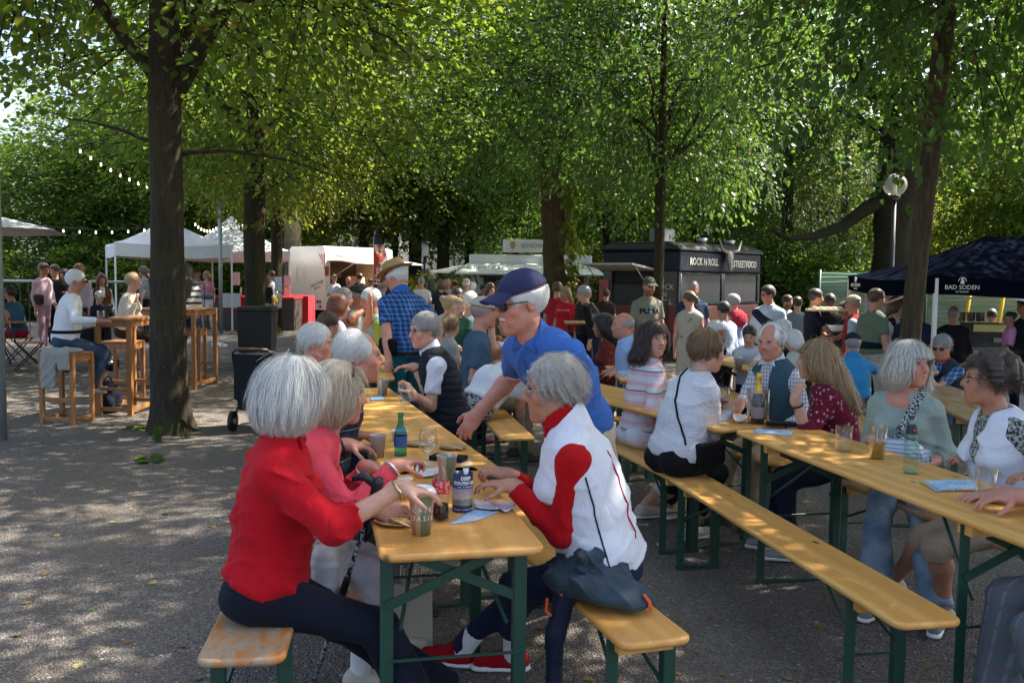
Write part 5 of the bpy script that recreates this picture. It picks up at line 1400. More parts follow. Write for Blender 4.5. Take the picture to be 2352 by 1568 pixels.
make_person('man with glasses in a black quilted vest leaning on the table', (-.42, 6.42), 262, sit=.48, lean=20, head=238, hp=6, size=.98, skin=FAIR, hair=('short', (.12, .11, .1), (.42, .41, .38)), glasses='black', age=.75, top=(.6, .62, .68), vest=('quilt', [(.014, .016, .024)]), collar=(.6, .62, .68), bottom=NAVY,
    rh=Q(952, 842, 6.45), lh=Q(950, 908, 6.05), curl=(.9, .4), hdir=((-.3, 0, .6), (-.9, .2, 0)), pole=((0, .3, -1), (.3, -.4, -1)), wr=1.6, extra=lambda J: watch(J, 1, BLACKP(), .06, .032))
def polo_extra(J):
    T = J['T']; m = Sdf(); m.cone(T(-.026, .094, -.051), T(0, .1015, -.043), .0075, .0095, .006); m.cone(T(.026, .094, -.051), T(0, .1015, -.043), .0075, .0095, .006); m.noise = wrinkle(.002, .008, 3)
    sdf_obj('moustache', m, .004, hair_mat(*WHAIR), J['root'])
    rx, fy, up, mid = J['rx'], J['fy'], J['up'], J['mid']; S = J['top']
    def onto(p):
        p = Vector(p)
        for _ in range(12): p = p - fy * float(S(np.array(p, f32)[None])[0]) * .8
        return p
    for k in range(2):
        c = onto(mid + up * (.215 - .075 * k) + fy * .16); m = MB(); m.tube([c, c + fy * .004], .006, 10); m.build('button', WHITEP(), J['root'], True)
    m = MB()
    pts = [onto(mid + up * (.27 - .03 * i) + fy * .16) + fy * .001 for i in range(7)]; m.tube(pts, .002, 5); m.build('placket', fabric(srgb(46, 80, 140)), J['root'])
    text_at(J, 'Source', .028, (.6, .62, .66), .05, dx=-.1)
    for e in (-1, 1):
        a, el, w, _ = J['arms'][e]; d = (Vector(el) - a).normalized(); c = Vector(a) + (Vector(el) - a) * .672; x = d.orthogonal().normalized(); y = d.cross(x); m = MB(); rr = .0668 * J['s']
        m.tube([c + x * math.cos(q) * rr + y * math.sin(q) * rr for q in np.linspace(0, 2 * math.pi, 25)], .0022, 5, False); m.build('sleeve_piping', WHITEP(), J['root'], True)
make_person('standing man in a blue polo shirt and navy cap bending over the table', (.31, 4.04), 228, lean=42, head=250, hp=12, size=.995, fat=1.05, skin=RUDDY, hair=('short', *WHAIR), cap=('cap', srgb(46, 50, 82)), glasses='dark', age=.9, nose=1.25, open_=.5,
    top=srgb(60, 100, 168), sleeve='short', collar=srgb(58, 97, 164), bottom=(.47, .4, .3), shoes=(.02, .03, .07), rh=Q(1098, 948, 4.22), lh=Q(1366, 1010, 4.12), curl=(.55, .5), hdir=((-.1, -.1, -1), (-.55, -.05, -.8)), palm=((-1, 0, .0), (-.3, .2, -.6)), pole=((.4, .6, .2), (.5, .6, .3)), rf=P(1292, 1392) + V3((0, 0, .085)), lf=V3((.62, 4.5, .085)), extra=polo_extra, h=.0075)
def vestw_extra(J):
    S = J['vest']; rx, fy, up, mid = J['rx'], J['fy'], J['up'], J['mid']
    def seam(pts, mt, nm, r=.0035):
        q = np.array([p for p, n in pts], f32)
        for _ in range(14):
            d = S(q); g_ = unit(np.stack([S(q + np.eye(3, dtype=f32)[i] * .006) - S(q - np.eye(3, dtype=f32)[i] * .006) for i in range(3)], -1)); q = (q - g_ * np.clip(d, -.02, .02)[:, None]).astype(f32)
        m = MB(); m.tube([Vector(p) for p in q], r, 5); m.build(nm, mt, J['root'], True)
    navy, red = fabric((.015, .02, .045)), fabric((.45, .02, .03))
    L = -rx
    seam([(mid + up * (.14 - .035 * i) + L * .2 - fy * (.03 - .003 * i), L) for i in range(10)], navy, 'navy_seam')
    for sgn in (1, -1): seam([(mid + up * (.22 - .04 * i) + L * (.11 * sgn) - fy * .18, L) for i in range(10)], red, 'red_seam')
    K = Sdf(); nk = J['neck']; K.cone(nk - up * .02, nk + up * .1, .1, .088, .01); K.cone(nk - up * .1, nk + up * .2, .084, .078, .01, op='sub'); K.plane(nk + up * .058, (up + fy * .55).normalized()); K.plane(nk - up * .03, -up); K.cone(nk + fy * .1 + up * .1, nk + fy * .12 - up * .1, .05, .03, .01, op='sub')
    sdf_obj('vest_collar', K, .006, fabric((.66, .67, .72)), J['root'])
    K = Sdf(); K.cone(nk, nk + up * .13, .082, .074, .01); K.cone(nk - up * .1, nk + up * .2, .07, .067, .01, op='sub'); K.plane(nk + up * .1, (up + fy * .3).normalized()); K.plane(nk - up * .01, -up); K.cone(nk + fy * .09 + up * .14, nk + fy * .1 + up * .02, .035, .01, .01, op='sub'); K.noise = wrinkle(.003, .05, 2)
    sdf_obj('red_collar', K, .006, fabric(srgb(170, 12, 20)), J['root'])
    m = MB(); T = J['T']; m.lathe([(.0002, -.004), (.004, 0), (.0002, .004)], 8, T(-.08, -.008, -.042)); m.build('earring', STEEL(), J['root'], True)
make_person('grey haired woman in a white vest over a red jumper at the near table', (.345, 3.28), 276, sit=.48, lean=20, head=268, hp=6, size=.95, fem=True, fat=1.12, skin=TAN, hair=('short', (.3, .28, .25), (.62, .58, .5)), glasses='thin', age=.95, nose=1.1, hair_n=3400,
    top=srgb(170, 12, 20), sleeve='long', hem=-.03, vest=(.64, .65, .69), collar=srgb(172, 13, 21), bottom=(.012, .018, .045), leg='slim', shoes=srgb(150, 12, 24), sock=(.7, .7, .72), rh=Q(1172, 1092, 3.42), lh=Q(1178, 1116, 3.22), curl=(.5, .8), hdir=((-.9, .1, .1), (-.95, 0, .25)), palm=(None, (0, .3, -1)), pole=((.3, -.1, -1), (.2, .3, -1)), rf=P(1052, 1528) + V3((0, 0, .085)), lf=P(1178, 1538) + V3((0, 0, .085)), extra=vestw_extra, h=.0075)
# --- straw hat man
def straw(nm):
    g = N(nm); o = g.obj(); w = g.n('TexWave', _wave_type='RINGS', _rings_direction='Z', Scale=55.0, Distortion=.5, Vector=o); n = g.noise(160, 3, .6, o)
    c = g.mix(w.outputs['Fac'], (.34, .2, .075), (.52, .35, .15)); c = g.mix(g.math('MULTIPLY', n, .4), c, (.2, .11, .04)); return g.done(g.bsdf(c, .7, g.bump(g.math('ADD', w.outputs['Fac'], n), .5, .003)))
def pouch(J):
    h_ = J['hip']; m = Sdf(); m.box(h_ + J['rx'] * -.2 + V3((0, -.02, .06)), (.05, .1, .075), .03); sdf_obj('belt_pouch', m, .012, fabric(BLACK), J['root'])
    ring_on(J, J['top'], .0, .016, 'belt', fabric((.02, .014, .01)))
J = stand('man in a straw hat and blue checked shirt standing at the table row', 935, 640, 8.0, 322, lean=14, head=292, hp=24, size=1.0, fat=1.15, skin=RUDDY, hair=('short', *WHAIR), cap=('hat', (.45, .3, .12), mat('straw', straw), (.3, .18, .07)), age=.8, top=('plaid', [(.03, .12, .36), (.008, .018, .06), (.2, .32, .52)], .8), hem=-.06, collar=(.03, .12, .4), bottom=(.01, .085, .095), lh=Q(893, 838, 7.75), rh=Q(1008, 800, 7.9), extra=pouch)
# --- right table group
make_person('woman with a dark brown bob looking over her shoulder in pastel stripes', (.86, 6.05), 70, sit=.48, lean=8, head=158, hp=2, size=.93, fem=True, fat=1.05, skin=FAIR, hair=('longish', (.028, .012, .01), (.075, .033, .026)), age=.7, top=('stripes', [(.60, .58, .6), (.66, .38, .42), (.09, .09, .11)], 1.25), sleeve='long', hem=-.05, neckv=.08, bottom=(.6, .6, .62), leg='crop', shoes=(.5, .42, .34), lh=V3((1.2, 6.05, .82)), rh=V3((1.1, 5.9, .80)), lf=V3((1.2, 6.3, .085)), rf=P(1478, 1190) + V3((0, 0, .085)), hair_n=1500)
def strap(J):
    S = J['top']; pts = []
    for i in range(15):
        t = i / 14; p = J['neck'] + J['rx'] * (-.06) + J['up'] * .03; q = J['hip'] + J['rx'] * .16 + V3((0, -.08, .12)); c = p.lerp(q, t) - J['fy'] * .17
        for _ in range(12): c = c + J['fy'] * float(S(np.array(c, f32)[None])[0]) * .8
        pts.append(c - J['fy'] * .004)
    m = MB(); m.tube(pts, .006, 6); m.build('bag_strap', fabric(BLACK), J['root'], True)
    m = Sdf(); m.box(J['hip'] + V3((.2, .1, .05)), (.04, .09, .06), .02); m.noise = wrinkle(.004, .05, 2); sdf_obj('bag', m, .01, fabric(BLACK), J['root'])
make_person('woman with short auburn hair in a white knitted jumper, back turned', (.94, 5.22), 62, sit=.48, lean=24, head=72, hp=8, size=.95, fem=True, fat=1.22, skin=FAIR, hair=('short', (.12, .062, .024), (.27, .16, .075)), age=.7, hair_n=1700, top=('knit', [(.68, .68, .71), (.32, .31, .34)]), sleeve='long', hem=.03, bottom=(.008, .008, .009), leg='crop', shoes=(.52, .44, .35), lh=Q(1640, 930, 5.62), rh=Q(1672, 950, 5.42), hdir=((.3, .8, .1), (.2, .5, .7)), curl=(.5, .8), lf=P(1540, 1195) + V3((0, 0, .085)), rf=P(1585, 1238) + V3((0, 0, .085)), extra=strap)
make_person('older man in a slate vest and checked shirt behind the wine cooler', (1.80, 6.05), 236, sit=.48, lean=12, head=222, hp=6, size=.93, fat=1.1, skin=RUDDY, hair=('receding', *WHAIR), age=.9, nose=1.15, top=('grid', [(.6, .6, .62), (.06, .07, .22), (.22, .12, .14)], 1.1), sleeve='long', vest=(.045, .085, .11), collar=(.6, .6, .64), bottom=(.4, .31, .19), rh=Q(1694, 938, 5.66), lh=Q(1800, 985, 5.6), curl=(.5, .6), hair_n=1400, wr=1.2)
def bl_extra(J):
    watch(J, -1, BLACKP(), .09, .03); watch(J, 1, BLACKP(), .05, .03)
make_person('young woman with long blond hair in a maroon dotted blouse', (1.95, 5.25), 284, sit=.48, lean=22, head=276, hp=0, size=.88, fem=True, skin=FAIR, hair=('long', (.27, .155, .065), (.5, .34, .17)), age=.2, top=('dots', [(.19, .012, .035), (.55, .32, .36)], .8), sleeve='34', bottom=(.012, .016, .035), shoes=(.3, .3, .3), lh=Q(1826, 915, 5.08), rh=Q(1792, 978, 5.45), curl=(1.0, .5), hdir=((.25, 0, .9), (-.9, -.1, 0)), palm=((.8, .4, 0), None), pole=((-.2, -.2, -1), (.2, .3, -1)), hair_n=1600, extra=bl_extra, rf=V3((1.55, 5.3, .085)), lf=V3((1.6, 5.1, .085)))
def sage_extra(J):
    watch(J, -1, WHITEP(), .05, .031); S = J['top']; pts = []
    for i in range(11):
        t = i / 10; c = (J['neck'] + J['rx'] * -.09 + J['up'] * .02).lerp(J['hip'] + J['rx'] * .02 + V3((0, .1, .2)), t) + J['fy'] * .2
        for _ in range(14): c = c - J['fy'] * float(S(np.array(c, f32)[None])[0]) * .8
        pts.append(c + J['fy'] * .004)
    m = MB()
    for i in range(10): m.bar(pts[i], pts[i + 1], .042, .006, J['fy'])
    m.build('bag_strap', cloth_pat('specks', [(.02, .02, .022), (.5, .5, .48)], .7), J['root'])
    m = Sdf(); c = J['hip'] + V3((-.02, .2, .16)); m.ell(c, (.15, .1, .09), .03); m.noise = wrinkle(.012, .07, 8); sdf_obj('shirt_bundle', m, .008, cloth_pat('stripes', [(.55, .58, .62), (.25, .33, .42)], .35), J['root'])
make_person('woman with a white blond bob in a sage blouse behind the beer glass', (2.06, 4.72), 218, sit=.48, lean=8, head=158, hp=0, size=.90, fem=True, fat=1.12, skin=RUDDY, hair=('longish', (.5, .47, .4), (.78, .75, .66)), age=.8, top=(.27, .33, .29), sleeve='34', hem=-.04, neckv=.04, bottom=LJEAN, leg='wide', shoes=(.2, .2, .2), lh=Q(2112, 1072, 4.5), rh=Q(2005, 1012, 4.62), hdir=((-.8, .2, -.2), (.6, -.3, -.3)), lf=V3((1.98, 4.12, .085)), rf=V3((1.76, 4.28, .085)), extra=sage_extra, hair_n=2400, wr=1.3)
make_person('woman with dark curly hair in a white vest over a speckled blouse', (2.25, 4.0), 268, sit=.48, lean=16, head=285, hp=-2, size=.90, fem=True, fat=1.15, skin=TAN, hair=('curly', (.03, .02, .014), (.1, .065, .045)), glasses='black', age=.6, top=('specks', [(.035, .035, .03), (.42, .42, .38)], .8), sleeve='34', vest=(.66, .67, .72), bottom=(.40, .31, .22), leg='short', shoes=(.45, .4, .28), lh=V3((2.1, 3.62, .83)), rh=V3((2.1, 4.1, .8)), lf=P(2140, 1440) + V3((.05, 0, .085)), rf=P(2080, 1400) + V3((0, .15, .1)), hair_n=1700)
make_person('man at the right edge in grey checked trousers, hand on the table', (2.16, 3.02), 285, sit=.48, lean=2, size=1.0, skin=RUDDY, hair=('short', *GHAIR), top=(.35, .4, .5), sleeve='short', bottom=('grid', [(.10, .11, .125), (.16, .17, .19), (.13, .1, .1)], 3.0), leg='wide', shoes=(.03, .03, .03), lh=P(2340, 1140, .83), rh=V3((1.85, 3.4, .8)), hdir=((-.95, .1, -.05), None), curl=(.4, .4), pole=((.6, -.3, -.8), None), lf=V3((1.78, 2.75, .085)), rf=V3((1.7, 3.1, .085)))
# --- middle ground, seated
seated('bald man in a light blue shirt holding a card', 1440, 724, 8.3, 268, head=262, hp=4, lean=6, skin=RUDDY, hair=('bald', *GHAIR), age=.7, top=(.33, .46, .72), sleeve='long', collar=(.36, .5, .76), bottom=NAVY, rh=Q(1402, 852, 8.3), lh=Q(1412, 856, 8.0), curl=(.5, .6))
seated('woman with long dark hair in a red floral blouse', 1394, 726, 9.0, 275, head=272, lean=10, fem=True, skin=TAN, hair=('long', *DARKH), top=('floral', [(.22, .035, .03), (.4, .22, .08), (.35, .08, .22)]), sleeve='34', bottom=NAVY)
seated('man in a slate tee and light grey cap sitting in profile', 1098, 692, 7.8, 82, head=66, hp=4, lean=4, skin=RUDDY, fat=1.15, hair=('crop', (.2, .16, .13)), cap=('cap', (.42, .41, .36)), top=(.055, .1, .15), sleeve='short', bottom=KHAKI, age=.5, rh=Q(1140, 835, 7.7), lh=Q(1160, 800, 8.0), extra=lambda J: MB().tube([J['T'](-.05, .1, .075), J['T'](-.09, .06, .085), J['T'](-.1, -.01, .09)], .006, 6).build('sunglasses_on_cap', BLACKP(), J['root'], True))
make_person('woman crouching forward on the bench in patterned leggings', (Q(1090, 850, 7.1).x, 7.1), 55, sit=.48, lean=66, head=40, hp=45, size=.98, fem=True, fat=1.1, skin=FAIR, hair=('longish', *BLOND), top=(.66, .67, .7), sleeve='short', hem=.1, bottom=('specks', [(.012, .012, .016), (.4, .4, .4)], 1.3), leg='slim', shoes=(.3, .24, .18), rf=P(1080, 915) + V3((0, 0, .085)), lf=P(1150, 905) + V3((0, 0, .085)), lh=(.2, .62, .45), rh=(-.05, .5, .3))
seated('little girl in a grey top and purple trousers', 1032, 727, 8.7, 62, lean=8, head=30, hp=10, sit=.5, fem=True, skin=PALE, hair=('pony', *BLOND), top=(.36, .37, .36), sleeve='short', bottom=(.09, .02, .2), shoes=(.3, .1, .2), bust=.0)
seated('toddler in a dark green top', 1052, 690, 9.9, 150, head=160, hp=18, sit=.72, skin=PALE, hair=('crop', *BLOND), top=(.015, .09, .06), sleeve='short', bottom=NAVY, shoes=(.3, .3, .3))
seated('woman with a loose blond bun behind the toddler', 1028, 682, 10.4, 80, head=70, hp=12, fem=True, skin=FAIR, hair=('bun', *BLOND), top=(.05, .09, .08), bottom=NAVY)
seated('tanned man with sunglasses on his head, far table', 1050, 665, 12.2, 170, head=160, skin=TAN, hair=('crop', *DARKH), glasses='dark', top=(.45, .44, .42), bottom=NAVY)
seated('white haired man in a pale blue checked shirt, back turned', 1077, 675, 11.3, 20, head=20, skin=FAIR, hair=('short', *WHAIR), top=('grid', [(.4, .48, .58), (.25, .35, .5), (.3, .38, .5)], 1.2), sleeve='short', bottom=NAVY)
seated('bearded young man in an olive tee facing the camera', 1156, 693, 9.3, 192, head=188, hp=6, lean=10, skin=TAN, hair=('short', *DARKH), beard=(.02, .014, .011), top=(.055, .055, .035), sleeve='short', bottom=NAVY, rh=Q(1142, 778, 8.9), lh=Q(1165, 782, 8.8))
seated('child with dark curls in a white tee, hands raised', 1178, 722, 8.6, 285, head=290, lean=4, sit=.48, skin=FAIR, hair=('curly', *DARKH), top=(.6, .63, .7), sleeve='short', bottom=NAVY, lh=Q(1128, 742, 8.3), rh=Q(1132, 740, 8.7), pole=((0, -.2, -1), (0, .2, -1)))
seated('girl with long straight blond hair behind the grey cap', 1128, 700, 9.9, 200, head=230, hp=15, fem=True, skin=FAIR, hair=('long', *BLOND), top=(.3, .1, .12), sleeve='short', bottom=NAVY)
seated('man with a navy cap and sky blue polo, back turned', 1958, 774, 8.4, 355, head=12, hp=8, lean=16, fat=1.2, skin=RUDDY, hair=('short', *GHAIR), cap=('cap', (.012, .02, .045)), top=(.035, .24, .48), sleeve='short', collar=(.035, .23, .46), bottom=(.06, .07, .09), rh=(.3, .3, .85), lh=(-.25, .35, .85))
seated('man with sunglasses and red collar covering his mouth', 2165, 778, 7.6, 238, head=225, hp=8, lean=14, skin=TAN, hair=('short', *GHAIR), glasses='dark', age=.8, top=('plaid', [(.05, .16, .35), (.015, .03, .09), (.3, .45, .6)], .7), sleeve='34', vest=(.025, .03, .045), collar=(.5, .05, .05, 1), bottom=DENIM, rh=Q(2148, 858, 7.25), lh=Q(2115, 915, 7.1), hdir=((-.3, .0, .8), (-.8, -.2, 0)), curl=(.8, .9), pole=((.2, -.2, -1), (0, -.2, -1)))
seated('grey haired man in navy resting his face on his hand', 1640, 740, 9.9, 52, head=72, hp=8, lean=16, skin=RUDDY, hair=('short', *WHAIR), glasses='black', top=(.012, .016, .03), sleeve='long', bottom=DENIM, rh=Q(1662, 782, 9.9), hdir=(None, (0, 0, 1)))
seated('person in a pale shirt leaning on the table with the grey cup', 1722, 752, 9.7, 205, head=200, hp=16, lean=14, skin=FAIR, hair=('short', *DARKH), top=(.5, .53, .58), sleeve='long', bottom=NAVY, rh=Q(1700, 838, 9.2), lh=Q(1725, 836, 9.2))
seated('woman with fluffy white hair and glasses in navy', 1803, 742, 9.9, 262, head=258, hp=5, fem=True, skin=TAN, hair=('fluffy', *WHAIR), glasses='black', age=.8, top=(.012, .015, .03), sleeve='long', bottom=NAVY, rh=Q(1790, 835, 9.6))
seated('woman with a straight white bob in cream', 1828, 766, 9.1, 280, head=275, hp=4, fem=True, skin=FAIR, hair=('longish', *WHAIR), top=(.55, .53, .48), sleeve='long', bottom=BEIGE)
# left row, far end
seated('person with brown hair seen from behind at the left row', 745, 722, 8.2, 70, head=60, hp=14, skin=FAIR, hair=('short', *BROWNH), top=(.012, .014, .02), bottom=NAVY)
seated('woman with a red brown bob and white top', 770, 682, 9.6, 72, head=60, fem=True, skin=FAIR, hair=('bob', (.12, .03, .012), (.22, .07, .03)), top=(.6, .6, .64), sleeve='short', bottom=NAVY)
seated('grey haired woman beside the dark green cap', 782, 667, 11.6, 72, head=75, fem=True, skin=FAIR, hair=('bob', *GHAIR), top=(.2, .1, .12), bottom=NAVY)
seated('person with a dark green cap and glasses drinking', 812, 662, 11.9, 80, head=88, hp=10, skin=TAN, hair=('short', *GHAIR), cap=('cap', (.018, .03, .028)), glasses='black', top=(.3, .3, .32), sleeve='short', bottom=NAVY, rh=Q(842, 708, 11.6))
seated('grey haired man in a lime tee with hand over his mouth', 862, 668, 10.2, 252, head=235, hp=6, lean=10, skin=RUDDY, hair=('short', *WHAIR), top=(.28, .36, .08), sleeve='short', vest=(.28, .36, .33), bottom=NAVY, rh=Q(850, 702, 9.9), hdir=((0, 0, 1), (0, 0, 1)), pole=((0, 0, -1), (-.3, -.2, -1)))
seated('man with a black cap behind the hand over mouth man', 838, 664, 12.4, 262, head=255, skin=RUDDY, hair=('crop', *GHAIR), cap=('cap', (.01, .01, .014)), top=(.02, .025, .04), bottom=NAVY)
# --- left: bar stools and the group behind
make_person('man in white with sunglasses sitting on the bar stool', (Q(148, 800, 9.85).x, 9.85), 58, sit=.76, lean=12, head=78, hp=5, size=.95, fat=1.18, skin=TAN, hair=('short', *WHAIR), glasses='dark', top=(.66, .67, .70), sleeve='long', hem=-.06, bottom=('denim', [(.025, .045, .08), (.05, .085, .14)]), shoes=(.3, .24, .2), rh=Q(228, 736, 9.6), lh=Q(225, 742, 10.1), rf=(.12, .25, .33), lf=(-.12, .3, .35), extra=lambda J: (ring_on(J, J['top'], .1, .018, 'waist_strap', fabric(BLACK)), sdf_obj('waist_bag', Sdf().box(J['hip'] + V3((-.2, -.03, .08)), (.06, .11, .07), .04), .014, fabric(BLACK), J['root'])))
make_person('woman in a beige blazer sipping at the high table', (Q(288, 760, 11.7).x, 11.7), 82, sit=.76, lean=10, head=84, hp=2, size=.92, fem=True, skin=FAIR, hair=('short', *BLOND), top=(.52, .46, .36), sleeve='long', hem=-.12, bottom=(.03, .018, .012), leg='wide', shoes=(.6, .6, .6), rh=Q(312, 692, 11.5), hdir=(None, (.3, 0, 1)), pole=(None, (0, -.3, -1)), lh=(-.1, .35, 1.0), rf=(.1, .42, .36), lf=(-.1, .42, .36))
make_person('woman in a black and white striped jumper behind the big trunk', (Q(428, 760, 13.3).x, 13.3), 348, sit=.82, lean=4, size=1.0, fem=True, skin=FAIR, hair=('long', *DARKH), top=('stripes', [(.62, .62, .63), (.012, .013, .022)], 1.7), sleeve='long', bottom=('denim', [(.02, .05, .1), (.04, .08, .15)]), shoes=(.05, .05, .05), lf=(-.1, .3, .35), rf=(.1, .3, .35))
seated('woman in a blue sleeveless top and red trousers at the left edge', 28, 660, 15.6, 285, sit=.45, lean=14, fem=True, skin=TAN, hair=('short', *DARKH), top=(.04, .1, .18), sleeve='none', bottom=(.3, .012, .035), leg='slim', shoes=(.6, .6, .6), rh=(.05, .38, .95), pole=(None, (0, -.3, -1)))
S = stand
S('standing man in a pale pink shirt with a brown handbag beside him', 97, 604, 17.5, 110, skin=RUDDY, hair=('short', *BROWNH), top=(.6, .42, .5), sleeve='long', bottom=(.4, .25, .3), leg='slim', extra=lambda J: sdf_obj('handbag', Sdf().box(J['hip'] + V3((.2, .05, .12)), (.05, .16, .1), .04), .02, fabric((.05, .03, .025)), J['root']))
S('man in a black polo half hidden behind the man in white', 128, 608, 18, 190, skin=FAIR, hair=('short', *BROWNH), top=(.02, .02, .025), bottom=NAVY)
S('woman with long dark hair drinking beside the sunglasses man', 152, 618, 18.6, 200, fem=True, skin=FAIR, hair=('long', *DARKH), top=(.05, .03, .03), bottom=NAVY, rh=(.05, .28, 1.42))
S('standing man with sunglasses in a light lilac shirt', 184, 606, 17.0, 195, skin=RUDDY, hair=('short', (.2, .1, .04), (.35, .2, .1)), glasses='dark', top=(.55, .46, .58), sleeve='long', bottom=(.02, .02, .03), rh=(.12, .25, 1.2))
S('woman in a rust brown jacket over a white top', 233, 628, 17.2, 150, fem=True, skin=FAIR, hair=('longish', (.1, .045, .02), (.2, .1, .05)), top=(.6, .6, .62), vest=(.14, .045, .015), sleeve='long', bottom=NAVY)
S('child in a white cap and navy dress beside the high table', 226, 672, 15.4, 130, fem=True, skin=PALE, hair=('pony', *BROWNH), cap=('cap', (.65, .65, .66)), top=(.015, .02, .05), bottom=(.015, .02, .05), skirt=.3, leg='thigh', bust=0)
S('long haired man in a grey tee under the left tent', 333, 610, 22.5, 255, hp=20, skin=FAIR, hair=('long', *BROWNH), top=(.22, .24, .26), sleeve='short', bottom=NAVY)
S('man with a straw hat and checked shirt under the tent', 437, 614, 26.0, 175, skin=RUDDY, hair=('short', *GHAIR), cap=('hat', (.5, .38, .17)), top=('grid', [(.45, .5, .48), (.2, .28, .25), (.25, .3, .3)], 3), sleeve='short', bottom=(.04, .06, .1))
S('man with a flat grey cap behind the woman in pink', 456, 620, 27, 240, skin=RUDDY, hair=('short', *GHAIR), cap=('cap', (.1, .11, .13)), top=(.3, .3, .33), bottom=NAVY)
S('woman in a pink blouse and white trousers walking by the pole', 475, 622, 24.8, 172, fem=True, skin=FAIR, hair=('longish', *BLOND), top=(.5, .2, .24), sleeve='short', bottom=(.62, .62, .64), leg='crop', shoes=(.4, .33, .27), glasses='thin', lf=(-.14, .16, .09), rf=(.12, -.12, .09), extra=lambda J: sdf_obj('tied_jacket', Sdf().ell(J['hip'] + V3((0, .02, .08)), (.2, .17, .08), .03), .03, fabric((.12, .17, .22)), J['root']))
S('man in a cream tee serving behind the stall counter', 582, 640, 29.5, 180, skin=RUDDY, hair=('bald', *GHAIR), top=(.5, .47, .4), bottom=NAVY)
S('person in a navy suit behind the linden trunk', 603, 622, 27.5, 20, skin=FAIR, hair=('short', *DARKH), top=(.012, .016, .04), sleeve='long', bottom=(.012, .016, .04))
S('woman with a shoulder bag in a leopard skirt by the bin', 612, 636, 24.5, 10, fem=True, skin=FAIR, hair=('longish', (.09, .03, .015)), top=(.012, .012, .014), sleeve='short', bottom=('specks', [(.3, .25, .18), (.09, .07, .05)], 2), skirt=.42, leg='thigh', shoes=(.3, .3, .3))
S('man in a white tee and yellow shirt tied at the waist', 626, 622, 25.5, 300, skin=RUDDY, hair=('short', *BROWNH), top=(.6, .6, .63), sleeve='short', bottom=(.1, .1, .11), leg='short', shoes=(.5, .52, .55), extra=lambda J: sdf_obj('tied_shirt', Sdf().ell(J['hip'] + V3((0, 0, -.02)), (.19, .16, .16), .03), .03, fabric((.6, .45, .03)), J['root']))
S('girl in black with a coral skirt over pale jeans', 684, 632, 31.0, 305, fem=True, skin=TAN, hair=('long', *DARKH), top=(.012, .012, .015), sleeve='short', bottom=(.5, .14, .16), skirt=.36, leg='slim', shoes=(.015, .015, .018), lf=(-.13, -.1, .09), rf=(.13, .12, .09), extra=lambda J: [sdf_obj('jeans_leg', Sdf().cone(J['legs'][e][1] + V3((0, 0, .1)), J['legs'][e][2], .075, .055, .02), .03, cloth(LJEAN), J['root']) for e in (-1, 1)])
G_Q = None
S('woman in a white shirt at the hot dog hatch', 768, 630, 25.5, 175, fem=True, skin=FAIR, hair=('bun', *BLOND), top=(.62, .62, .63), sleeve='short', bottom=NAVY, rh=(.1, .3, 1.1))
S('bald man in black holding yellow paper at the trailer', 800, 635, 24.8, 160, skin=RUDDY, hair=('bald', *GHAIR), top=(.012, .012, .014), bottom=NAVY, rh=(.1, .35, 1.2), lh=(-.05, .35, 1.15))
S('man in navy facing the hot dog counter', 826, 628, 27, 20, skin=FAIR, hair=('short', *DARKH), top=(.014, .018, .04), bottom=NAVY)
S('woman in red by the trailer counter', 852, 640, 26, 230, fem=True, skin=FAIR, hair=('bun', *BROWNH), top=(.4, .03, .04), bottom=NAVY)
S('person in a washed blue hooded coat', 868, 636, 23.5, 60, lean=18, skin=FAIR, hair=('short', *BROWNH), top=(.1, .17, .25), sleeve='long', hem=-.3, bottom=(.08, .12, .18))
S('blond child near the straw hat man', 878, 650, 20.5, 80, skin=PALE, hair=('short', *BLOND), top=(.2, .25, .32), bottom=NAVY)
S('man in dark blue behind the blond child', 892, 632, 22.5, 300, skin=RUDDY, hair=('short', *DARKH), top=(.02, .03, .06), bottom=NAVY)
S('grey haired man in navy just behind the straw hat', 918, 615, 13.0, 20, skin=FAIR, hair=('short', *GHAIR), top=(.018, .02, .03), sleeve='long', bottom=NAVY)
S('man in a white tee in the queue', 968, 636, 19.5, 350, skin=RUDDY, hair=('crop', *GHAIR), top=(.6, .58, .56), bottom=NAVY)
S('woman with long dark hair in the queue', 988, 642, 20.5, 10, fem=True, skin=FAIR, hair=('long', *DARKH), top=(.03, .03, .035), bottom=NAVY)
S('brown haired person in navy in the queue', 1014, 643, 19.0, 330, skin=FAIR, hair=('bob', *BROWNH), top=(.018, .022, .035), sleeve='short', bottom=('denim', [(.02, .04, .09), (.04, .07, .14)]))
S('grey haired man in a light tee with folded arms', 1030, 640, 20.5, 200, skin=RUDDY, hair=('bald', *GHAIR), top=(.4, .39, .36), bottom=NAVY, rh=(-.05, .24, 1.2), lh=(.05, .26, 1.15))
S('bald man in black at the end of the queue', 1044, 642, 21.5, 20, skin=RUDDY, hair=('bald', *DARKH), top=(.01, .01, .012), bottom=NAVY)
S('man in a bright red polo and white cap standing in the sun', 1070, 641, 19.0, 15, skin=RUDDY, fat=1.2, hair=('short', *WHAIR), cap=('cap', (.6, .52, .4)), top=(.55, .06, .05), bottom=BEIGE)
S('white haired woman half hidden behind the red polo', 1082, 648, 20, 60, fem=True, skin=FAIR, hair=('bob', *WHAIR), top=(.5, .45, .42), bottom=BEIGE)
S('woman in a pale dotted dress under the kiosk awning', 1125, 650, 17.0, 165, head=150, fem=True, skin=FAIR, hair=('longish', *BROWNH), top=('dots', [(.55, .48, .44), (.08, .06, .06)], 1.6), sleeve='none', bottom=('dots', [(.55, .48, .44), (.08, .06, .06)], 1.6), skirt=.5, leg='thigh', rh=(-.05, .25, 1.2))
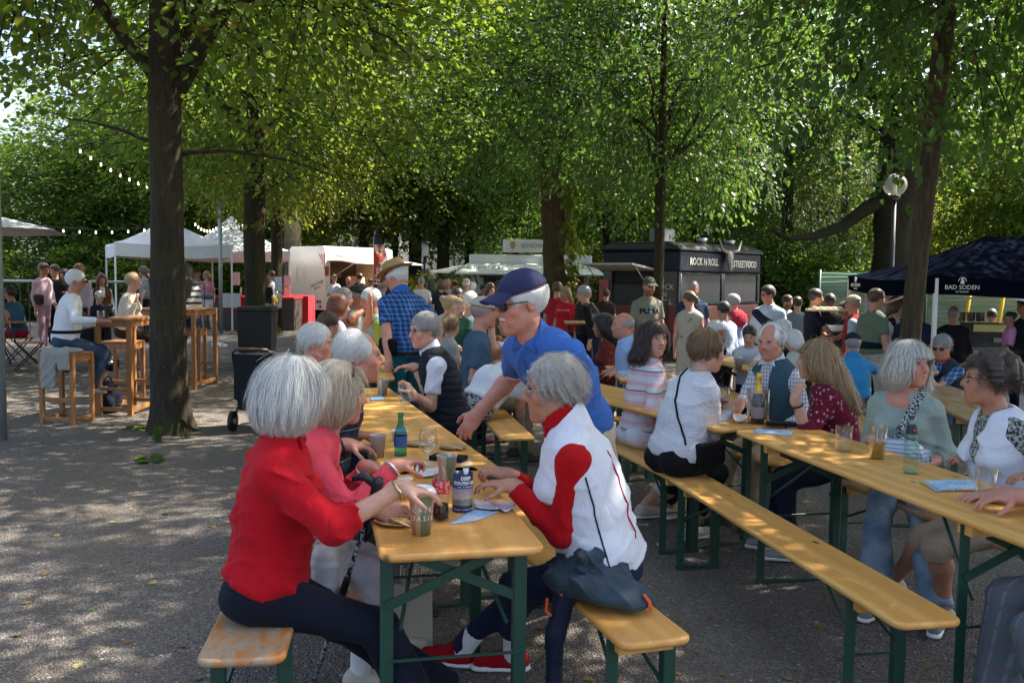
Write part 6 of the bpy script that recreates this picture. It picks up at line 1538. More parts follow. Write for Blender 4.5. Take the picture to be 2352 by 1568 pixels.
S('dark haired guest under the kiosk awning behind the dotted dress', 1108, 652, 21, 120, skin=TAN, hair=('short', *DARKH), top=(.05, .04, .035), bottom=NAVY)
S('woman with sunglasses under the kiosk awning beside the navy cap', 1146, 645, 20, 190, fem=True, skin=TAN, hair=('short', *DARKH), glasses='dark', top=(.04, .035, .04), bottom=NAVY)
S('man in a red tee by the kiosk corner, back turned', 1279, 648, 15.5, 30, skin=FAIR, hair=('short', *BROWNH), top=(.4, .018, .025), bottom=NAVY)
S('girl with long blond hair in a red tee with white print', 1301, 658, 15.0, 205, fem=True, skin=RUDDY, hair=('long', *BLOND), top=(.5, .016, .024), sleeve='short', bottom=NAVY, extra=lambda J: text_at(J, 'Salamander', .05, (.8, .8, .8)))
S('man in a dark cap and black jacket at the standing table', 1343, 655, 14.5, 60, skin=RUDDY, hair=('crop', *GHAIR), cap=('cap', (.02, .022, .03)), glasses='dark', top=(.03, .02, .024), sleeve='long', bottom=NAVY, rh=(0, .35, 1.15))
S('man in a black jacket bending over the standing table', 1378, 664, 13.5, 290, lean=28, skin=FAIR, hair=('short', *GHAIR), top=(.008, .008, .009), sleeve='long', bottom=(.02, .03, .05), size=.98)
S('dark haired man beyond the black jacket', 1392, 664, 19, 20, skin=TAN, hair=('short', *DARKH), top=(.03, .02, .02), bottom=NAVY)
def puma(J):
    text_at(J, 'PUMA', .095, (.012, .013, .016), .13, bold=.004, sx=1.15); text_at(J, '-', .12, (.02, .012, .012), .065, dx=-.04)
    S_ = J['top']; fy = J['fy']; m = MB()
    for k in (0, 1):
        c = J['mid'] + J['up'] * (.19 - .065 * k) + fy * .25
        for _ in range(14): c = c - fy * float(S_(np.array(c, f32)[None])[0]) * .8
        c = c + fy * .012; m.tube([c, c + fy * .006], .026, 10)
    m.build('hanging_sunglasses', plain((.03, .35, .5), .1, 0, spec=.9), J['root'])
S('young man in a grey tee and green cap with sunglasses hung on his collar', 1488, 640, 13.4, 168, head=158, hp=8, skin=RUDDY, hair=('crop', *BROWNH), cap=('cap', (.07, .085, .06)), beard=(.12, .06, .03), top=(.2, .19, .155), sleeve='short', bottom=(.05, .06, .05), size=1.04, extra=puma, h=.013)
S('heavy man in a dark blue shirt with sunglasses on his head', 1592, 646, 14.4, 178, fat=1.25, skin=RUDDY, hair=('crop', *GHAIR), top=('stripes', [(.02, .035, .07), (.03, .05, .1)], 1.2), sleeve='short', bottom=NAVY)
S('woman in a cream floral dress with a dark ponytail', 1586, 668, 12.6, 20, head=330, fem=True, skin=FAIR, hair=('pony', *BROWNH), top=('floral', [(.55, .5, .42), (.1, .05, .06), (.2, .1, .1)], 1.4), sleeve='none', bottom=('floral', [(.55, .5, .42), (.1, .05, .06), (.2, .1, .1)], 1.4), skirt=.6, leg='thigh')
S('dark haired woman in a pale jacket, back turned', 1666, 693, 11.4, 335, fem=True, skin=TAN, hair=('short', *DARKH), top=(.46, .52, .62), sleeve='34', hem=-.06, bottom=BLACK)
S('grey haired person in a light blue shirt with a red sweater over the shoulders', 1688, 676, 12.4, 330, head=300, skin=FAIR, hair=('short', *GHAIR), glasses='thin', top=(.3, .38, .6), sleeve='long', hem=-.1, scarf=(.42, .03, .05), bottom=(.4, .36, .33))
S('tall man with glasses in a pale blue polo and navy sling bag', 1768, 656, 12.8, 205, head=245, skin=RUDDY, hair=('short', *DARKH), glasses='black', top=(.42, .52, .62), sleeve='short', collar=(.42, .52, .62), bottom=NAVY, extra=lambda J: sdf_obj('sling_bag', Sdf().cone(J['sh'][1] + J['fy'] * .06, J['hip'] + V3((-.12, .14, .2)), .06, .09, .02), .014, fabric((.012, .016, .03)), J['root']))
S('bearded man in a grey tee beyond the pale blue polo', 1806, 678, 15.5, 150, skin=TAN, hair=('short', *DARKH), beard=(.03, .02, .015), top=(.38, .38, .42), bottom=NAVY)
S('man in a grey blue shirt, back turned', 1832, 682, 15.0, 20, skin=FAIR, hair=('short', *DARKH), top=(.16, .2, .28), bottom=NAVY)
S('waiter in navy carrying a wide wooden tray', 1868, 664, 13.2, 95, skin=TAN, hair=('short', *DARKH), top=(.012, .014, .024), sleeve='short', bottom=BLACK, rh=(.12, .42, 1.12), lh=(-.12, .42, 1.12))
S('waiter in black with a full beard behind the tray', 1906, 674, 13.8, 190, hp=20, skin=BROWN, hair=('short', *DARKH), beard=(.012, .01, .009), top=(.01, .01, .012), bottom=BLACK, rh=(.05, .35, 1.0))
S('man in a pale blue shirt behind the bearded waiter', 1925, 672, 15.5, 200, skin=TAN, hair=('short', *DARKH), top=(.3, .42, .6), bottom=NAVY)
S('woman in a charcoal top holding a white bowl', 1945, 692, 13.0, 260, fem=True, skin=TAN, hair=('bun', *DARKH), top=(.035, .035, .045), sleeve='short', bottom=DENIM, rh=(.05, .4, 1.02), lh=(-.1, .4, 1.02))
S('man in a beige cap and red vest', 1966, 680, 12.0, 300, skin=RUDDY, hair=('crop', *GHAIR), cap=('cap', (.42, .35, .25)), top=(.35, .42, .5), vest=(.3, .02, .03), bottom=BEIGE)
S('tall man in a sage green tee with glasses', 2008, 664, 11.2, 70, head=80, fat=1.1, skin=RUDDY, hair=('short', *BROWNH), glasses='thin', top=(.13, .17, .12), sleeve='short', bottom=(.42, .38, .33), extra=lambda J: sdf_obj('tied_sweater', Sdf().ell(J['hip'] + V3((0, 0, .1)), (.2, .17, .07), .03).ell(J['hip'] + V3((.0, .18, -.02)), (.05, .04, .12), .03), .014, fabric(NAVY), J['root']))
S('person in a turquoise shirt behind the sage green tee', 2032, 690, 13.0, 20, skin=FAIR, hair=('short', *BROWNH), top=(.12, .35, .48), bottom=NAVY)
S('woman with dark shoulder hair and navy shawl', 2056, 682, 12.0, 175, head=130, fem=True, skin=FAIR, hair=('longish', *BROWNH), top=(.5, .5, .52), sleeve='long', scarf=(.01, .012, .02), bottom=(.5, .5, .5))
S('man in a navy shirt behind the linden trunk, back turned', 2100, 690, 10.9, 20, fat=1.2, skin=RUDDY, hair=('short', *GHAIR), top=(.012, .016, .035), sleeve='short', bottom=(.05, .055, .05))
S('barman in black under the navy tent', 2158, 682, 15.5, 170, head=200, hp=14, skin=TAN, hair=('short', *DARKH), top=(.012, .012, .014), sleeve='34', bottom=BLACK, rh=(.05, .35, 1.1))
S('balding man in a black shirt, back turned at the bar', 2192, 703, 11.6, 15, fat=1.15, skin=RUDDY, hair=('bald', *GHAIR), top=(.014, .012, .014), sleeve='long', hem=-.1, bottom=BEIGE)
S('boy in a white long sleeve shirt busy at the side table', 2282, 708, 14.0, 215, hp=30, skin=TAN, hair=('short', *DARKH), top=(.6, .6, .64), sleeve='long', bottom=(.3, .3, .28), rh=(.1, .35, .75), lh=(-.1, .35, .75), lean=12)
S('small girl in pink being carried', 2326, 698, 11.0, 285, size=.56, hipz=.95 + .0, fem=True, bust=0, skin=TAN, hair=('bun', *DARKH), top=(.62, .25, .42), sleeve='long', bottom=(.55, .06, .22), leg='slim', shoes=(.5, .45, .5), lf=(-.08, .12, .62), rf=(.08, .14, .64))
S('person in black carrying the girl in pink', 2362, 682, 10.9, 262, skin=TAN, hair=('short', *DARKH), top=(.01, .01, .012), sleeve='long', bottom=BLACK, rh=(.0, .26, 1.0), lh=(-.02, .28, .95))
# ------------------------------------------------------------------ things on the tables
def bend(o, r, ang0=0.0):
    """wraps a flat print (x along, y up) round a cylinder of radius r"""
    for v in o.data.vertices:
        a = v.co.x / r + ang0; rr = r + v.co.z; v.co = Vector((math.sin(a) * rr, -math.cos(a) * rr, v.co.y))
    o.data.update(); return o
def stripe_mat(name, cols, n):
    def f(nm):
        g = N(nm); x, y, z = g.sep(g.obj()); a = g.math('ARCTAN2', y, x)
        fr = g.math('FRACT', g.math('MULTIPLY', g.math('ADD', a, 3.1416), n / 6.2832)); st = []
        for i, c in enumerate(cols): st.append((i / len(cols), c))
        return g.done(g.bsdf(g.ramp(fr, st, 'CONSTANT'), .55))
    return mat(name, f)
CUPM = lambda: stripe_mat('cup_stripes', [(.62, .57, .5), (.60, .33, .31), (.62, .57, .5), (.22, .32, .27), (.22, .32, .27), (.6, .33, .31)], 2)
def on(tab, p, dz=0.0): return (p.x, p.y, .77 + dz)
def cup(label, p, h=.135, r0=.030, r1=.042, lid=True, mt=None, name='paper_cup', group=None, cat='cup', prt=None):
    r = empty(name, p, 0, label, cat, group)
    m = MB(); m.lathe([(r0 - .003, .004), (r0, 0), (r1, h), (r1 + .003, h + .003), (r1 - .001, h + .004), (r1 - .003, h - .004), (r0 - .002, .008)], 28, closed=True); m.build('wall', mt or CUPM(), r, True)
    m = MB(); m.lathe([(.0, .004), (r0 - .001, .004)], 28, closed=True); m.build('bottom', mt or CUPM(), r)
    if lid:
        m = MB(); m.lathe([(r1 + .0045, h - .003), (r1 + .0055, h + .004), (r1 + .003, h + .008), (r1 - .004, h + .018), (r1 - .007, h + .02), (r1 - .012, h + .014), (.0005, h + .0135)], 28, closed=True); m.build('lid', WHITEP(), r, True)
    if prt:
        for i, tx in enumerate(prt): t = text_mesh('print', tx, .021, plain((.72, .7, .64), .5, 0), r, .0004); bend(t, r0 + (r1 - r0) * .52 + .0018, R(8)); t.location = (0, 0, h * (.64 - .2 * i))
    return r
cup('tall striped paper cup in the hands of the woman in red', on(0, P(968, 1226, .77)), prt=['C A F É', 'O A S I S'])
cup('second striped paper cup standing behind the cola bottle', on(0, P(1026, 1112, .77)), .115, .029, .04, lid=False)
cup('small grey paper cup with a wooden spoon among the far hands', on(0, P(868, 1050, .77)), .1, .026, .036, lid=False, mt=plain((.4, .36, .35), .6))
cup('striped paper cup holding napkins in front of the straw hat man', on(0, P(879, 908, .77)), .11, .03, .04, lid=False)
cup('low white paper cup beside the blue bottle', on(0, P(918, 1012, .77)), .05, .035, .042, lid=False, mt=WHITEP())
GL = glass_mat('clear_glass', (.97, .98, .97)); GLB = glass_mat('blue_glass', (.25, .62, .66)); GLG = glass_mat('greenish_glass', (.8, .93, .86))
def liquid(nm, col, rough=.1):
    return mat(nm, lambda n_: (lambda g: g.done(g.bsdf(col, rough, Transmission__Weight=.55, IOR=1.33)))(N(n_)))
COLA = liquid('cola', (.02, .006, .003)); BEER = liquid('beer', (.75, .42, .05)); ROSE = liquid('rose_wine', (.42, .05, .05))
def bottle(label, p, prof, mt, liq=None, lz=(0, 0), band=None, group=None, cap=None):
    r = empty('bottle', p, 0, label, 'bottle', group)
    m = MB(); m.lathe(prof, 28, closed=True); m.build('glass_body', mt, r, True)
    if liq:
        pr = [(max(.0, a - .003), z) for a, z in prof if lz[0] <= z <= lz[1]]
        def rad(z):
            for (a0, z0), (a1, z1) in zip(prof, prof[1:]):
                if z0 <= z <= z1 and z1 > z0: return a0 + (a1 - a0) * (z - z0) / (z1 - z0)
            return prof[-1][0]
        m = MB(); m.lathe([(.0005, lz[0] + .003)] + [(rad(z) - .0028, z) for z in np.linspace(lz[0] + .003, lz[1], 8)] + [(.0005, lz[1])], 24, closed=True); m.build('drink', liq, r, True)
    if band:
        z0, z1, mtb = band; m = MB(); zs = np.linspace(z0, z1, 5)
        def rad2(z):
            for (a0, q0), (a1, q1) in zip(prof, prof[1:]):
                if q0 <= z <= q1 and q1 > q0: return a0 + (a1 - a0) * (z - q0) / (q1 - q0)
            return .03
        m.lathe([(rad2(z) + .0007, z) for z in zs], 28, closed=True); m.build('label', mtb, r, True)
    if cap: m = MB(); m.lathe([(prof[-1][0] + .001, prof[-1][1] - .012), (prof[-1][0] + .001, prof[-1][1] + .002), (.0005, prof[-1][1] + .003)], 16, closed=True); m.build('cap', cap, r, True)
    return r
COKEP = [(.0, .006), (.026, .0), (.03, .006), (.031, .03), (.027, .055), (.0265, .075), (.03, .1), (.0315, .118), (.030, .135), (.024, .158), (.016, .185), (.0125, .205), (.0135, .21), (.0135, .218), (.0128, .222), (.0105, .222)]
def cokelab(nm):
    g = N(nm); x, y, z = g.sep(g.obj()); a = g.math('ARCTAN2', y, x)
    rows = g.math('LESS_THAN', g.math('FRACT', g.math('MULTIPLY', z, 150.0)), .55); tx = g.ramp(g.noise(95, 2, .5, g.map(g.obj(), (1, 1, 2.5))), [(.5, 0.0), (.54, 1.0)]); blk = g.ramp(g.math('FRACT', g.math('MULTIPLY', a, .9)), [(.12, 0.0), (.14, 1.0), (.8, 1.0), (.82, 0.0)])
    return g.done(g.bsdf(g.mix(g.math('MULTIPLY', g.math('MULTIPLY', rows, tx), g.math('MULTIPLY', blk, .8)), (.55, .03, .025), (.75, .7, .68)), .4))
bottle('cola bottle with red label, a little cola left in it', on(0, P(1012, 1194, .77)), COKEP, GL, COLA, (.006, .058), (.095, .138, mat('cola_label', cokelab)))
BLUEP = [(.0, .004), (.027, .0), (.03, .005), (.03, .085), (.031, .09), (.029, .11), (.019, .135), (.0125, .16), (.012, .185), (.0145, .19), (.0145, .2), (.011, .202)]
bottle('turquoise glass water bottle with a blue label', on(0, P(920, 1046, .77)), BLUEP, GLB, None, (0, 0), (.045, .095, plain((.03, .1, .3), .5)))
PEPP = [(.0, .006), (.028, .0), (.033, .008), (.03, .05), (.027, .09), (.03, .13), (.028, .16), (.02, .2), (.0155, .225), (.0155, .245), (.0135, .247)]
bo = bottle('empty clear bottle with a black label and neck band on the right table', on(0, P(2090, 1086, .77)), PEPP, GLG, None, (0, 0), (.172, .212, BLACKP()), cap=BLACKP())
m = MB(); m.lathe([(.0005, .003), (.027, .003), (.028, .01), (.0005, .012)], 20, closed=True); m.build('thick_base', plain((.25, .33, .2), .1, spec=.8), bo, True)
m = MB(); m.tube([(0, -.0265, .193), (0, -.0275, .193)], .0065, 14); m.build('round_emblem', [plain((.6, .03, .04), .4)], bo)
m = MB(); m.box(0, -.0272, .1905, .009, .002, .004); m.build('emblem_wave', plain((.03, .08, .4), .4), bo)
def wine_glass(label, p, s=1.0, drink=None, fill=.5, logo=False):
    r = empty('wine_glass', p, 0, label, 'glass', 'stemmed wine glasses'); q = lambda a: [(x * s, z * s) for x, z in a]
    m = MB(); m.lathe(q([(.036, 0), (.036, .002), (.012, .005), (.0045, .012), (.0038, .05), (.005, .085), (.018, .095), (.036, .115), (.043, .14), (.041, .17), (.034, .21), (.0335, .21), (.04, .17), (.042, .14), (.035, .117), (.017, .098), (.0005, .094)]), 28, closed=True); m.build('glass', GL, r, True)
    if drink: m = MB(); z1 = .098 + .05 * fill; m.lathe(q([(.0005, .096), (.017, .0995), (.034, .118), (.039, z1), (.0005, z1)]), 24, closed=True); m.build('drink', drink, r, True)
    if logo:
        t = text_mesh('print', 'O', .026, WHITEP(), r, .0003, bold=.001); bend(t, .0425 * s, R(20)); t.location = (0, 0, .16 * s)
        t = text_mesh('print', 'Opelzoo', .011, WHITEP(), r, .0002); bend(t, .0428 * s, R(20)); t.location = (0, 0, .142 * s)
    return r
wine_glass('empty wine glass with a white printed ring, near table', on(0, P(983, 1088, .77)), .92, logo=True)
wine_glass('empty tilted looking wine glass farther up the table', on(0, P(930, 968, .77)), 1.05)
wine_glass('slim glass of rosé in front of the older man, nearer one', on(0, P(1660, 962, .77)), .92, ROSE, .5)
wine_glass('slim glass of rosé beside the white knitted sleeve, farther one', on(0, Q(1618, 945, 6.1)), .9, ROSE, .5)
def tumbler(label, p, r0, r1, h, drink=None, fill=.4, mt=None):
    r = empty('drinking_glass', p, 0, label, 'glass')
    m = MB(); m.lathe([(.0005, .006), (r0 - .003, .006), (r1 - .003, h), (r1, h), (r0, .0), (.0005, 0)], 28, closed=True); m.build('glass', mt or GL, r, True)
    if drink: m = MB(); ra = r0 + (r1 - r0) * fill; m.lathe([(.0005, .009), (r0 - .004, .009), (ra - .004, h * fill), (.0005, h * fill)], 24, closed=True); m.build('drink', drink, r, True)
    return r
t = tumbler('half full glass of golden drink with straws', on(0, P(2014, 1052, .77)), .033, .043, .155, BEER, .48)
for i in range(5):
    m = MB(); a = i * 1.3; m.tube([(math.cos(a) * .012, math.sin(a) * .012, .05), (math.cos(a) * .03, math.sin(a) * .03, .13)], .0025, 6); m.build('straw', plain([(.6, .1, .15), (.7, .7, .7), (.2, .2, .3)][i % 3], .5), t)
tumbler('clear tumbler held at the right edge of the table', on(0, P(2262, 1150, .77)), .031, .04, .125)
mug = tumbler('clear glass beer mug with handle', on(0, P(1937, 1036, .77)), .038, .041, .125)
m = MB(); m.tube([(-.039, 0, .1), (-.062, 0, .1), (-.07, 0, .085), (-.068, 0, .045), (-.055, 0, .03), (-.038, 0, .03)], .006, 8); m.build('handle', GL, mug, True)
# wine cooler
w = empty('wine_cooler', on(0, P(1740, 972, .77)), 0, 'clear acrylic wine cooler with a gold foiled bottle inside', 'wine cooler')
m = MB(); m.lathe([(.0005, .003), (.058, .003), (.06, .2), (.062, .2), (.062, 0), (.0005, 0)], 32, closed=True); m.build('wall', glass_mat('acrylic', (.93, .92, .95)), w, True)
b = empty('wine_bottle', on(0, P(1740, 972, .77), .004), 0, 'gold foiled sparkling wine bottle standing in the cooler', 'bottle')
m = MB(); m.lathe([(.0005, 0), (.038, 0), (.038, .12), (.03, .16), (.0165, .2)], 24, closed=True); m.build('glass_body', plain((.02, .035, .02), .1, spec=.8), b, True)
m = MB(); m.lathe([(.031, .155), (.0175, .2), (.015, .26), (.0165, .265), (.0165, .29), (.0005, .293)], 24, closed=True); m.build('gold_foil', plain((.65, .42, .06), .3, metal=.7), b, True)
m = MB(); m.lathe([(.0388, .03), (.0388, .095)], 24, closed=True); m.build('label', plain((.5, .45, .4), .6), b, True)
# rolled leaflet used as a holder
rb = empty('rolled_brochure', on(0, P(1062, 1172, .77)), R(14), 'navy rolled brochure printed Deep South standing like a tin', 'brochure')
def broch(nm):
    g = N(nm); x, y, z = g.sep(g.obj()); n = g.noise(60, 4, .6, g.map(g.obj(), (1, 1, 2))); n2 = g.noise(25, 4, .7, g.obj())
    sky = g.mix(g.ramp(z, [(.055, 0.0), (.085, 1.0)]), (.45, .28, .18), (.2, .2, .26)); tow = g.ramp(g.math('ADD', g.math('MULTIPLY', n, .03), z), [(.062, 1.0), (.066, 0.0)])
    pic = g.mix(tow, sky, g.mix(n2, (.03, .045, .02), (.3, .29, .24))); inpic = g.math('MULTIPLY', g.math('GREATER_THAN', z, .026), g.math('LESS_THAN', z, .086))
    return g.done(g.bsdf(g.mix(inpic, (.012, .022, .065), pic), .4))
m = MB(); m.lathe([(.0365, 0), (.0365, .137), (.0345, .137), (.0345, .002)], 36, closed=True); m.build('outer_sheet', mat('brochure_print', broch), rb, True)
m = MB(); m.lathe([(.031, 0), (.031, .136), (.029, .136), (.029, .002)], 30, closed=True); m.build('inner_sheet', plain((.012, .022, .065), .4), rb, True)
for tx, sz, z, bl in (('DEEP', .0165, .122, .0006), ('SOUTH USA', .0165, .105, .0006), ('Reise- & Urlaubsziele', .0068, .0925, 0), ('Tennessee  I  Louisiana  I  Mississippi', .0058, .012, 0)):
    t = text_mesh('print', tx, sz, WHITEP(), rb, .0003, bold=bl); bend(t, .0368, R(8)); t.location = (0, 0, z)
cs = [(-.011, .058), (-.009, .065), (-.004, .066), (-.003, .071), (-.0015, .072), (0, .084), (.0015, .072), (.003, .071), (.004, .066), (.009, .065), (.011, .058), (.011, .045), (-.011, .045)]
m = MB(); m.add([(x, y, 0) for x, y in cs], [tuple(range(len(cs)))]); t = m.build('printed_church', plain((.34, .33, .33), .5), rb); bend(t, .0367, R(4))
m = MB(); m.tube([(.012, .005, .02), (.013, .006, .12), (.013, .007, .15)], [.004, .005, .012], 8, squash=.4); m.build('plastic_spoon', plain((.75, .75, .73), .4), rb, True)
def flat(label, name, cat, pts, mt, z=.772, th=.0012, curl=0.0, group=None, parts=()):
    """a sheet of paper: outline points on the table top"""
    c = sum((Vector((p.x, p.y, 0)) for p in pts), Vector()) / len(pts); m = MB(); n = 8
    a, b, d, e = [Vector((p.x - c.x, p.y - c.y, 0)) for p in pts]
    def f(u, v): q = a.lerp(b, u).lerp(e.lerp(d, u), v); q.z = curl * (abs(u - .5) * 2) ** 3 + curl * .4 * math.sin(v * 5 + u * 3); return q
    m.grid(f, n, n); o = m.build(name, mt, None, True); o.location = (c.x, c.y, z); s_ = o.modifiers.new('thick', 'SOLIDIFY'); s_.thickness = th
    return prop(o, label, cat, group)
def leaflet_mat(name, cols, scale=90):
    def f(nm):
        g = N(nm); o = g.obj(); n = g.noise(scale, 2, .5, g.map(o, (1, 3, 1))); big = g.noise(12, 1, .4, o)
        c = g.ramp(big, [(.0, cols[0]), (.46, cols[0]), (.47, cols[1]), (.56, cols[1]), (.57, cols[2])], 'CONSTANT')
        return g.done(g.bsdf(g.mix(g.math('MULTIPLY', g.ramp(n, [(.56, 0.0), (.6, 1.0)]), .6), c, (.08, .1, .2)), .5))
    return mat(name, f)
LEAFB = leaflet_mat('leaflet_blue', [(.3, .52, .75), (.42, .6, .78), (.62, .66, .7)]); LEAFM = leaflet_mat('leaflet_mixed', [(.35, .5, .6), (.7, .3, .06), (.62, .5, .25)]); PAPER = plain((.68, .67, .68), .8, .04)
zz = .77
flat('light blue leaflet under the rolled brochure', 'leaflet', 'leaflet', [P(1030, 1205, zz), P(1090, 1168, zz), P(1150, 1175, zz), P(1092, 1197, zz)], LEAFB)
flat('pale pink paper napkin at the edge of the near table', 'napkin', 'napkin', [P(1118, 1158, zz), P(1172, 1158, zz), P(1186, 1168, zz), P(1160, 1182, zz)], plain((.68, .56, .64), .85, .05), z=.777, curl=.006)
flat('folded pale napkin beside the rolled brochure', 'napkin', 'napkin', [P(1088, 1155, zz), P(1140, 1162, zz), P(1146, 1178, zz), P(1092, 1172, zz)], plain((.66, .58, .68), .85, .05), z=.781, curl=.004)
flat('leaflets under the black wallet', 'leaflet', 'leaflet', [P(940, 1060, zz), P(1080, 1055, zz), P(1090, 1072, zz), P(955, 1078, zz)], LEAFM)
flat('white napkin crumpled beside the wine glass', 'napkin', 'napkin', [P(950, 1085, zz), P(1010, 1082, zz), P(1010, 1098, zz), P(960, 1100, zz)], PAPER, z=.78, curl=.012)
flat('white napkin by the pink sleeve', 'napkin', 'napkin', [P(888, 1108, zz), P(938, 1102, zz), P(948, 1114, zz), P(900, 1120, zz)], PAPER, z=.778, curl=.01)
flat('magazines at the far left of the table', 'magazine', 'magazine', [P(850, 910, zz), P(876, 908, zz), P(884, 918, zz), P(852, 922, zz)], LEAFB)
flat('sheet of paper in front of the older man', 'leaflet', 'leaflet', [P(1738, 984, zz), P(1822, 990, zz), P(1818, 1001, zz), P(1730, 994, zz)], LEAFB)
flat('crumpled tissue left of the wine cooler', 'tissue', 'tissue', [P(1682, 962, zz), P(1712, 964, zz), P(1716, 975, zz), P(1685, 974, zz)], PAPER, z=.79, curl=.02)
for i, (dx, lm, lab) in enumerate(((0, LEAFM, 'stack of colourful brochures on the right table, lower one'), (8, LEAFB, 'stack of colourful brochures on the right table, upper one'))):
    flat(lab, 'brochure', 'brochure', [P(2112 + dx, 1108, zz), P(2225 + dx, 1106, zz), P(2240 + dx, 1128, zz), P(2150 + dx, 1130, zz)], lm, z=.773 + .005 * i, th=.004)
def plate(label, p, r, food=True):
    o = empty('paper_plate', p, 0, label, 'plate')
    m = MB(); m.lathe([(.0005, .003), (r * .75, .003), (r, .014), (r * .98, .015), (r * .74, .0055), (.0005, .0055)], 9, closed=True); m.build('tray', plain((.42, .28, .14), .8), o)
    if food:
        s_ = Sdf(); rr = random.Random(int(p[0] * 999))
        for _ in range(6): s_.ell((rr.uniform(-.5, .5) * r, rr.uniform(-.5, .5) * r, .012), (r * .28, r * .22, .012), .01)
        s_.noise = wrinkle(.003, .02, 4); sdf_obj('food', s_, .005, plain((.45, .24, .07), .7, .3), o)
    m = MB(); m.bar((-.02, -r * .2, .02), (.05, -r * 1.05, .012), .01, .002); m.bar((-.045, .02, .018), (-.02, -r * .2, .02), .018, .002); m.build('wooden_fork', plain((.6, .45, .28), .8), o)
    return o
plate('paper plate with leftovers and wooden fork in front of the woman in red', on(0, P(915, 1200, .77)), .085)
plate('cardboard tray with crumbs near the blue bottle', on(0, P(960, 1022, .77)), .075, False)
plate('cardboard tray beside the wine glass', on(0, P(1040, 1030, .77)), .07, False)
plate('cardboard tray under the pink sleeve', on(0, P(945, 1125, .77)), .08)
o = bevel(MB().box(0, 0, .012, .085, .16, .022).build('black_wallet', fabric((.012, .012, .014)), None), .006, 3); o.location = on(0, P(1030, 1058, .77), .003); o.rotation_euler = (0, 0, R(70)); prop(o, 'black wallet lying on leaflets on the near table', 'wallet')
o = bevel(MB().box(0, 0, .011, .07, .17, .02).build('black_case', fabric((.012, .012, .014)), None), .006, 3); o.location = on(0, P(1795, 978, .77), .002); o.rotation_euler = (0, 0, R(78)); prop(o, 'black glasses case beside the wine cooler', 'case')
cup('grey paper cup on the table behind', (Q(1697, 848, 8.9).x, 8.9, .77 + gz(2.2, 8.9)), .11, .03, .04, lid=False, mt=plain((.33, .31, .3), .6))
# drinks along the far tables of the left row
for i, (x, y, k) in enumerate([(838, 760, 'b'), (850, 752, 'g'), (862, 760, 'g'), (828, 748, 'g'), (845, 735, 'b'), (870, 748, 'b')]):
    p = P(x, y, .77); lab = ['clear bottle beside the hand over mouth man', 'tall glass amid the far left tables', 'glass of beer at the far table edge', 'glass by the person in the dark green cap', 'slim bottle, farthest one on the left row', 'small bottle at the right side of the far tables'][i]
    if k == 'b': bottle(lab, (p.x, p.y, .77), PEPP, GLG)
    else: tumbler(lab, (p.x, p.y, .77), .03, .036, .15, BEER if i == 2 else None)

# ------------------------------------------------------------------ bags, coats, sticks around the near table
def jacket():
    r = empty('jacket', (.0, 0, 0), 0, 'crumpled slate grey jacket with orange zips on the bench', 'jacket')
    c = Vector((.30, 3.12, .49)); r.location = c; r.scale = (.9, .9, .82)
    s_ = Sdf(); rr = random.Random(4)
    for p, q in (((-.02, .0, .08), (.17, .13, .075)), ((.07, -.09, .05), (.12, .1, .05)), ((-.1, .04, .07), (.09, .1, .07)), ((.05, .04, .15), (.1, .08, .055)), ((-.05, .1, .13), (.09, .07, .06)), ((.13, -.14, .03), (.06, .05, .028))): s_.ell(p, q, .035)
    for p, q, an in (((.06, .02, .15), (.13, .035, .05), 40), ((-.04, .0, .16), (.15, .03, .04), 75), ((.1, -.1, .09), (.12, .03, .035), -20), ((-.1, .0, .12), (.1, .03, .05), 110), ((.02, -.12, .07), (.14, .035, .05), 10)): s_.ell(p, q, .02, np.array(Matrix.Rotation(R(an), 3, 'Z') @ Matrix.Rotation(R(25), 3, 'Y')))
    s_.noise = wrinkle(.013, .06, 11, (1, .5, .6)); s_.plane((0, 0, 0), (0, 0, -1)); sdf_obj('cloth', s_, .0058, fabric((.035, .055, .072), rough=.6, sheen=.05), r)
    d = Sdf(); d.cone((-.11, -.02, .05), (-.155, -.05, -.14), .05, .035, .03); d.cone((-.155, -.05, -.14), (-.16, -.06, -.46), .035, .03, .03); d.noise = wrinkle(.008, .07, 5, (0, 1, .2)); sdf_obj('hanging_sleeve', d, .007, fabric((.012, .017, .035), rough=.6), r)
    for pts in ([(-.16, .0, .09), (-.155, -.04, .05), (-.13, -.075, .035)], [(.165, -.16, .075), (.185, -.175, .05), (.19, -.18, .015)], [(-.185, -.02, .0), (-.19, -.04, -.05), (-.17, -.06, -.06)]):
        m = MB(); m.tube(pts, .007, 7); m.build('orange_trim', fabric((.75, .12, .03)), r, True)
jacket()
def handbag():
    r = empty('handbag', (-.66, 3.3, .45), 0, 'white shoulder bag with a gold chain between the two seated women', 'handbag')
    s_ = Sdf().box((0, 0, .09), (.05, .13, .1), .045); s_.noise = wrinkle(.004, .07, 2); sdf_obj('bag_body', s_, .007, plain((.68, .67, .68), .4, .04), r)
    m = MB(); rr = random.Random(3)
    for k in range(26):
        t = k / 25; m.tube([Vector((-.02 + .05 * math.sin(t * 9), -.1 + .16 * t, .2 - .05 * math.sin(t * 3.14))) + Vector((.007 * math.cos(a), .007 * math.sin(a) * (k % 2), .007 * math.sin(a))) for a in np.linspace(0, 6.283, 7)], .0022, 4, False)
    m.build('gold_chain', plain((.7, .5, .2), .25, metal=1.0), r)
handbag()
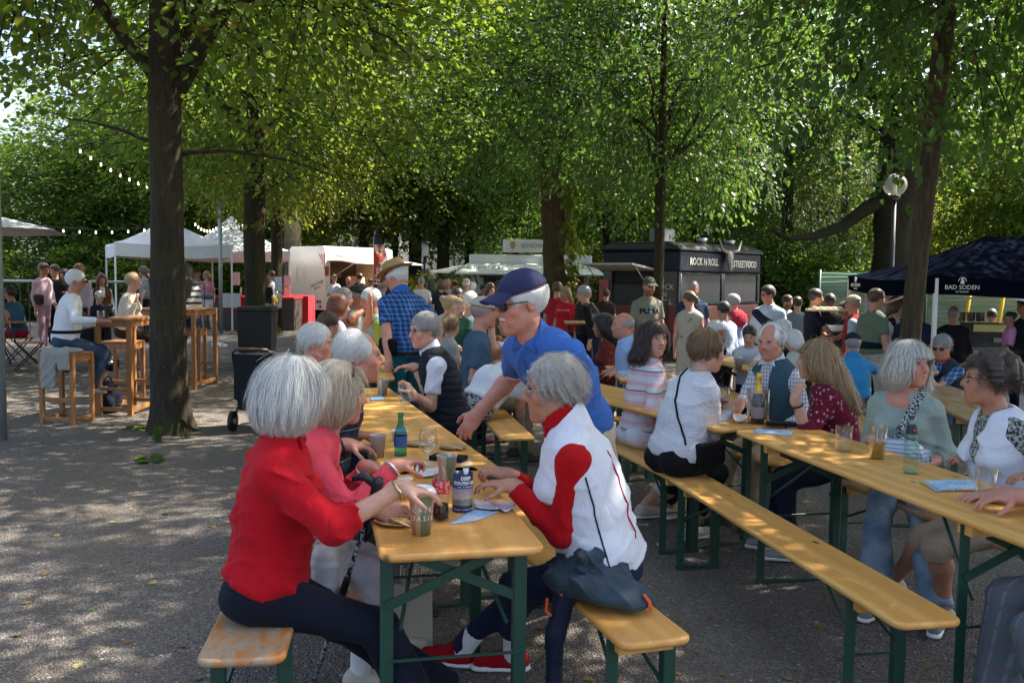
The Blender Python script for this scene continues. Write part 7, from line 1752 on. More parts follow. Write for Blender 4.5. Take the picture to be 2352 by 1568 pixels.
def walking_pole():
    a, b = P(715, 1585, .0), Q(872, 1098, 2.98)
    r = empty('walking_pole', a, 0, 'black and silver walking pole leaning against the table edge', 'walking pole'); b = b - a; L = b.length; d = b.normalized(); x = d.cross(Vector((0, 1, 0))).normalized()
    m = MB(); m.tube([d * .0, d * L * .82], .0085, 10); m.build('shaft', cloth_pat('specks', [(.012, .014, .016), (.4, .45, .45)], 1.3), r, True)
    m = MB(); m.tube([d * L * .46, d * L * .5, d * L * .56, d * L * .58], [.011, .014, .014, .010], 10); m.build('clamp', BLACKP(), r, True)
    m = MB(); m.tube([d * L * .8, d * L * .86, d * L * .93, d * L * .98, d * L * 1.0], [.012, .016, .0155, .02, .012], 12); m.tube([d * L * .97, d * L * .99 + x * .05 + Vector((0, 0, -.0)), d * L * .965 + x * .085], [.016, .017, .01], 10); m.build('grip', plain((.02, .02, .022), .45), r, True)
    m = MB(); m.tube([d * L * .9 + x * .0, d * L * .82 + x * -.035, d * L * .74 + x * -.02, d * L * .86], .004, 6); m.build('wrist_loop', fabric(BLACK), r)
walking_pole()
def tote(label, p, sz, mt, rz=0):
    r = empty('shopping_bag', p, rz, label, 'bag'); m = MB(); w, d, h = sz
    m.add([(-w / 2, -d / 2, 0), (w / 2, -d / 2, 0), (w / 2, d / 2, 0), (-w / 2, d / 2, 0), (-w / 2 * .95, -d / 2 * .5, h), (w / 2 * 1.02, -d / 2 * .6, h * .98), (w / 2, d / 2 * .6, h), (-w / 2, d / 2 * .5, h * .97)], [(0, 1, 5, 4), (1, 2, 6, 5), (2, 3, 7, 6), (3, 0, 4, 7), (3, 2, 1, 0)]); m.build('bag_body', mt, r)
    for e in (-1, 1): m = MB(); m.tube([(-w * .22, e * d * .28, h * .96), (-w * .2, e * d * .25, h * 1.2), (w * .2, e * d * .25, h * 1.2), (w * .22, e * d * .28, h * .96)], .006, 6); m.build('handle', mt, r, True)
tote('cream paper carrier bag under the near table', P(935, 1560) + Vector((-.02, .3, 0)), (.17, .1, .3), plain((.48, .45, .36), .8), R(20))
def backpack(label, p, col, s=1.0, rz=0):
    r = empty('backpack', p, rz, label, 'backpack'); k = Sdf().ell((0, 0, .17 * s), (.16 * s, .11 * s, .2 * s), .03).ell((0, -.1 * s, .12 * s), (.11 * s, .05 * s, .1 * s), .03).plane((0, 0, 0), (0, 0, -1)); k.noise = wrinkle(.008, .09, 3); sdf_obj('pack', k, .014, fabric(col), r)
    m = MB(); m.tube([(-.05 * s, .02, .36 * s), (0, .03, .42 * s), (.05 * s, .02, .36 * s)], .008, 6); m.build('strap', fabric(col), r, True)
backpack('navy backpack on the gravel under the high table', P(225, 955) + Vector((0, .25, 0)), (.012, .015, .03))
c = P(140, 975)
def hoodie():
    r = empty('hoodie', (c.x - .02, c.y + .12, .745), 0, 'grey hooded sweatshirt hanging over the bar stool', 'hoodie')
    k = Sdf().ell((0, 0, .02), (.2, .19, .035), .04).box((-.06, -.2, -.16), (.08, .02, .2), .02, .04).box((.1, -.2, -.07), (.06, .025, .1), .02, .04); k.noise = wrinkle(.012, .08, 6, (1, .2, .2)); sdf_obj('cloth', k, .014, fabric((.3, .3, .28)), r)
hoodie()
o = empty('sunglasses_case', Q(238, 739, 9.9), 0, 'black glasses case on the high table', 'case'); sdf_obj('case', Sdf().ell((0, 0, .025), (.08, .045, .028), .01), .01, BLACKP(), o)
tumbler('stemless glass of rosé in front of the man in white', tuple(Q(232, 738, 10.1) - Vector((0, 0, .0))), .035, .042, .12, ROSE, .45)
tumbler('small glass on the second high table', tuple(Vector((Q(322, 728, 12.2).x, 12.2, 1.1))), .03, .035, .1)
# ------------------------------------------------------------------ poles, lamps, bins, tents, vehicles
def pole(label, p, r, h, mt=None, name='metal_pole'):
    o = empty(name, p, 0, label, 'pole'); m = MB(); m.tube([(0, 0, -.05), (0, 0, h)], r, 18); m.build('post', mt or STEEL(), o, True); m = MB(); m.lathe([(r * 1.02, h), (r * .8, h + .015), (.0005, h + .02)], 18, closed=True); m.build('cap', STEEL(), o, True); return o
GALV = plain((.3, .33, .33), .5, .25, 14, metal=.4)
po = pole('thick grey metal post cut by the left edge', P(6, 1010), .042, 4.2, GALV)
m = MB(); m.box(0, -.044, 1.62, .055, .002, .09); m.build('sticker', plain((.5, .5, .48), .6), po)
pole('thin steel pole in front of the white tents', P(508, 765), .05, 3.75, GALV)
def globe_lamp():
    p = Vector((Q(2056, 425, 18.2).x, 18.2, gz(7, 18))); z = Q(2056, 425, 18.2).z - p.z
    o = empty('street_lamp', p, 0, 'street lamp with a clear round globe beside the right tree', 'street lamp')
    m = MB(); m.tube([(0, 0, -.05), (0, 0, 1.0), (0, 0, z - .25)], [.07, .05, .04], 14); m.build('post', BLACKP(), o, True)
    m = MB(); m.lathe([(.06, z - .3), (.11, z - .24), (.1, z - .2), (.0005, z - .2)], 20, closed=True); m.build('socket', BLACKP(), o, True)
    m = MB(); m.lathe([(max(.0005, .225 * math.sin(a)), z - .225 * math.cos(a)) for a in np.linspace(.35, math.pi, 18)], 28, closed=True); m.build('globe', mat('lamp_globe', lambda nm: (lambda g: (lambda mx: (g.set(mx.inputs[0], .45), g.set(mx.inputs[1], g.n('BsdfTransparent', Color=(.85, .85, .82)).outputs[0]), g.set(mx.inputs[2], g.bsdf((.42, .42, .4), .15)), g.done(mx.outputs[0]))[-1])(g.n('MixShader')))(N(nm))), o, True)
    m = MB(); m.lathe([(.035, z - .2), (.035, z + .02), (.0005, z + .06)], 12, closed=True); m.build('bulb', WHITEP(), o, True)
globe_lamp()
def post_lamp():
    p = Vector((Q(977, 560, 33).x, 33, gz(-3, 33))); z = Q(977, 588, 33).z
    o = empty('street_lamp', p, 0, 'slim dark post lamp with a glass cylinder head before the white building', 'street lamp')
    m = MB(); m.tube([(0, 0, 0), (0, 0, z)], .06, 10); m.build('post', BLACKP(), o, True); m = MB(); m.lathe([(.13, z), (.13, z + .45), (.0005, z + .45)], 16, closed=True); m.build('glass_head', plain((.35, .35, .33), .15), o, True); m = MB(); m.lathe([(.24, z + .46), (.22, z + .5), (.0005, z + .52)], 16); m.build('hood', BLACKP(), o, True)
post_lamp()
def string_lights(label, pts, n, sag):
    a, b = Vector(pts[0]), Vector(pts[1]); o = empty('string_lights', a, 0, label, 'string lights', 'festoon lights in the trees')
    d = b - a; cp = [d * (i / 24) + Vector((0, 0, -sag * 4 * (i / 24) * (1 - i / 24))) for i in range(25)]
    m = MB(); m.tube(cp, .008, 5); m.build('cable', BLACKP(), o)
    em = mat('bulb_glow', lambda nm: (lambda g: g.done(g.n('Emission', Color=(1, .83, .55), Strength=1.4).outputs[0]))(N(nm)))
    me = None
    for i in range(n):
        t = (i + .5) / n; q = d * t + Vector((0, 0, -sag * 4 * t * (1 - t) - .09))
        if me is None: m = MB(); m.lathe([(.01, .05), (.016, .035), (.023, .0), (.014, -.022), (.0005, -.028)], 10, closed=True); k = m.build('bulb', em, o, True); me = k.data
        else: k = link('bulb', me, None, o)
        k.location = q
string_lights('upper festoon of lit bulbs sloping down to the big trunk', (Q(172, 330, 19), Q(385, 436, 22)), 10, .12)
string_lights('lower festoon of bulbs left of the big trunk', (Q(15, 505, 24), Q(350, 520, 24)), 9, .15)
string_lights('short festoon of bulbs tied to the thin steel pole', (Q(445, 505, 25), Q(506, 510, 25.6)), 9, .2)
def bin_():
    p = P(592, 800); p.y = 15.3; p.x = Q(592, 760, 15.3).x
    o = empty('wheelie_bin', p, R(6), 'black wheelie bin behind the linden trunk', 'bin'); m = MB()
    m.add([(-.25, -.28, .06), (.25, -.28, .06), (.25, .26, .06), (-.25, .26, .06), (-.29, -.36, .98), (.29, -.36, .98), (.29, .34, .98), (-.29, .34, .98)], [(3, 2, 1, 0), (0, 1, 5, 4), (1, 2, 6, 5), (2, 3, 7, 6), (3, 0, 4, 7), (4, 5, 6, 7)]); bevel(m.build('body', plain((.018, .019, .022), .5), o), .02, 3)
    m = MB(); m.box(0, -.01, 1.0, .64, .76, .035); m.box(0, -.02, 1.03, .56, .66, .04); bevel(m.build('lid', plain((.02, .021, .024), .5), o), .015, 3)
    for e in (-1, 1): m = MB(); m.tube([(e * .2, .3, .1), (e * .27, .3, .1)], .1, 16); m.build('wheel', BLACKP(), o, True)
    m = MB(); m.tube([(-.25, .4, .96), (.25, .4, .96)], .016, 8); m.build('handle_bar', BLACKP(), o, True)
bin_()
def stroller(label, p, rz, s=1.0):
    o = empty('stroller', p, rz, label, 'stroller'); o.scale = (s, s, s)
    k = Sdf().ell((0, .12, .62), (.25, .34, .27), .05).ell((0, .2, .8), (.25, .2, .2), .05).box((0, .0, .36), (.22, .3, .1), .05); k.noise = wrinkle(.006, .1, 3); sdf_obj('seat_and_hood', k, .02, fabric((.014, .015, .018)), o)
    m = MB(); hb = [(-.27, -.1, .55), (-.27, -.25, .9), (-.255, -.3, 1.0), (-.2, -.32, 1.04), (.2, -.32, 1.04), (.255, -.3, 1.0), (.27, -.25, .9), (.27, -.1, .55)]; m.tube(hb, .016, 10); m.build('frame', BLACKP(), o, True)
    m = MB(); m.tube([(-.21, -.321, 1.04), (-.1, -.33, 1.05), (.1, -.33, 1.05), (.21, -.321, 1.04)], .022, 10); m.build('handle', plain((.07, .032, .018), .5), o, True)
    pb = Sdf().box((0, -.27, .7), (.255, .035, .3), .03); pb.noise = wrinkle(.006, .12, 5); sdf_obj('back_panel', pb, .02, fabric((.016, .017, .02)), o)
    for e in (-1, 1):
        for yy, rr in ((-.28, .15), (.38, .11)):
            m = MB(); m.tube([(e * .25, yy, rr - .02), (e * .29, yy, rr - .02)], rr - .02, 20); w_ = m.build('wheel', BLACKP(), o, True); m = MB(); m.tube([(e * .245, yy, rr - .02), (e * .295, yy, rr - .02)], (rr - .02) * .3, 12); m.build('hub', STEEL(), w_, True)
        m = MB(); m.tube([(e * .26, -.28, .15), (e * .26, .1, .5), (e * .25, .38, .1)], .014, 8); m.build('strut', BLACKP(), o, True)
    return o
q = Q(600, 800, 9.4); stroller('black stroller with a brown leather handle behind the white haired people', (q.x, 9.4, 0), R(-6), .8)
q = Q(205, 730, 14.8); stroller('dark stroller among the group behind the bar stools', (q.x, 14.8, 0), R(120))
CANVW = lambda: fabric((.66, .67, .68), rough=.7, fine=60, var=.05, bump=.1); CANVN = lambda: plain((.0045, .006, .013), .9, .2, 8, spec=0.0)
def gazebo(label, c, rz, W, D, ze, zt, val, mt, ridge=0.0, postm=None, z=0.0):
    o = empty('gazebo_tent', (c[0], c[1], z), rz, label, 'tent'); m = MB(); n = 10
    cor = [(-W / 2, -D / 2), (W / 2, -D / 2), (W / 2, D / 2), (-W / 2, D / 2)]
    for i in range(4):
        a, b = cor[i], cor[(i + 1) % 4]
        def f(u, v, a=a, b=b):
            x, y = a[0] + (b[0] - a[0]) * u, a[1] + (b[1] - a[1]) * u
            tx = max(-ridge / 2, min(ridge / 2, x * ridge / W)); t = 1 - (1 - v) ** 1.0
            sag = math.sin(math.pi * u) * .05 * (1 - v); hh = ze + (zt - ze) * (v ** 1.35) - sag * 1.2
            return (x * (1 - v) + tx * v, y * (1 - v), hh)
        m.grid(f, n, 8)
    m.build('canopy', mt, o, True)
    for i in range(4):
        a, b = cor[i], cor[(i + 1) % 4]; m = MB()
        m.grid(lambda u, v: (a[0] + (b[0] - a[0]) * u + .01 * math.sin(u * 25) * v * (b[1] != a[1]), a[1] + (b[1] - a[1]) * u + .012 * math.sin(u * 22) * v * (b[0] != a[0]), ze - .005 - math.sin(math.pi * u) * .055 - val * v), 18, 3); m.build('valance', mt, o, True)
    for x, y in cor:
        m = MB(); m.box(x * .985, y * .985, ze / 2 - .02, .045, .045, ze - .02); bevel(m.build('post', postm or WHITEP(), o), .005, 2)
        m = MB(); m.box(x * .985, y * .985, .008, .12, .12, .016); m.build('foot_plate', STEEL(), o)
    for i in range(4):
        a, b = cor[i], cor[(i + 1) % 4]; m = MB(); s_ = .97
        m.bar((a[0] * s_, a[1] * s_, ze - .1), ((a[0] + b[0]) / 2 * s_, (a[1] + b[1]) / 2 * s_, ze - .35), .02, .03); m.bar((b[0] * s_, b[1] * s_, ze - .1), ((a[0] + b[0]) / 2 * s_, (a[1] + b[1]) / 2 * s_, ze - .35), .02, .03); m.build('truss', STEEL(), o)
    return o
q = Q(375, 562, 25.6); gazebo('white gazebo tent half hidden by the big linden trunk', (q.x, q.y + .3), R(28), 3, 3, q.z + .0, q.z + .72, .34, CANVW())
q = Q(532, 580, 28.2); gazebo('white gazebo tent with a tall peak, farther back', (q.x, q.y), R(24), 3, 3, q.z + .06, q.z + 1.12, .3, CANVW())
q = Q(2148, 632, 10.4)
NR = R(-2); nt_c = Vector((q.x, 10.4, 0)) + Matrix.Rotation(NR, 3, 'Z') @ Vector((1.5, 1.5, 0))
ng = gz(5, 11); zn = q.z - ng
nt = gazebo('navy gazebo tent with white town logo at the right edge', (nt_c.x, nt_c.y), NR, 3, 3, zn, Q(2290, 543, 11.9).z - ng, .2, CANVN(), ridge=.5, z=ng)
def soden(x, y, rz, s=1.0):
    for tx, sz, dz in (('BAD SODEN', .07, -.1), ('AM TAUNUS', .026, -.15)):
        t = text_mesh('logo_text', tx, sz * s, WHITEP(), nt, .002); t.location = (x, y, zn - .035 + dz); t.rotation_euler = (R(90), 0, rz)
    m = MB(); m.lathe([(.022 * s, -.006), (.022 * s, .006)], 14); a = m.build('logo_figure', WHITEP(), nt); a.location = (x, y, zn - .075); a.rotation_euler = (R(90), 0, rz)
    m = MB(); m.lathe([(.013 * s, -.006), (.013 * s, .006)], 12); a = m.build('logo_head', WHITEP(), nt); a.location = (x, y, zn - .043); a.rotation_euler = (R(90), 0, rz)
    m = MB(); m.tube([(math.cos(a) * .045 * s, 0, math.sin(a) * .045 * s) for a in np.linspace(.1, 3.04, 12)], .004, 5); a = m.build('logo_arc', WHITEP(), nt); a.location = (x, y, zn - .068); a.rotation_euler = (0, 0, rz)
for x in (-1.2, .9): soden(x, -1.518, 0)
for y in (-1.1, 1.1): soden(-1.518, y, R(-90))
# bar equipment under the navy tent
def at_tent(x, y): return nt_c + Matrix.Rotation(NR, 3, 'Z') @ Vector((x, y, 0))
def boxthing(name, label, cat, c, rz, w, d, h, mt, z0=0.0, parts=()):
    o = empty(name, (c[0], c[1], gz(c[0], c[1]) + z0), rz, label, cat); bevel(MB().box(0, 0, h / 2, w, d, h).build('body', mt, o), .008, 2)
    for nm, args, pm in parts: bevel(MB().box(*args).build(nm, pm, o), .003, 1)
    return o
q = Q(2225, 800, 11.8); boxthing('counter', 'white bar counter under the navy tent', 'counter', (q.x, 11.9), R(-6), 1.0, .5, .92, WHITEP(), parts=[('worktop', (0, 0, .94, 1.06, .56, .03), plain((.5, .5, .5), .4))])
q = Q(2262, 770, 12.6); boxthing('drinks_cooler', 'black drinks cooler with a lit yellow top under the tent', 'cooler', (q.x, 12.6), R(-8), .5, .5, 1.28, BLACKP(), parts=[('header', (0, -.255, 1.22, .48, .02, .1), plain((.7, .68, .25), .4)), ('side_label', (0.1, -.256, 1.06, .16, .01, .06), plain((.25, .25, .25), .5))])
for i in range(6):
    q = Q(2205 + i * 11, 730, 12.6); cup(['leftmost', 'second', 'third', 'fourth', 'fifth', 'rightmost'][i] + ' of the upside down grey cups on the drinks cooler', (q.x, 12.6 + .06 * (i % 2), gz(6, 12.6) + 1.3), .12, .036, .04, lid=False, mt=plain((.25, .22, .22), .5), group='grey cups stacked on the drinks cooler')
q = Q(2335, 835, 11.2); boxthing('side_table', 'folding side table draped in white by the carried girl', 'table', (q.x - .1, 11.6), R(-5), .9, .6, .03, PINE_DARK(), .72, parts=[('cloth', (.1, -.305, -.25, .6, .01, .5), plain((.55, .55, .55), .8)), ('leg', (-.4, -.25, -.36, .03, .03, .72), GREENM()), ('leg', (.4, .25, -.36, .03, .03, .72), GREENM()), ('leg', (-.4, .25, -.36, .03, .03, .72), GREENM()), ('leg', (.4, -.25, -.36, .03, .03, .72), GREENM())])
def net_panel():
    a, b = at_tent(-1.4, 3.2), at_tent(3.6, 2.6); o = empty('net_fence', (a.x, a.y, ng), 0, 'green net screen behind the navy tent', 'fence'); d = b - a; m = MB()
    for i in range(34):
        z = .05 + i * .055; m.tube([Vector((0, 0, z)) + d * t + Vector((0, 0, .03 * math.sin(t * 9 + i))) for t in np.linspace(0, 1, 20)], .007, 4)
    nn = m.build('net', plain((.12, .28, .17), .6), o); nn['kind'] = 'stuff'
    m = MB(); m.grid(lambda u, v: d * u + Vector((0, .08, 1.9 * v + .02)), 2, 2); m.build('backing', plain((.3, .38, .33), .7), o)
    for t in (0, .33, .66, 1): m = MB(); m.tube([d * t, d * t + Vector((0, 0, 1.95))], .025, 8); m.build('post', GREENM(), o, True)
    for t in (.42, .52): m = MB(); m.tube([d * t + Vector((0, -.15, .1)), d * (t + .04) + Vector((0, -.1, 1.9))], .03, 10); m.build('yellow_tube', plain((.7, .45, .02), .5), o, True)
net_panel()
def flipchart():
    q = Q(2030, 640, 12.9); o = empty('flip_chart', (q.x, 12.9, gz(5, 12.9)), R(-4), 'white flip chart with a scribbled note beside the navy tent', 'flip chart'); z = q.z - gz(5, 12.9)
    bevel(MB().box(0, 0, z - .5, .48, .02, 1.0).build('sheet', plain((.55, .5, .58), .6, .03), o), .003); m = MB(); m.box(0, 0, z + .01, .5, .03, .025); m.build('clamp_rail', STEEL(), o)
    t = text_mesh('handwriting', 'We Süßes', .1, plain((.12, .1, .2), .6), o, .001); t.location = (0, -.013, z - .18); t.rotation_euler = (R(90), R(-4), 0); t.data.transform(Matrix.Shear('XY', 4, (.3, .0)) if False else Matrix.Identity(4))
    t = text_mesh('handwriting', 'lose', .07, plain((.12, .1, .2), .6), o, .001); t.location = (-.02, -.013, z - .36); t.rotation_euler = (R(90), 0, 0)
    for x, y in ((-.2, -.1), (.2, -.1), (0, .35)): m = MB(); m.tube([(x * .3, .02, z - .3), (x, y, 0)], .012, 8); m.build('leg', STEEL(), o, True)
flipchart()
tr = empty('serving_tray', Q(1900, 712, 12.9), R(4), 'wide wooden board carried by the waiter', 'tray'); bevel(MB().box(0, 0, .0, .5, .34, .03).build('board', plain((.55, .45, .3), .6), tr), .004)
for i in range(5): s_ = sdf_obj('food', Sdf().ell((-.18 + i * .09, 0, .03), (.035, .1, .02), .01), .01, plain((.6, .5, .36), .7), tr)
q = Q(1922, 752, 12.7); bw = empty('bowl', q, 0, 'white bowl held by the woman in charcoal', 'bowl'); m = MB(); m.lathe([(.0005, -.05), (.07, -.05), (.13, .03), (.125, .032), (.06, -.04), (.0005, -.04)], 20, closed=True); m.build('bowl_body', WHITEP(), bw, True)
# parasol corner at the left, folding chair and bistro table
def parasol():
    o = empty('parasol', (-10.2, 14, 0), 0, 'pale parasol reaching in from the left edge', 'parasol'); tip = Q(126, 528, 14) - Vector((-10.2, 14, 0)); apex = Q(-330, 440, 14) - Vector((-10.2, 14, 0)); m = MB(); n = 8
    L = tip.x; rr = L
    ring = [Vector((math.cos(a) * rr, math.sin(a) * rr, tip.z)) for a in np.linspace(0, 2 * math.pi, n + 1)[:-1]]
    vs = [Vector((0, 0, tip.z + .75))] + ring; m.add(vs, [(0, 1 + i, 1 + (i + 1) % n) for i in range(n)]); m.build('canopy', fabric((.5, .49, .48), rough=.8, fine=60), o)
    m = MB(); m.tube([(0, 0, 0), (0, 0, tip.z + .8)], .03, 10); m.build('pole', STEEL(), o, True)
    for p_ in ring: m = MB(); m.tube([(0, 0, tip.z + .7), p_ + Vector((0, 0, .0))], .01, 5); m.build('rib', STEEL(), o)
parasol()
def folding_chair(label, p, rz):
    o = empty('folding_chair', p, rz, label, 'chair')
    for e in (-1, 1):
        m = MB(); m.tube([(e * .2, -.22, 0), (e * .2, .18, .45)], .011, 6); m.build('leg', BLACKP(), o); m = MB(); m.tube([(e * .19, .22, 0), (e * .19, -.2, .46), (e * .19, -.28, .85)], .011, 6); m.build('leg', BLACKP(), o)
    for i in range(5): m = MB(); m.box(0, -.16 + i * .08, .455, .4, .065, .016); m.build('seat_slat', TEAK(), o)
    for i in range(2): m = MB(); m.box(0, -.27, .72 + i * .08, .4, .016, .055); m.build('back_slat', TEAK(), o)
q = P(30, 800); folding_chair('folding wooden chair under the woman in red trousers', (Q(28, 760, 15.5).x + .05, 15.6, 0), R(-75)); folding_chair('empty folding wooden chair at the left edge', (Q(68, 775, 14.6).x, 14.6, 0), R(-60))
bt = empty('bistro_table', (Q(0, 700, 15.3).x, 15.3, 0), 0, 'small bistro table cut by the left edge', 'table'); m = MB(); m.lathe([(.4, .72), (.4, .745), (.0005, .745)], 24); m.build('top', TEAK(), bt)
for a in (0, 1.57): m = MB(); m.tube([(math.cos(a) * .3, math.sin(a) * .3, 0), (-math.cos(a) * .25, -math.sin(a) * .25, .72)], .012, 6); m.build('leg', BLACKP(), bt)
rl = empty('railing', (Q(-60, 655, 22).x, 22, 0), 0, 'dark metal railing along the lawn at the left', 'railing'); m = MB(); m.tube([(0, 0, 1.35), (5.2, 1, 1.35)], .03, 8); m.build('top_rail', plain((.3, .33, .33), .5), rl, True)
for i in range(27): m = MB(); m.tube([(i * .2, i * .2 / 5.2, 0), (i * .2, i * .2 / 5.2, 1.35)], .012, 6); m.build('bar', BLACKP(), rl)
# stall counter under the white tents
q = Q(590, 665, 26.2)
sc_ = boxthing('stall_counter', 'stall counter with a red cloth under the white tents', 'counter', (Q(560, 665, 26.2).x, 26.2), R(-6), 3.2, .7, .9, plain((.05, .035, .03), .6), parts=[('red_cloth', (0, -.03, .92, 3.24, .8, .05), fabric((.45, .02, .025))), ('cloth_front', (.5, -.37, .68, 1.3, .02, .5), fabric((.42, .02, .025)))])
for i, (x, cc) in enumerate(((565, (.6, .4, .02)), (572, (.35, .02, .02)), (580, (.55, .35, .02)), (588, (.1, .05, .03)), (553, (.4, .4, .42)))):
    q = Q(x, 650, 26.1); bottle('sauce bottle on the stall counter, ' + ['leftmost yellow', 'dark red', 'orange', 'brown', 'pale'][i], (q.x, 26.1, .95), PEPP, plain(cc, .4))
boxthing('red_table', 'table with a red cloth right of the white tents', 'table', (Q(690, 700, 27.6).x - .15, 27.6), R(-4), 1.0, .7, .95, fabric((.5, .02, .03)))
def notice(label, c, w=.21, h=.3, rz=0, parent=None):
    o = bevel(MB().box(0, 0, 0, w, .003, h).build('notice', leaflet_mat('notice_print', [(.66, .66, .7), (.68, .68, .7), (.62, .63, .68)], 130), None), .001, 1); o.location = c; o.rotation_euler = (0, 0, rz); return prop(o, label, 'notice')
notice('upper white notice pinned to the slender linden', Q(635, 652, 25.5), .3, .4); notice('lower white notice pinned to the slender linden', Q(634, 690, 25.5), .32, .4)
notice('upper white notice on the tent post', Q(660, 645, 26.4), .2, .3); notice('lower white notice on the tent post', Q(660, 672, 26.4), .2, .32)
notice('white notice hanging under the tent valance', Q(541, 640, 26.8), .26, .38); notice('small sign on the thick pale trunk', Q(683, 612, 32.1), .2, .28); notice('pale sheet on the stall counter front', Q(528, 690, 25.6), .6, .4)
# ------------------------------------------------------------------ hot dog trailer
def trailer():
    c0 = Q(747, 640, 29.3); o = empty('food_trailer', (c0.x, c0.y, 0), R(50), 'white hot dog trailer with open hatch and awning', 'food trailer')
    # local: x along the serving side (to the right), y into the trailer; corner at the origin
    L, W, z0, z1 = 2.9, 1.9, .45, 2.36; wm = plain((.70, .71, .69), .35, .05, 6, coat=.2)
    dk = plain((.03, .028, .026), .7); inn = plain((.12, .09, .07), .7)
    bevel(MB().box(.02, W / 2, (z0 + z1) / 2, .04, W, z1 - z0).build('end_wall', wm, o), .01, 2)
    MB().box(L - .02, W / 2, (z0 + z1) / 2, .04, W, z1 - z0).build('end_wall', wm, o)
    MB().box(L / 2, W - .02, (z0 + z1) / 2, L, .04, z1 - z0).build('back_wall', inn, o)
    MB().box(L / 2, W / 2, z0 + .03, L - .08, W - .08, .06).build('floor', inn, o)
    r = MB(); r.prism([(0, z1 - .02), (.03, z1 + .08), (.15, z1 + .14), (W - .15, z1 + .14), (W, z1 + .02), (W, z1 - .02)], 0, L, 'x'); r.build('roof', wm, o)
    f = MB(); f.box(L / 2, .02, (z0 + 1.02) / 2 + .0, L - .082, .04, 1.02 - z0); f.box(L / 2, .02, (2.02 + z1) / 2, L - .082, .04, z1 - 2.02); f.box(.12, .02, 1.52, .16, .04, 1.0); f.box(L - .14, .02, 1.52, .2, .04, 1.0); bevel(f.build('front_wall', wm, o), .006, 2)
    a = MB(); a.grid(lambda u, v: (.1 + (L - .0) * u, -1.35 * v, 2.06 - .1 * v + .04 * math.sin(v * 3.1)), 4, 8); k = a.build('awning', wm, o, True); k.modifiers.new('t', 'SOLIDIFY').thickness = .04
    for x in (.3, L - .3): m = MB(); m.tube([(x, 0, 1.5), (x, -1.1, 1.97)], .014, 6); m.build('gas_strut', STEEL(), o)
    m = MB(); m.box(L / 2, -.1, 1.03, L - .3, .2, .03); m.build('serving_shelf', wm, o)
    for i, (x, y, z, sx, sy, sz, cc) in enumerate(((.8, 1.5, 1.4, .5, .4, .5, (.1, .1, .11)), (1.6, 1.6, 1.7, .5, .3, .4, (.06, .05, .05)), (1.2, 1.75, 2.0, .8, .1, .25, (.3, .2, .12)), (2.3, 1.6, 1.3, .4, .4, .5, (.3, .3, .3)))): bevel(MB().box(x, y, z, sx, sy, sz).build('kitchen_unit', plain(cc, .4), o), .01)
    m = MB(); m.lathe([(.0005, 1.2), (.12, 1.2), (.1, 1.5), (.0005, 1.5)], 14, (2.2, .8, 0)); m.build('heat_lamp', mat('heat_lamp_glow', lambda nm: (lambda g: g.done(g.n('Emission', Color=(1, .45, .15), Strength=2.2).outputs[0]))(N(nm))), o, True)
    # decorations on the end wall
    red = plain((.4, .05, .05), .5)
    for i in range(4): m = MB(); m.prism([(.02 + i * .12, 2.25), (.08 + i * .12, 2.25), (.05 + i * .08, 1.75 + i * .16), (.03 + i * .08, 1.75 + i * .16)], -.006, -.001, 'x'); m.build('flag_stripe', red, o)
    t = text_mesh('lettering', 'Hot Dogs', .17, BLACKP(), o, .002); t.rotation_euler = (R(90), 0, R(-90)); t.location = (-.004, .42, 1.3); t.rotation_euler = (Matrix.Rotation(R(-90), 3, 'Z') @ Matrix.Rotation(R(90), 3, 'X') @ Matrix.Rotation(R(18), 3, 'Z')).to_euler()
    m = MB(); m.tube([(-.004, .55, 1.12), (-.004, .25, 1.2)], .012, 5); m.tube([(-.004, .48, 1.18), (-.004, .55, 1.12), (-.004, .47, 1.09)], .012, 5); m.build('arrow', BLACKP(), o)
    m = MB()
    for k in range(3): m.tube([(-.004, 1.25 + math.cos(a) * (.26 - .07 * k) + .02 * k, 1.6 + math.sin(a) * (.4 - .11 * k)) for a in np.linspace(0, 6.283, 26)], .004, 4, False)
    m.build('line_drawing', plain((.2, .2, .2), .6), o)
    for y, z, cc in ((.25, .62, (.5, .02, .02)), (.38, .62, (.5, .02, .02)), (.51, .62, (.6, .6, .6)), (.25, .46, (.5, .02, .02))): m = MB(); m.tube([(-.02, y, z + .1), (.02, y, z + .1)], .05, 12); m.build('tail_light', plain(cc, .3), o, True)
    bevel(MB().box(.06, -.006, 1.7, .16, .01, .3).build('menu_sign', plain((.3, .08, .05), .5), o), .002); bevel(MB().box(-.006, 1.2, .5, .01, .3, .12).build('number_plate', plain((.6, .6, .55), .5), o), .002)
    t = text_mesh('lettering', 'Imbiss', .14, red, o, .002); t.rotation_euler = (R(90), 0, 0); t.location = (.6, -.004, 2.2); m = MB(); m.box(1.3, -.004, 2.18, .9, .004, .02); m.build('pinstripe', red, o)
    for x in (1.2, 1.75):
        for y in (.05, W - .05): m = MB(); m.tube([(x, y - .09, .28), (x, y + .09, .28)], .28, 20); m.build('wheel', BLACKP(), o, True)
    m = MB(); m.tube([(-1.1, W / 2, .5), (0, W / 2, .5)], .05, 8); m.build('drawbar', BLACKP(), o, True)
    for x in (.2, L - .2): m = MB(); m.tube([(x, .2, 0), (x, .2, .46)], .035, 8); m.build('jack_leg', STEEL(), o, True)
trailer()
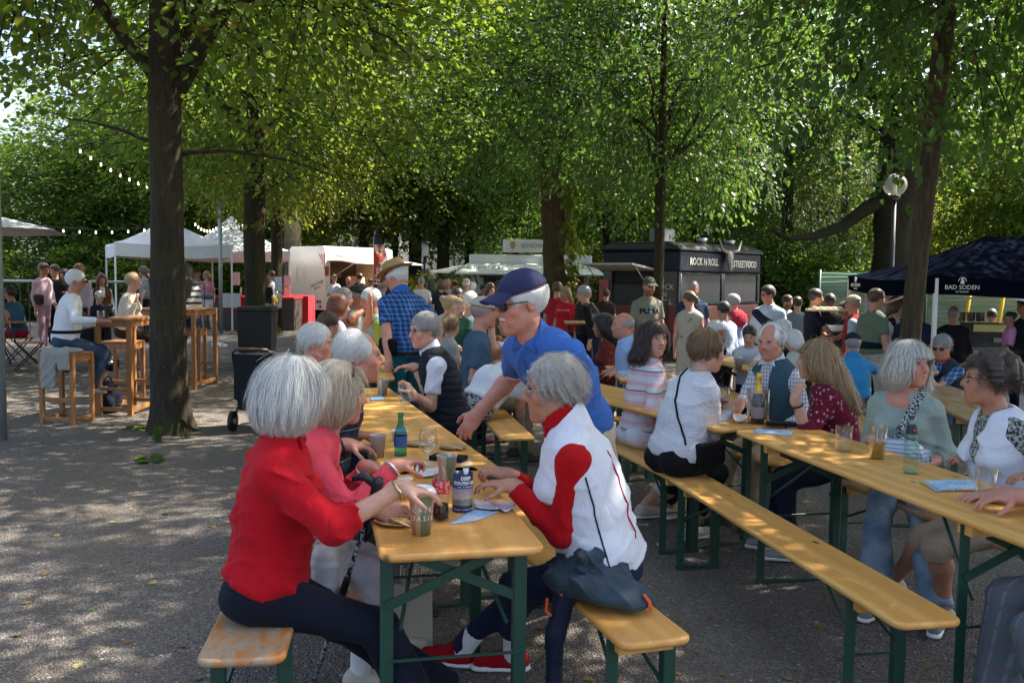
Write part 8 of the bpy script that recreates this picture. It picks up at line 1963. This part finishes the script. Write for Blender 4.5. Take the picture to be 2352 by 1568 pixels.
def flag():
    p = Vector((Q(858, 640, 28.5).x, 28.5, 0)); o = empty('beach_flag', p, R(8), 'tall red feather flag with stars and white lettering by the trailer', 'flag'); zt = Q(852, 528, 28.5).z
    m = MB(); m.tube([(0, 0, 0), (0, 0, zt - .3), (.05, 0, zt)], .014, 6); m.build('pole', STEEL(), o)
    def fm(nm):
        g = N(nm); x, y, z = g.sep(g.obj()); st = g.n('TexVoronoi', Scale=9.0, Vector=g.obj()); n = g.noise(7, 3, .6, g.map(g.obj(), (1, 1, .5)))
        c = g.mix(g.ramp(n, [(.5, 0.0), (.54, 1.0)]), (.5, .05, .03), (.6, .55, .5)); navy = g.mix(g.ramp(st.outputs['Distance'], [(.16, 1.0), (.2, 0.0)]), (.02, .03, .1), (.6, .6, .6))
        c = g.mix(g.ramp(z, [(zt - .55, 0.0), (zt - .5, 1.0)]) if False else g.math('GREATER_THAN', z, zt - .45), c, navy); c = g.mix(g.math('LESS_THAN', z, 1.3), c, navy); return g.done(g.bsdf(c, .7))
    m = MB(); m.grid(lambda u, v: (.01 + u * (.12 + .32 * math.sin(math.pi * min(1, v * 1.05)) ** .7), .05 * math.sin(v * 7 + u * 3), .8 + (zt - .85) * v), 8, 24); m.build('cloth', mat('flag_cloth', fm), o, True)
    t = text_mesh('lettering', 'HOT DOGS', .26, WHITEP(), o, .002); t.rotation_euler = (R(90), R(-75), 0); t.location = (.26, -.06, 1.95)
flag()
# ------------------------------------------------------------------ white kiosk with wide awning
def kiosk():
    q = Q(1218, 640, 25.5); z0 = gz(q.x, 25.5); o = empty('drinks_kiosk', (q.x, 25.5, z0), R(0), 'white drinks kiosk with a wide flat awning and roof sign', 'kiosk'); wm = plain((.72, .73, .70), .35, .04, 5); cream = plain((.6, .57, .48), .6)
    za = Q(1035, 627, 24).z - z0; zr = za + .3
    bevel(MB().box(0, .9, zr + .08, 3.4, 2.0, .3).build('roof_box', wm, o), .03, 2)
    MB().box(0, 1.85, zr / 2, 3.3, .06, zr).build('back_wall', cream, o); MB().box(-1.62, .95, zr / 2, .06, 1.8, zr).build('side_wall', cream, o); MB().box(1.62, .95, zr / 2, .06, 1.8, zr).build('side_wall', cream, o)
    bevel(MB().box(0, 0, .5, 3.3, .12, 1.0).build('counter', plain((.5, .5, .47), .5), o), .01, 2); bevel(MB().box(0, -.05, 1.02, 3.5, .4, .05).build('counter_top', wm, o), .01, 2)
    for a, b, c, d in (((-1.7, -.1, zr), (1.7, -.1, zr), (1.9, -1.7, za), (-2.0, -1.7, za)), ((-1.7, 1.5, zr), (-1.7, -.1, zr), (-2.2, -1.3, za + .02), (-2.9, 1.2, za + .05)), ((1.7, -.1, zr), (1.7, 1.5, zr), (2.8, 1.2, za + .05), (2.2, -1.3, za + .02))):
        m = MB(); A_, B_, C_, D_ = map(Vector, (a, b, c, d)); m.grid(lambda u, v: A_.lerp(B_, u).lerp(D_.lerp(C_, u), v), 4, 4); k = m.build('awning_flap', wm, o); k.modifiers.new('t', 'SOLIDIFY').thickness = .035
    t = text_mesh('lettering', 'BINDING', .36, plain((.25, .25, .26), .6), o, .002); sl = math.atan2(zr - za, 1.6); t.rotation_euler = (sl, 0, 0); t.location = (-1.0, -.9, (za + zr) / 2 + .035)
    t = text_mesh('lettering', 'BINDING', .36, plain((.25, .25, .26), .6), o, .002); t.rotation_euler = (sl, 0, 0); t.location = (1.1, -.9, (za + zr) / 2 + .035)
    for x in (-1.45, 1.55): m = MB(); m.box(x, -.1, zr / 2, .1, .1, zr - .02); m.build('post', wm, o)
    for x in (-1.45, 1.55): m = MB(); m.tube([(x, -.15, zr - .6), (x - .1, -1.2, za + .06)], .015, 6); m.build('strut', BLACKP(), o)
    sg = bevel(MB().box(-.1, .2, zr + .48, 1.35, .22, .36).build('roof_sign', plain((.7, .71, .68), .35, .03), o), .02, 2)
    t = text_mesh('lettering', 'BINDING', .2, plain((.38, .36, .33), .5), o, .003); t.rotation_euler = (R(90), 0, 0); t.location = (.14, .082, zr + .48)
    m = MB(); e_ = [(0, .13), (.03, .1), (.09, .12), (.06, .05), (.1, .0), (.05, -.02), (.06, -.09), (.02, -.06), (0, -.13), (-.02, -.06), (-.06, -.09), (-.05, -.02), (-.1, 0), (-.06, .05), (-.09, .12), (-.03, .1)]; m.prism(e_, .08, .088, 'y'); k = m.build('eagle_emblem', plain((.45, .3, .1), .5), o); k.location = (-.5, 0, zr + .48)
    bevel(MB().box(-1.45, -.17, 1.45, .3, .02, .5).build('price_list', plain((.6, .57, .52), .6), o), .002); bevel(MB().box(1.2, -.05, 1.35, .5, .3, .6).build('red_cooler', plain((.45, .02, .025), .4), o), .02)
kiosk()
# ------------------------------------------------------------------ red and black food van
def van():
    c0 = Q(1560, 640, 19.8); z0 = gz(c0.x, 19.8); rz = math.atan2(3.0, 2.57)
    o = empty('food_van', (c0.x, 19.8, z0), rz, 'red and black retro food van with lettered sign boards', 'food van')
    # local: x along the long side away from the corner, y to the left (serving end), z up
    L, W, H = 3.9, 2.0, Q(1560, 575, 19.8).z - z0; blk = plain((.012, .013, .016), .42, .15, 8, spec=.35); red = plain((.13, .012, .012), .45, .2, 8); gls = mat('van_glass', lambda nm: (lambda g: g.done(g.bsdf((.014, .03, .05), .05, Specular__IOR__Level=.3)))(N(nm)))
    zb, zw0, zw1, zs = .45, 1.25, 1.98, H
    m = MB(); m.box(L / 2, W / 2, (zb + zw0) / 2, L, W, zw0 - zb); bevel(m.build('lower_body', red, o), .05, 3)
    m = MB(); m.box(L / 2, W / 2, (zw1 + zs) / 2 + .0, L + .03, W + .03, zs - zw1); bevel(m.build('sign_board', plain((.008, .011, .024), .55, .1, spec=.25), o), .05, 3)
    m = MB(); m.prism([(-.08, zs), (W + .08, zs), (W + .02, zs + .1), (W - .25, zs + .2), (.25, zs + .2), (-.02, zs + .1)], -.1, L + .1, 'x'); bevel(m.build('roof', blk, o), .05, 3)
    for x in (.04, L / 2 + .05, L - .04): m = MB(); m.box(x, .03, (zw0 + zw1) / 2, .08, .06, zw1 - zw0); m.build('window_pillar', blk, o)
    for x0, x1 in ((.1, L / 2), (L / 2 + .1, L - .1)):
        m = MB(); m.box((x0 + x1) / 2, .035, (zw0 + zw1) / 2, x1 - x0, .02, zw1 - zw0 - .06); k = m.build('window', gls, o)
        for a in ((x0, zw0 + .03, x1, zw0 + .03), (x0, zw1 - .03, x1, zw1 - .03), (x0, zw0 + .03, x0, zw1 - .03), (x1, zw0 + .03, x1, zw1 - .03)): m = MB(); m.tube([(a[0], .018, a[1]), (a[2], .018, a[3])], .022, 6); m.build('window_seal', BLACKP(), k, True)
    m = MB(); m.box(L / 2, W / 2 + .1, (zw0 + zw1) / 2, L - .2, W - .5, zw1 - zw0); m.build('dark_interior', plain((.012, .01, .01), .8), o)
    for y_, w_ in ((.35, .6), (W - .12, .22)): m = MB(); m.box(.03, y_, 1.3, .05, w_, 1.6); bevel(m.build('end_panel', plain((.06, .055, .05), .5), o), .008)
    m = MB(); m.box(.06, 1.3, 1.38, .02, 1.0, .62); m.build('serving_hatch', plain((.02, .018, .016), .6), o)
    m = MB(); m.grid(lambda u, v: (-1.0 * v, .55 + 1.35 * u, zw1 + .06 + .12 * v), 3, 5); k = m.build('hatch_flap', plain((.4, .37, .34), .5), o); k.modifiers.new('t', 'SOLIDIFY').thickness = .04
    for y in (.6, 1.85): m = MB(); m.tube([(-.0, y, 1.4), (-.85, y, zw1 + .14)], .012, 6); m.build('gas_strut', STEEL(), o)
    bevel(MB().box(-.02, 1.95, 1.3, .02, .26, 1.0).build('menu_board', leaflet_mat('red_menu', [(.42, .04, .03), (.4, .04, .03), (.44, .06, .05)], 60), o), .003)
    m = MB(); m.box(-.02, .5, .9, .02, .45, .9); m.build('chalk_menu', leaflet_mat('black_menu', [(.02, .02, .02), (.025, .02, .02), (.02, .02, .02)], 40), o)
    t = text_mesh('lettering', 'ROCK N ROLL', .22, plain((.55, .52, .46), .6), o, .004, bold=.006, sx=.9); t.rotation_euler = (R(90), 0, 0); t.location = (L * .27, -.022, (zw1 + zs) / 2)
    t = text_mesh('lettering', 'STREETFOOD', .22, plain((.55, .52, .46), .6), o, .004, bold=.006, sx=.9); t.rotation_euler = (R(90), 0, 0); t.location = (L * .78, -.022, (zw1 + zs) / 2 - .02)
    for i, tx in enumerate(('ROCK', 'N', 'ROLL')): t = text_mesh('lettering', tx, .17, plain((.5, .45, .38), .6), o, .003); t.rotation_euler = (Matrix.Rotation(R(-90), 3, 'Z') @ Matrix.Rotation(R(90), 3, 'X')).to_euler(); t.location = (-.0, .36, 1.85 - i * .16 - .2)
    cw, cb = plain((.6, .58, .52), .5), BLACKP()
    for i in range(7):
        for j in range(2): m = MB(); m.box(L * .62 + j * .11, -.008, .98 - i * .075, .105, .012, .07); m.build('check_square', cw if (i + j) % 2 else cb, o)
    for x in (.7, 3.2):
        for y in (.06, W - .06): m = MB(); m.tube([(x, y - .1, .33), (x, y + .1, .33)], .33, 22); k = m.build('wheel', BLACKP(), o, True)
    # roof vent and ox skull with horns on the sign board
    bevel(MB().box(.9, 1.0, zs + .35, .5, .4, .34).build('roof_vent', plain((.15, .16, .16), .4), o), .03, 2)
    k = Sdf().ell((2.05, -.12, zs - .1), (.12, .08, .16), .03).ell((2.05, -.15, zs - .3), (.07, .06, .14), .04); sdf_obj('ox_skull', k, .02, plain((.3, .29, .26), .6), o)
    for e in (-1, 1): m = MB(); m.tube([(2.05 + e * .1, -.12, zs), (2.05 + e * .4, -.14, zs + .06), (2.05 + e * .55, -.14, zs + .3)], [.045, .035, .008], 8); m.build('horn', plain((.2, .18, .14), .5), o, True)
    for e in (.25, .6): m = MB(); m.lathe([(.0005, 0), (.1, .01), (.14, .12), (.12, .12), (.0005, .03)], 14, (L * e + .5, .3, zs + .2)); m.build('roof_lamp', STEEL(), o, True)
van()
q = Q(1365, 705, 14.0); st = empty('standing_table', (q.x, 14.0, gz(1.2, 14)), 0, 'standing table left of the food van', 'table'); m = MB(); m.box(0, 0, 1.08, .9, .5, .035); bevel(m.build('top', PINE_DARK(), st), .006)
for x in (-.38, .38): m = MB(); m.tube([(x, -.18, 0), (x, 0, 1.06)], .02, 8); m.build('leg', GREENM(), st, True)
for x in (-.38, .38): m = MB(); m.tube([(x, .18, 0), (x, 0, 1.06)], .02, 8); m.build('leg', GREENM(), st, True)
# ------------------------------------------------------------------ white building behind the trees
def building():
    o = empty('white_building', (Q(1060, 600, 52).x, 52, -.2), R(4), 'white flat roofed building behind the dark tree trunks', 'building'); wm = plain((.72, .73, .74), .8, .06, 2); gl = plain((.05, .07, .08), .1, spec=.8)
    bevel(MB().box(-1.5, 3, 2.3, 12.5, 6, 4.6).build('main_wall', wm, o), .03); bevel(MB().box(4.5, 1.8, 1.9, 8, 5, 3.8).build('wing_wall', wm, o), .03)
    bevel(MB().box(-1.5, 3, 4.72, 12.9, 6.4, .24).build('roof_edge', plain((.06, .06, .065), .6), o), .02); bevel(MB().box(4.6, 1.75, 3.9, 8.4, 5.4, .2).build('roof_edge', plain((.05, .05, .055), .6), o), .02)
    bevel(MB().box(-5.6, 1.2, 3.3, 2.6, 5.6, 6.6).build('tower_wall', wm, o), .03)
    for x, y, z, w_, h_ in ((-4.2, 0, 1.6, 1.2, 1.3), (-2.4, 0, 1.6, 1.2, 1.3), (-.6, 0, 1.6, 1.2, 1.3), (2.2, -.7, 1.5, 1.4, 1.1), (4.4, -.7, 1.5, 1.4, 1.1), (6.6, -.7, 1.5, 1.4, 1.1)):
        k = MB().box(x, y - .03, z, w_, .06, h_).build('window', plain((.5, .5, .5), .5), o); MB().box(x, y - .065, z, w_ - .14, .02, h_ - .14).build('pane', gl, k)
    m = MB(); m.tube([(1.2, -.75, 2.9), (1.2, -.68, 2.9)], .5, 24); m.build('round_window', plain((.3, .28, .25), .4), o, True)
building()
# ------------------------------------------------------------------ fallen leaves, litter, grass
def fallen():
    rng = random.Random(8); cols = [(.20, .105, .03), (.26, .16, .05), (.13, .06, .025), (.30, .24, .09), (.10, .12, .03)]
    outl = [(0, -.5), (.12, -.2), (.42, -.3), (.3, .0), (.5, .2), (.22, .22), (.0, .55), (-.22, .22), (-.5, .2), (-.3, .0), (-.42, -.3), (-.12, -.2)]
    mts = [plain(c, .8, .3, 30) for c in cols]; meshes = []
    for mt in mts:
        m = MB(); m.add([(0, 0, .06)] + [(x, y, .12 * (x * x * 3 + rng.uniform(0, .5))) for x, y in outl], [(0, 1 + i, 1 + (i + 1) % 12) for i in range(12)]); k = m.build('fallen_leaf', mt, None); meshes.append(k.data); bpy.data.objects.remove(k)
    spots = [(1240, 1445), (1555, 1548), (1700, 1330), (1690, 1280), (1630, 1420), (1955, 1290), (1760, 1440), (1830, 1355), (1990, 1470), (1935, 1515), (1290, 1330), (1085, 1345), (60, 1130), (250, 1120), (300, 1170), (330, 1260), (440, 1245), (490, 1210), (100, 1320), (350, 1340), (510, 1330), (450, 1360), (260, 1200), (200, 1085), (170, 1060), (505, 1150), (420, 1485), (40, 1460), (290, 1475), (455, 1560), (380, 1180), (290, 1290), (1015, 1310), (1070, 1235), (1450, 1330), (1480, 1450), (1600, 1500), (1880, 1440), (1730, 1540), (2250, 1510), (2130, 1530), (2300, 1400), (1420, 1240), (1380, 1175), (1130, 985), (1095, 960), (420, 1050), (340, 1035), (470, 1080), (130, 1230), (60, 1385), (210, 1400), (180, 1530), (1810, 1560), (1660, 1550), (1350, 1560)]
    for i, (x, y) in enumerate(spots):
        k = link('fallen_leaf', meshes[rng.choice((0, 0, 1, 1, 2, 3, 4))]); p = P(x, y); s_ = rng.uniform(.03, .06); k.location = (p.x, p.y, .004); k.scale = (s_, s_ * rng.uniform(.8, 1.2), s_); k.rotation_euler = (rng.uniform(-.2, .2), rng.uniform(-.2, .2), rng.uniform(0, 6.28))
        prop(k, 'dry fallen leaf lying on the gravel', 'leaf', 'fallen leaves scattered on the gravel')
fallen()
def litter(label, p, s_, seed):
    k = Sdf().ell((0, 0, .02 * s_), (.07 * s_, .05 * s_, .03 * s_), .01).ell((.05 * s_, .02 * s_, .01 * s_), (.05 * s_, .04 * s_, .02 * s_), .01); k.noise = wrinkle(.02 * s_, .05 * s_, seed); o = sdf_obj('crumpled_paper', k, .01, plain((.62, .64, .66), .7, .05), None); o.location = p; prop(o, label, 'litter')
litter('crumpled white paper on the gravel beyond the big trunk', P(500, 797), 1.9, 3)
def tuft(label, p, n, hgt, mt, seed, spread=.1):
    rng = np.random.default_rng(seed); a = rng.random(n) * 6.283; r_ = spread * rng.random(n); pos = np.stack([np.cos(a) * r_, np.sin(a) * r_, 0 * a], -1); tip = np.stack([np.cos(a) * .35, np.sin(a) * .35, 1 + 0 * a], -1) + .15 * rng.normal(size=(n, 3))
    o = link('grass_tuft', leaf_mesh('grass_tuft', pos, np.stack([np.cos(a), np.sin(a), .3 + 0 * a], -1), tip, hgt * (.5 + .6 * rng.random(n)), NEEDLE * np.array([.5, 1, 1], np.float32), NEEDLE_F), mt); o.location = p; prop(o, label, 'grass')
GRS = leaf_mat('tuft_grass', [(.06, .13, .02), (.1, .17, .03)], (.2, .3, .03), None, .01)
tuft('green grass tuft at the foot of the big linden', P(362, 1015), 90, .16, GRS, 1, .06); tuft('dry grass tuft right of the big linden foot', P(428, 1005), 70, .1, leaf_mat('dry_grass', [(.2, .17, .07), (.13, .13, .04)], (.2, .2, .05), None, .01), 2, .08); tuft('small grass at the slender linden foot', P(640, 768), 60, .2, GRS, 3, .2)
def sprig(label, p, seed, n=16):
    rng = np.random.default_rng(seed); t = rng.random(n); sd = np.sign(rng.random(n) - .5); pos = np.stack([t * .3 - .15, sd * .02 + .01 * rng.normal(size=n), .012 + .01 * rng.random(n)], -1); o = link('leafy_twig', leaf_mesh('leafy_twig', pos, np.stack([.2 * rng.normal(size=n), .2 * rng.normal(size=n), 1 + 0 * t], -1), np.stack([.5 + 0 * t, sd, 0 * t], -1), .09 + .03 * rng.random(n)), LM_FAR); o.location = p; o.rotation_euler = (0, 0, seed); prop(o, label, 'twig')
sprig('green leafy twig lying left of the big linden foot', P(315, 985), 1); sprig('green leafy twig on the gravel below the big linden', P(345, 1058), 2)
if _TS is not None: bpy.data.scenes.remove(_TS)
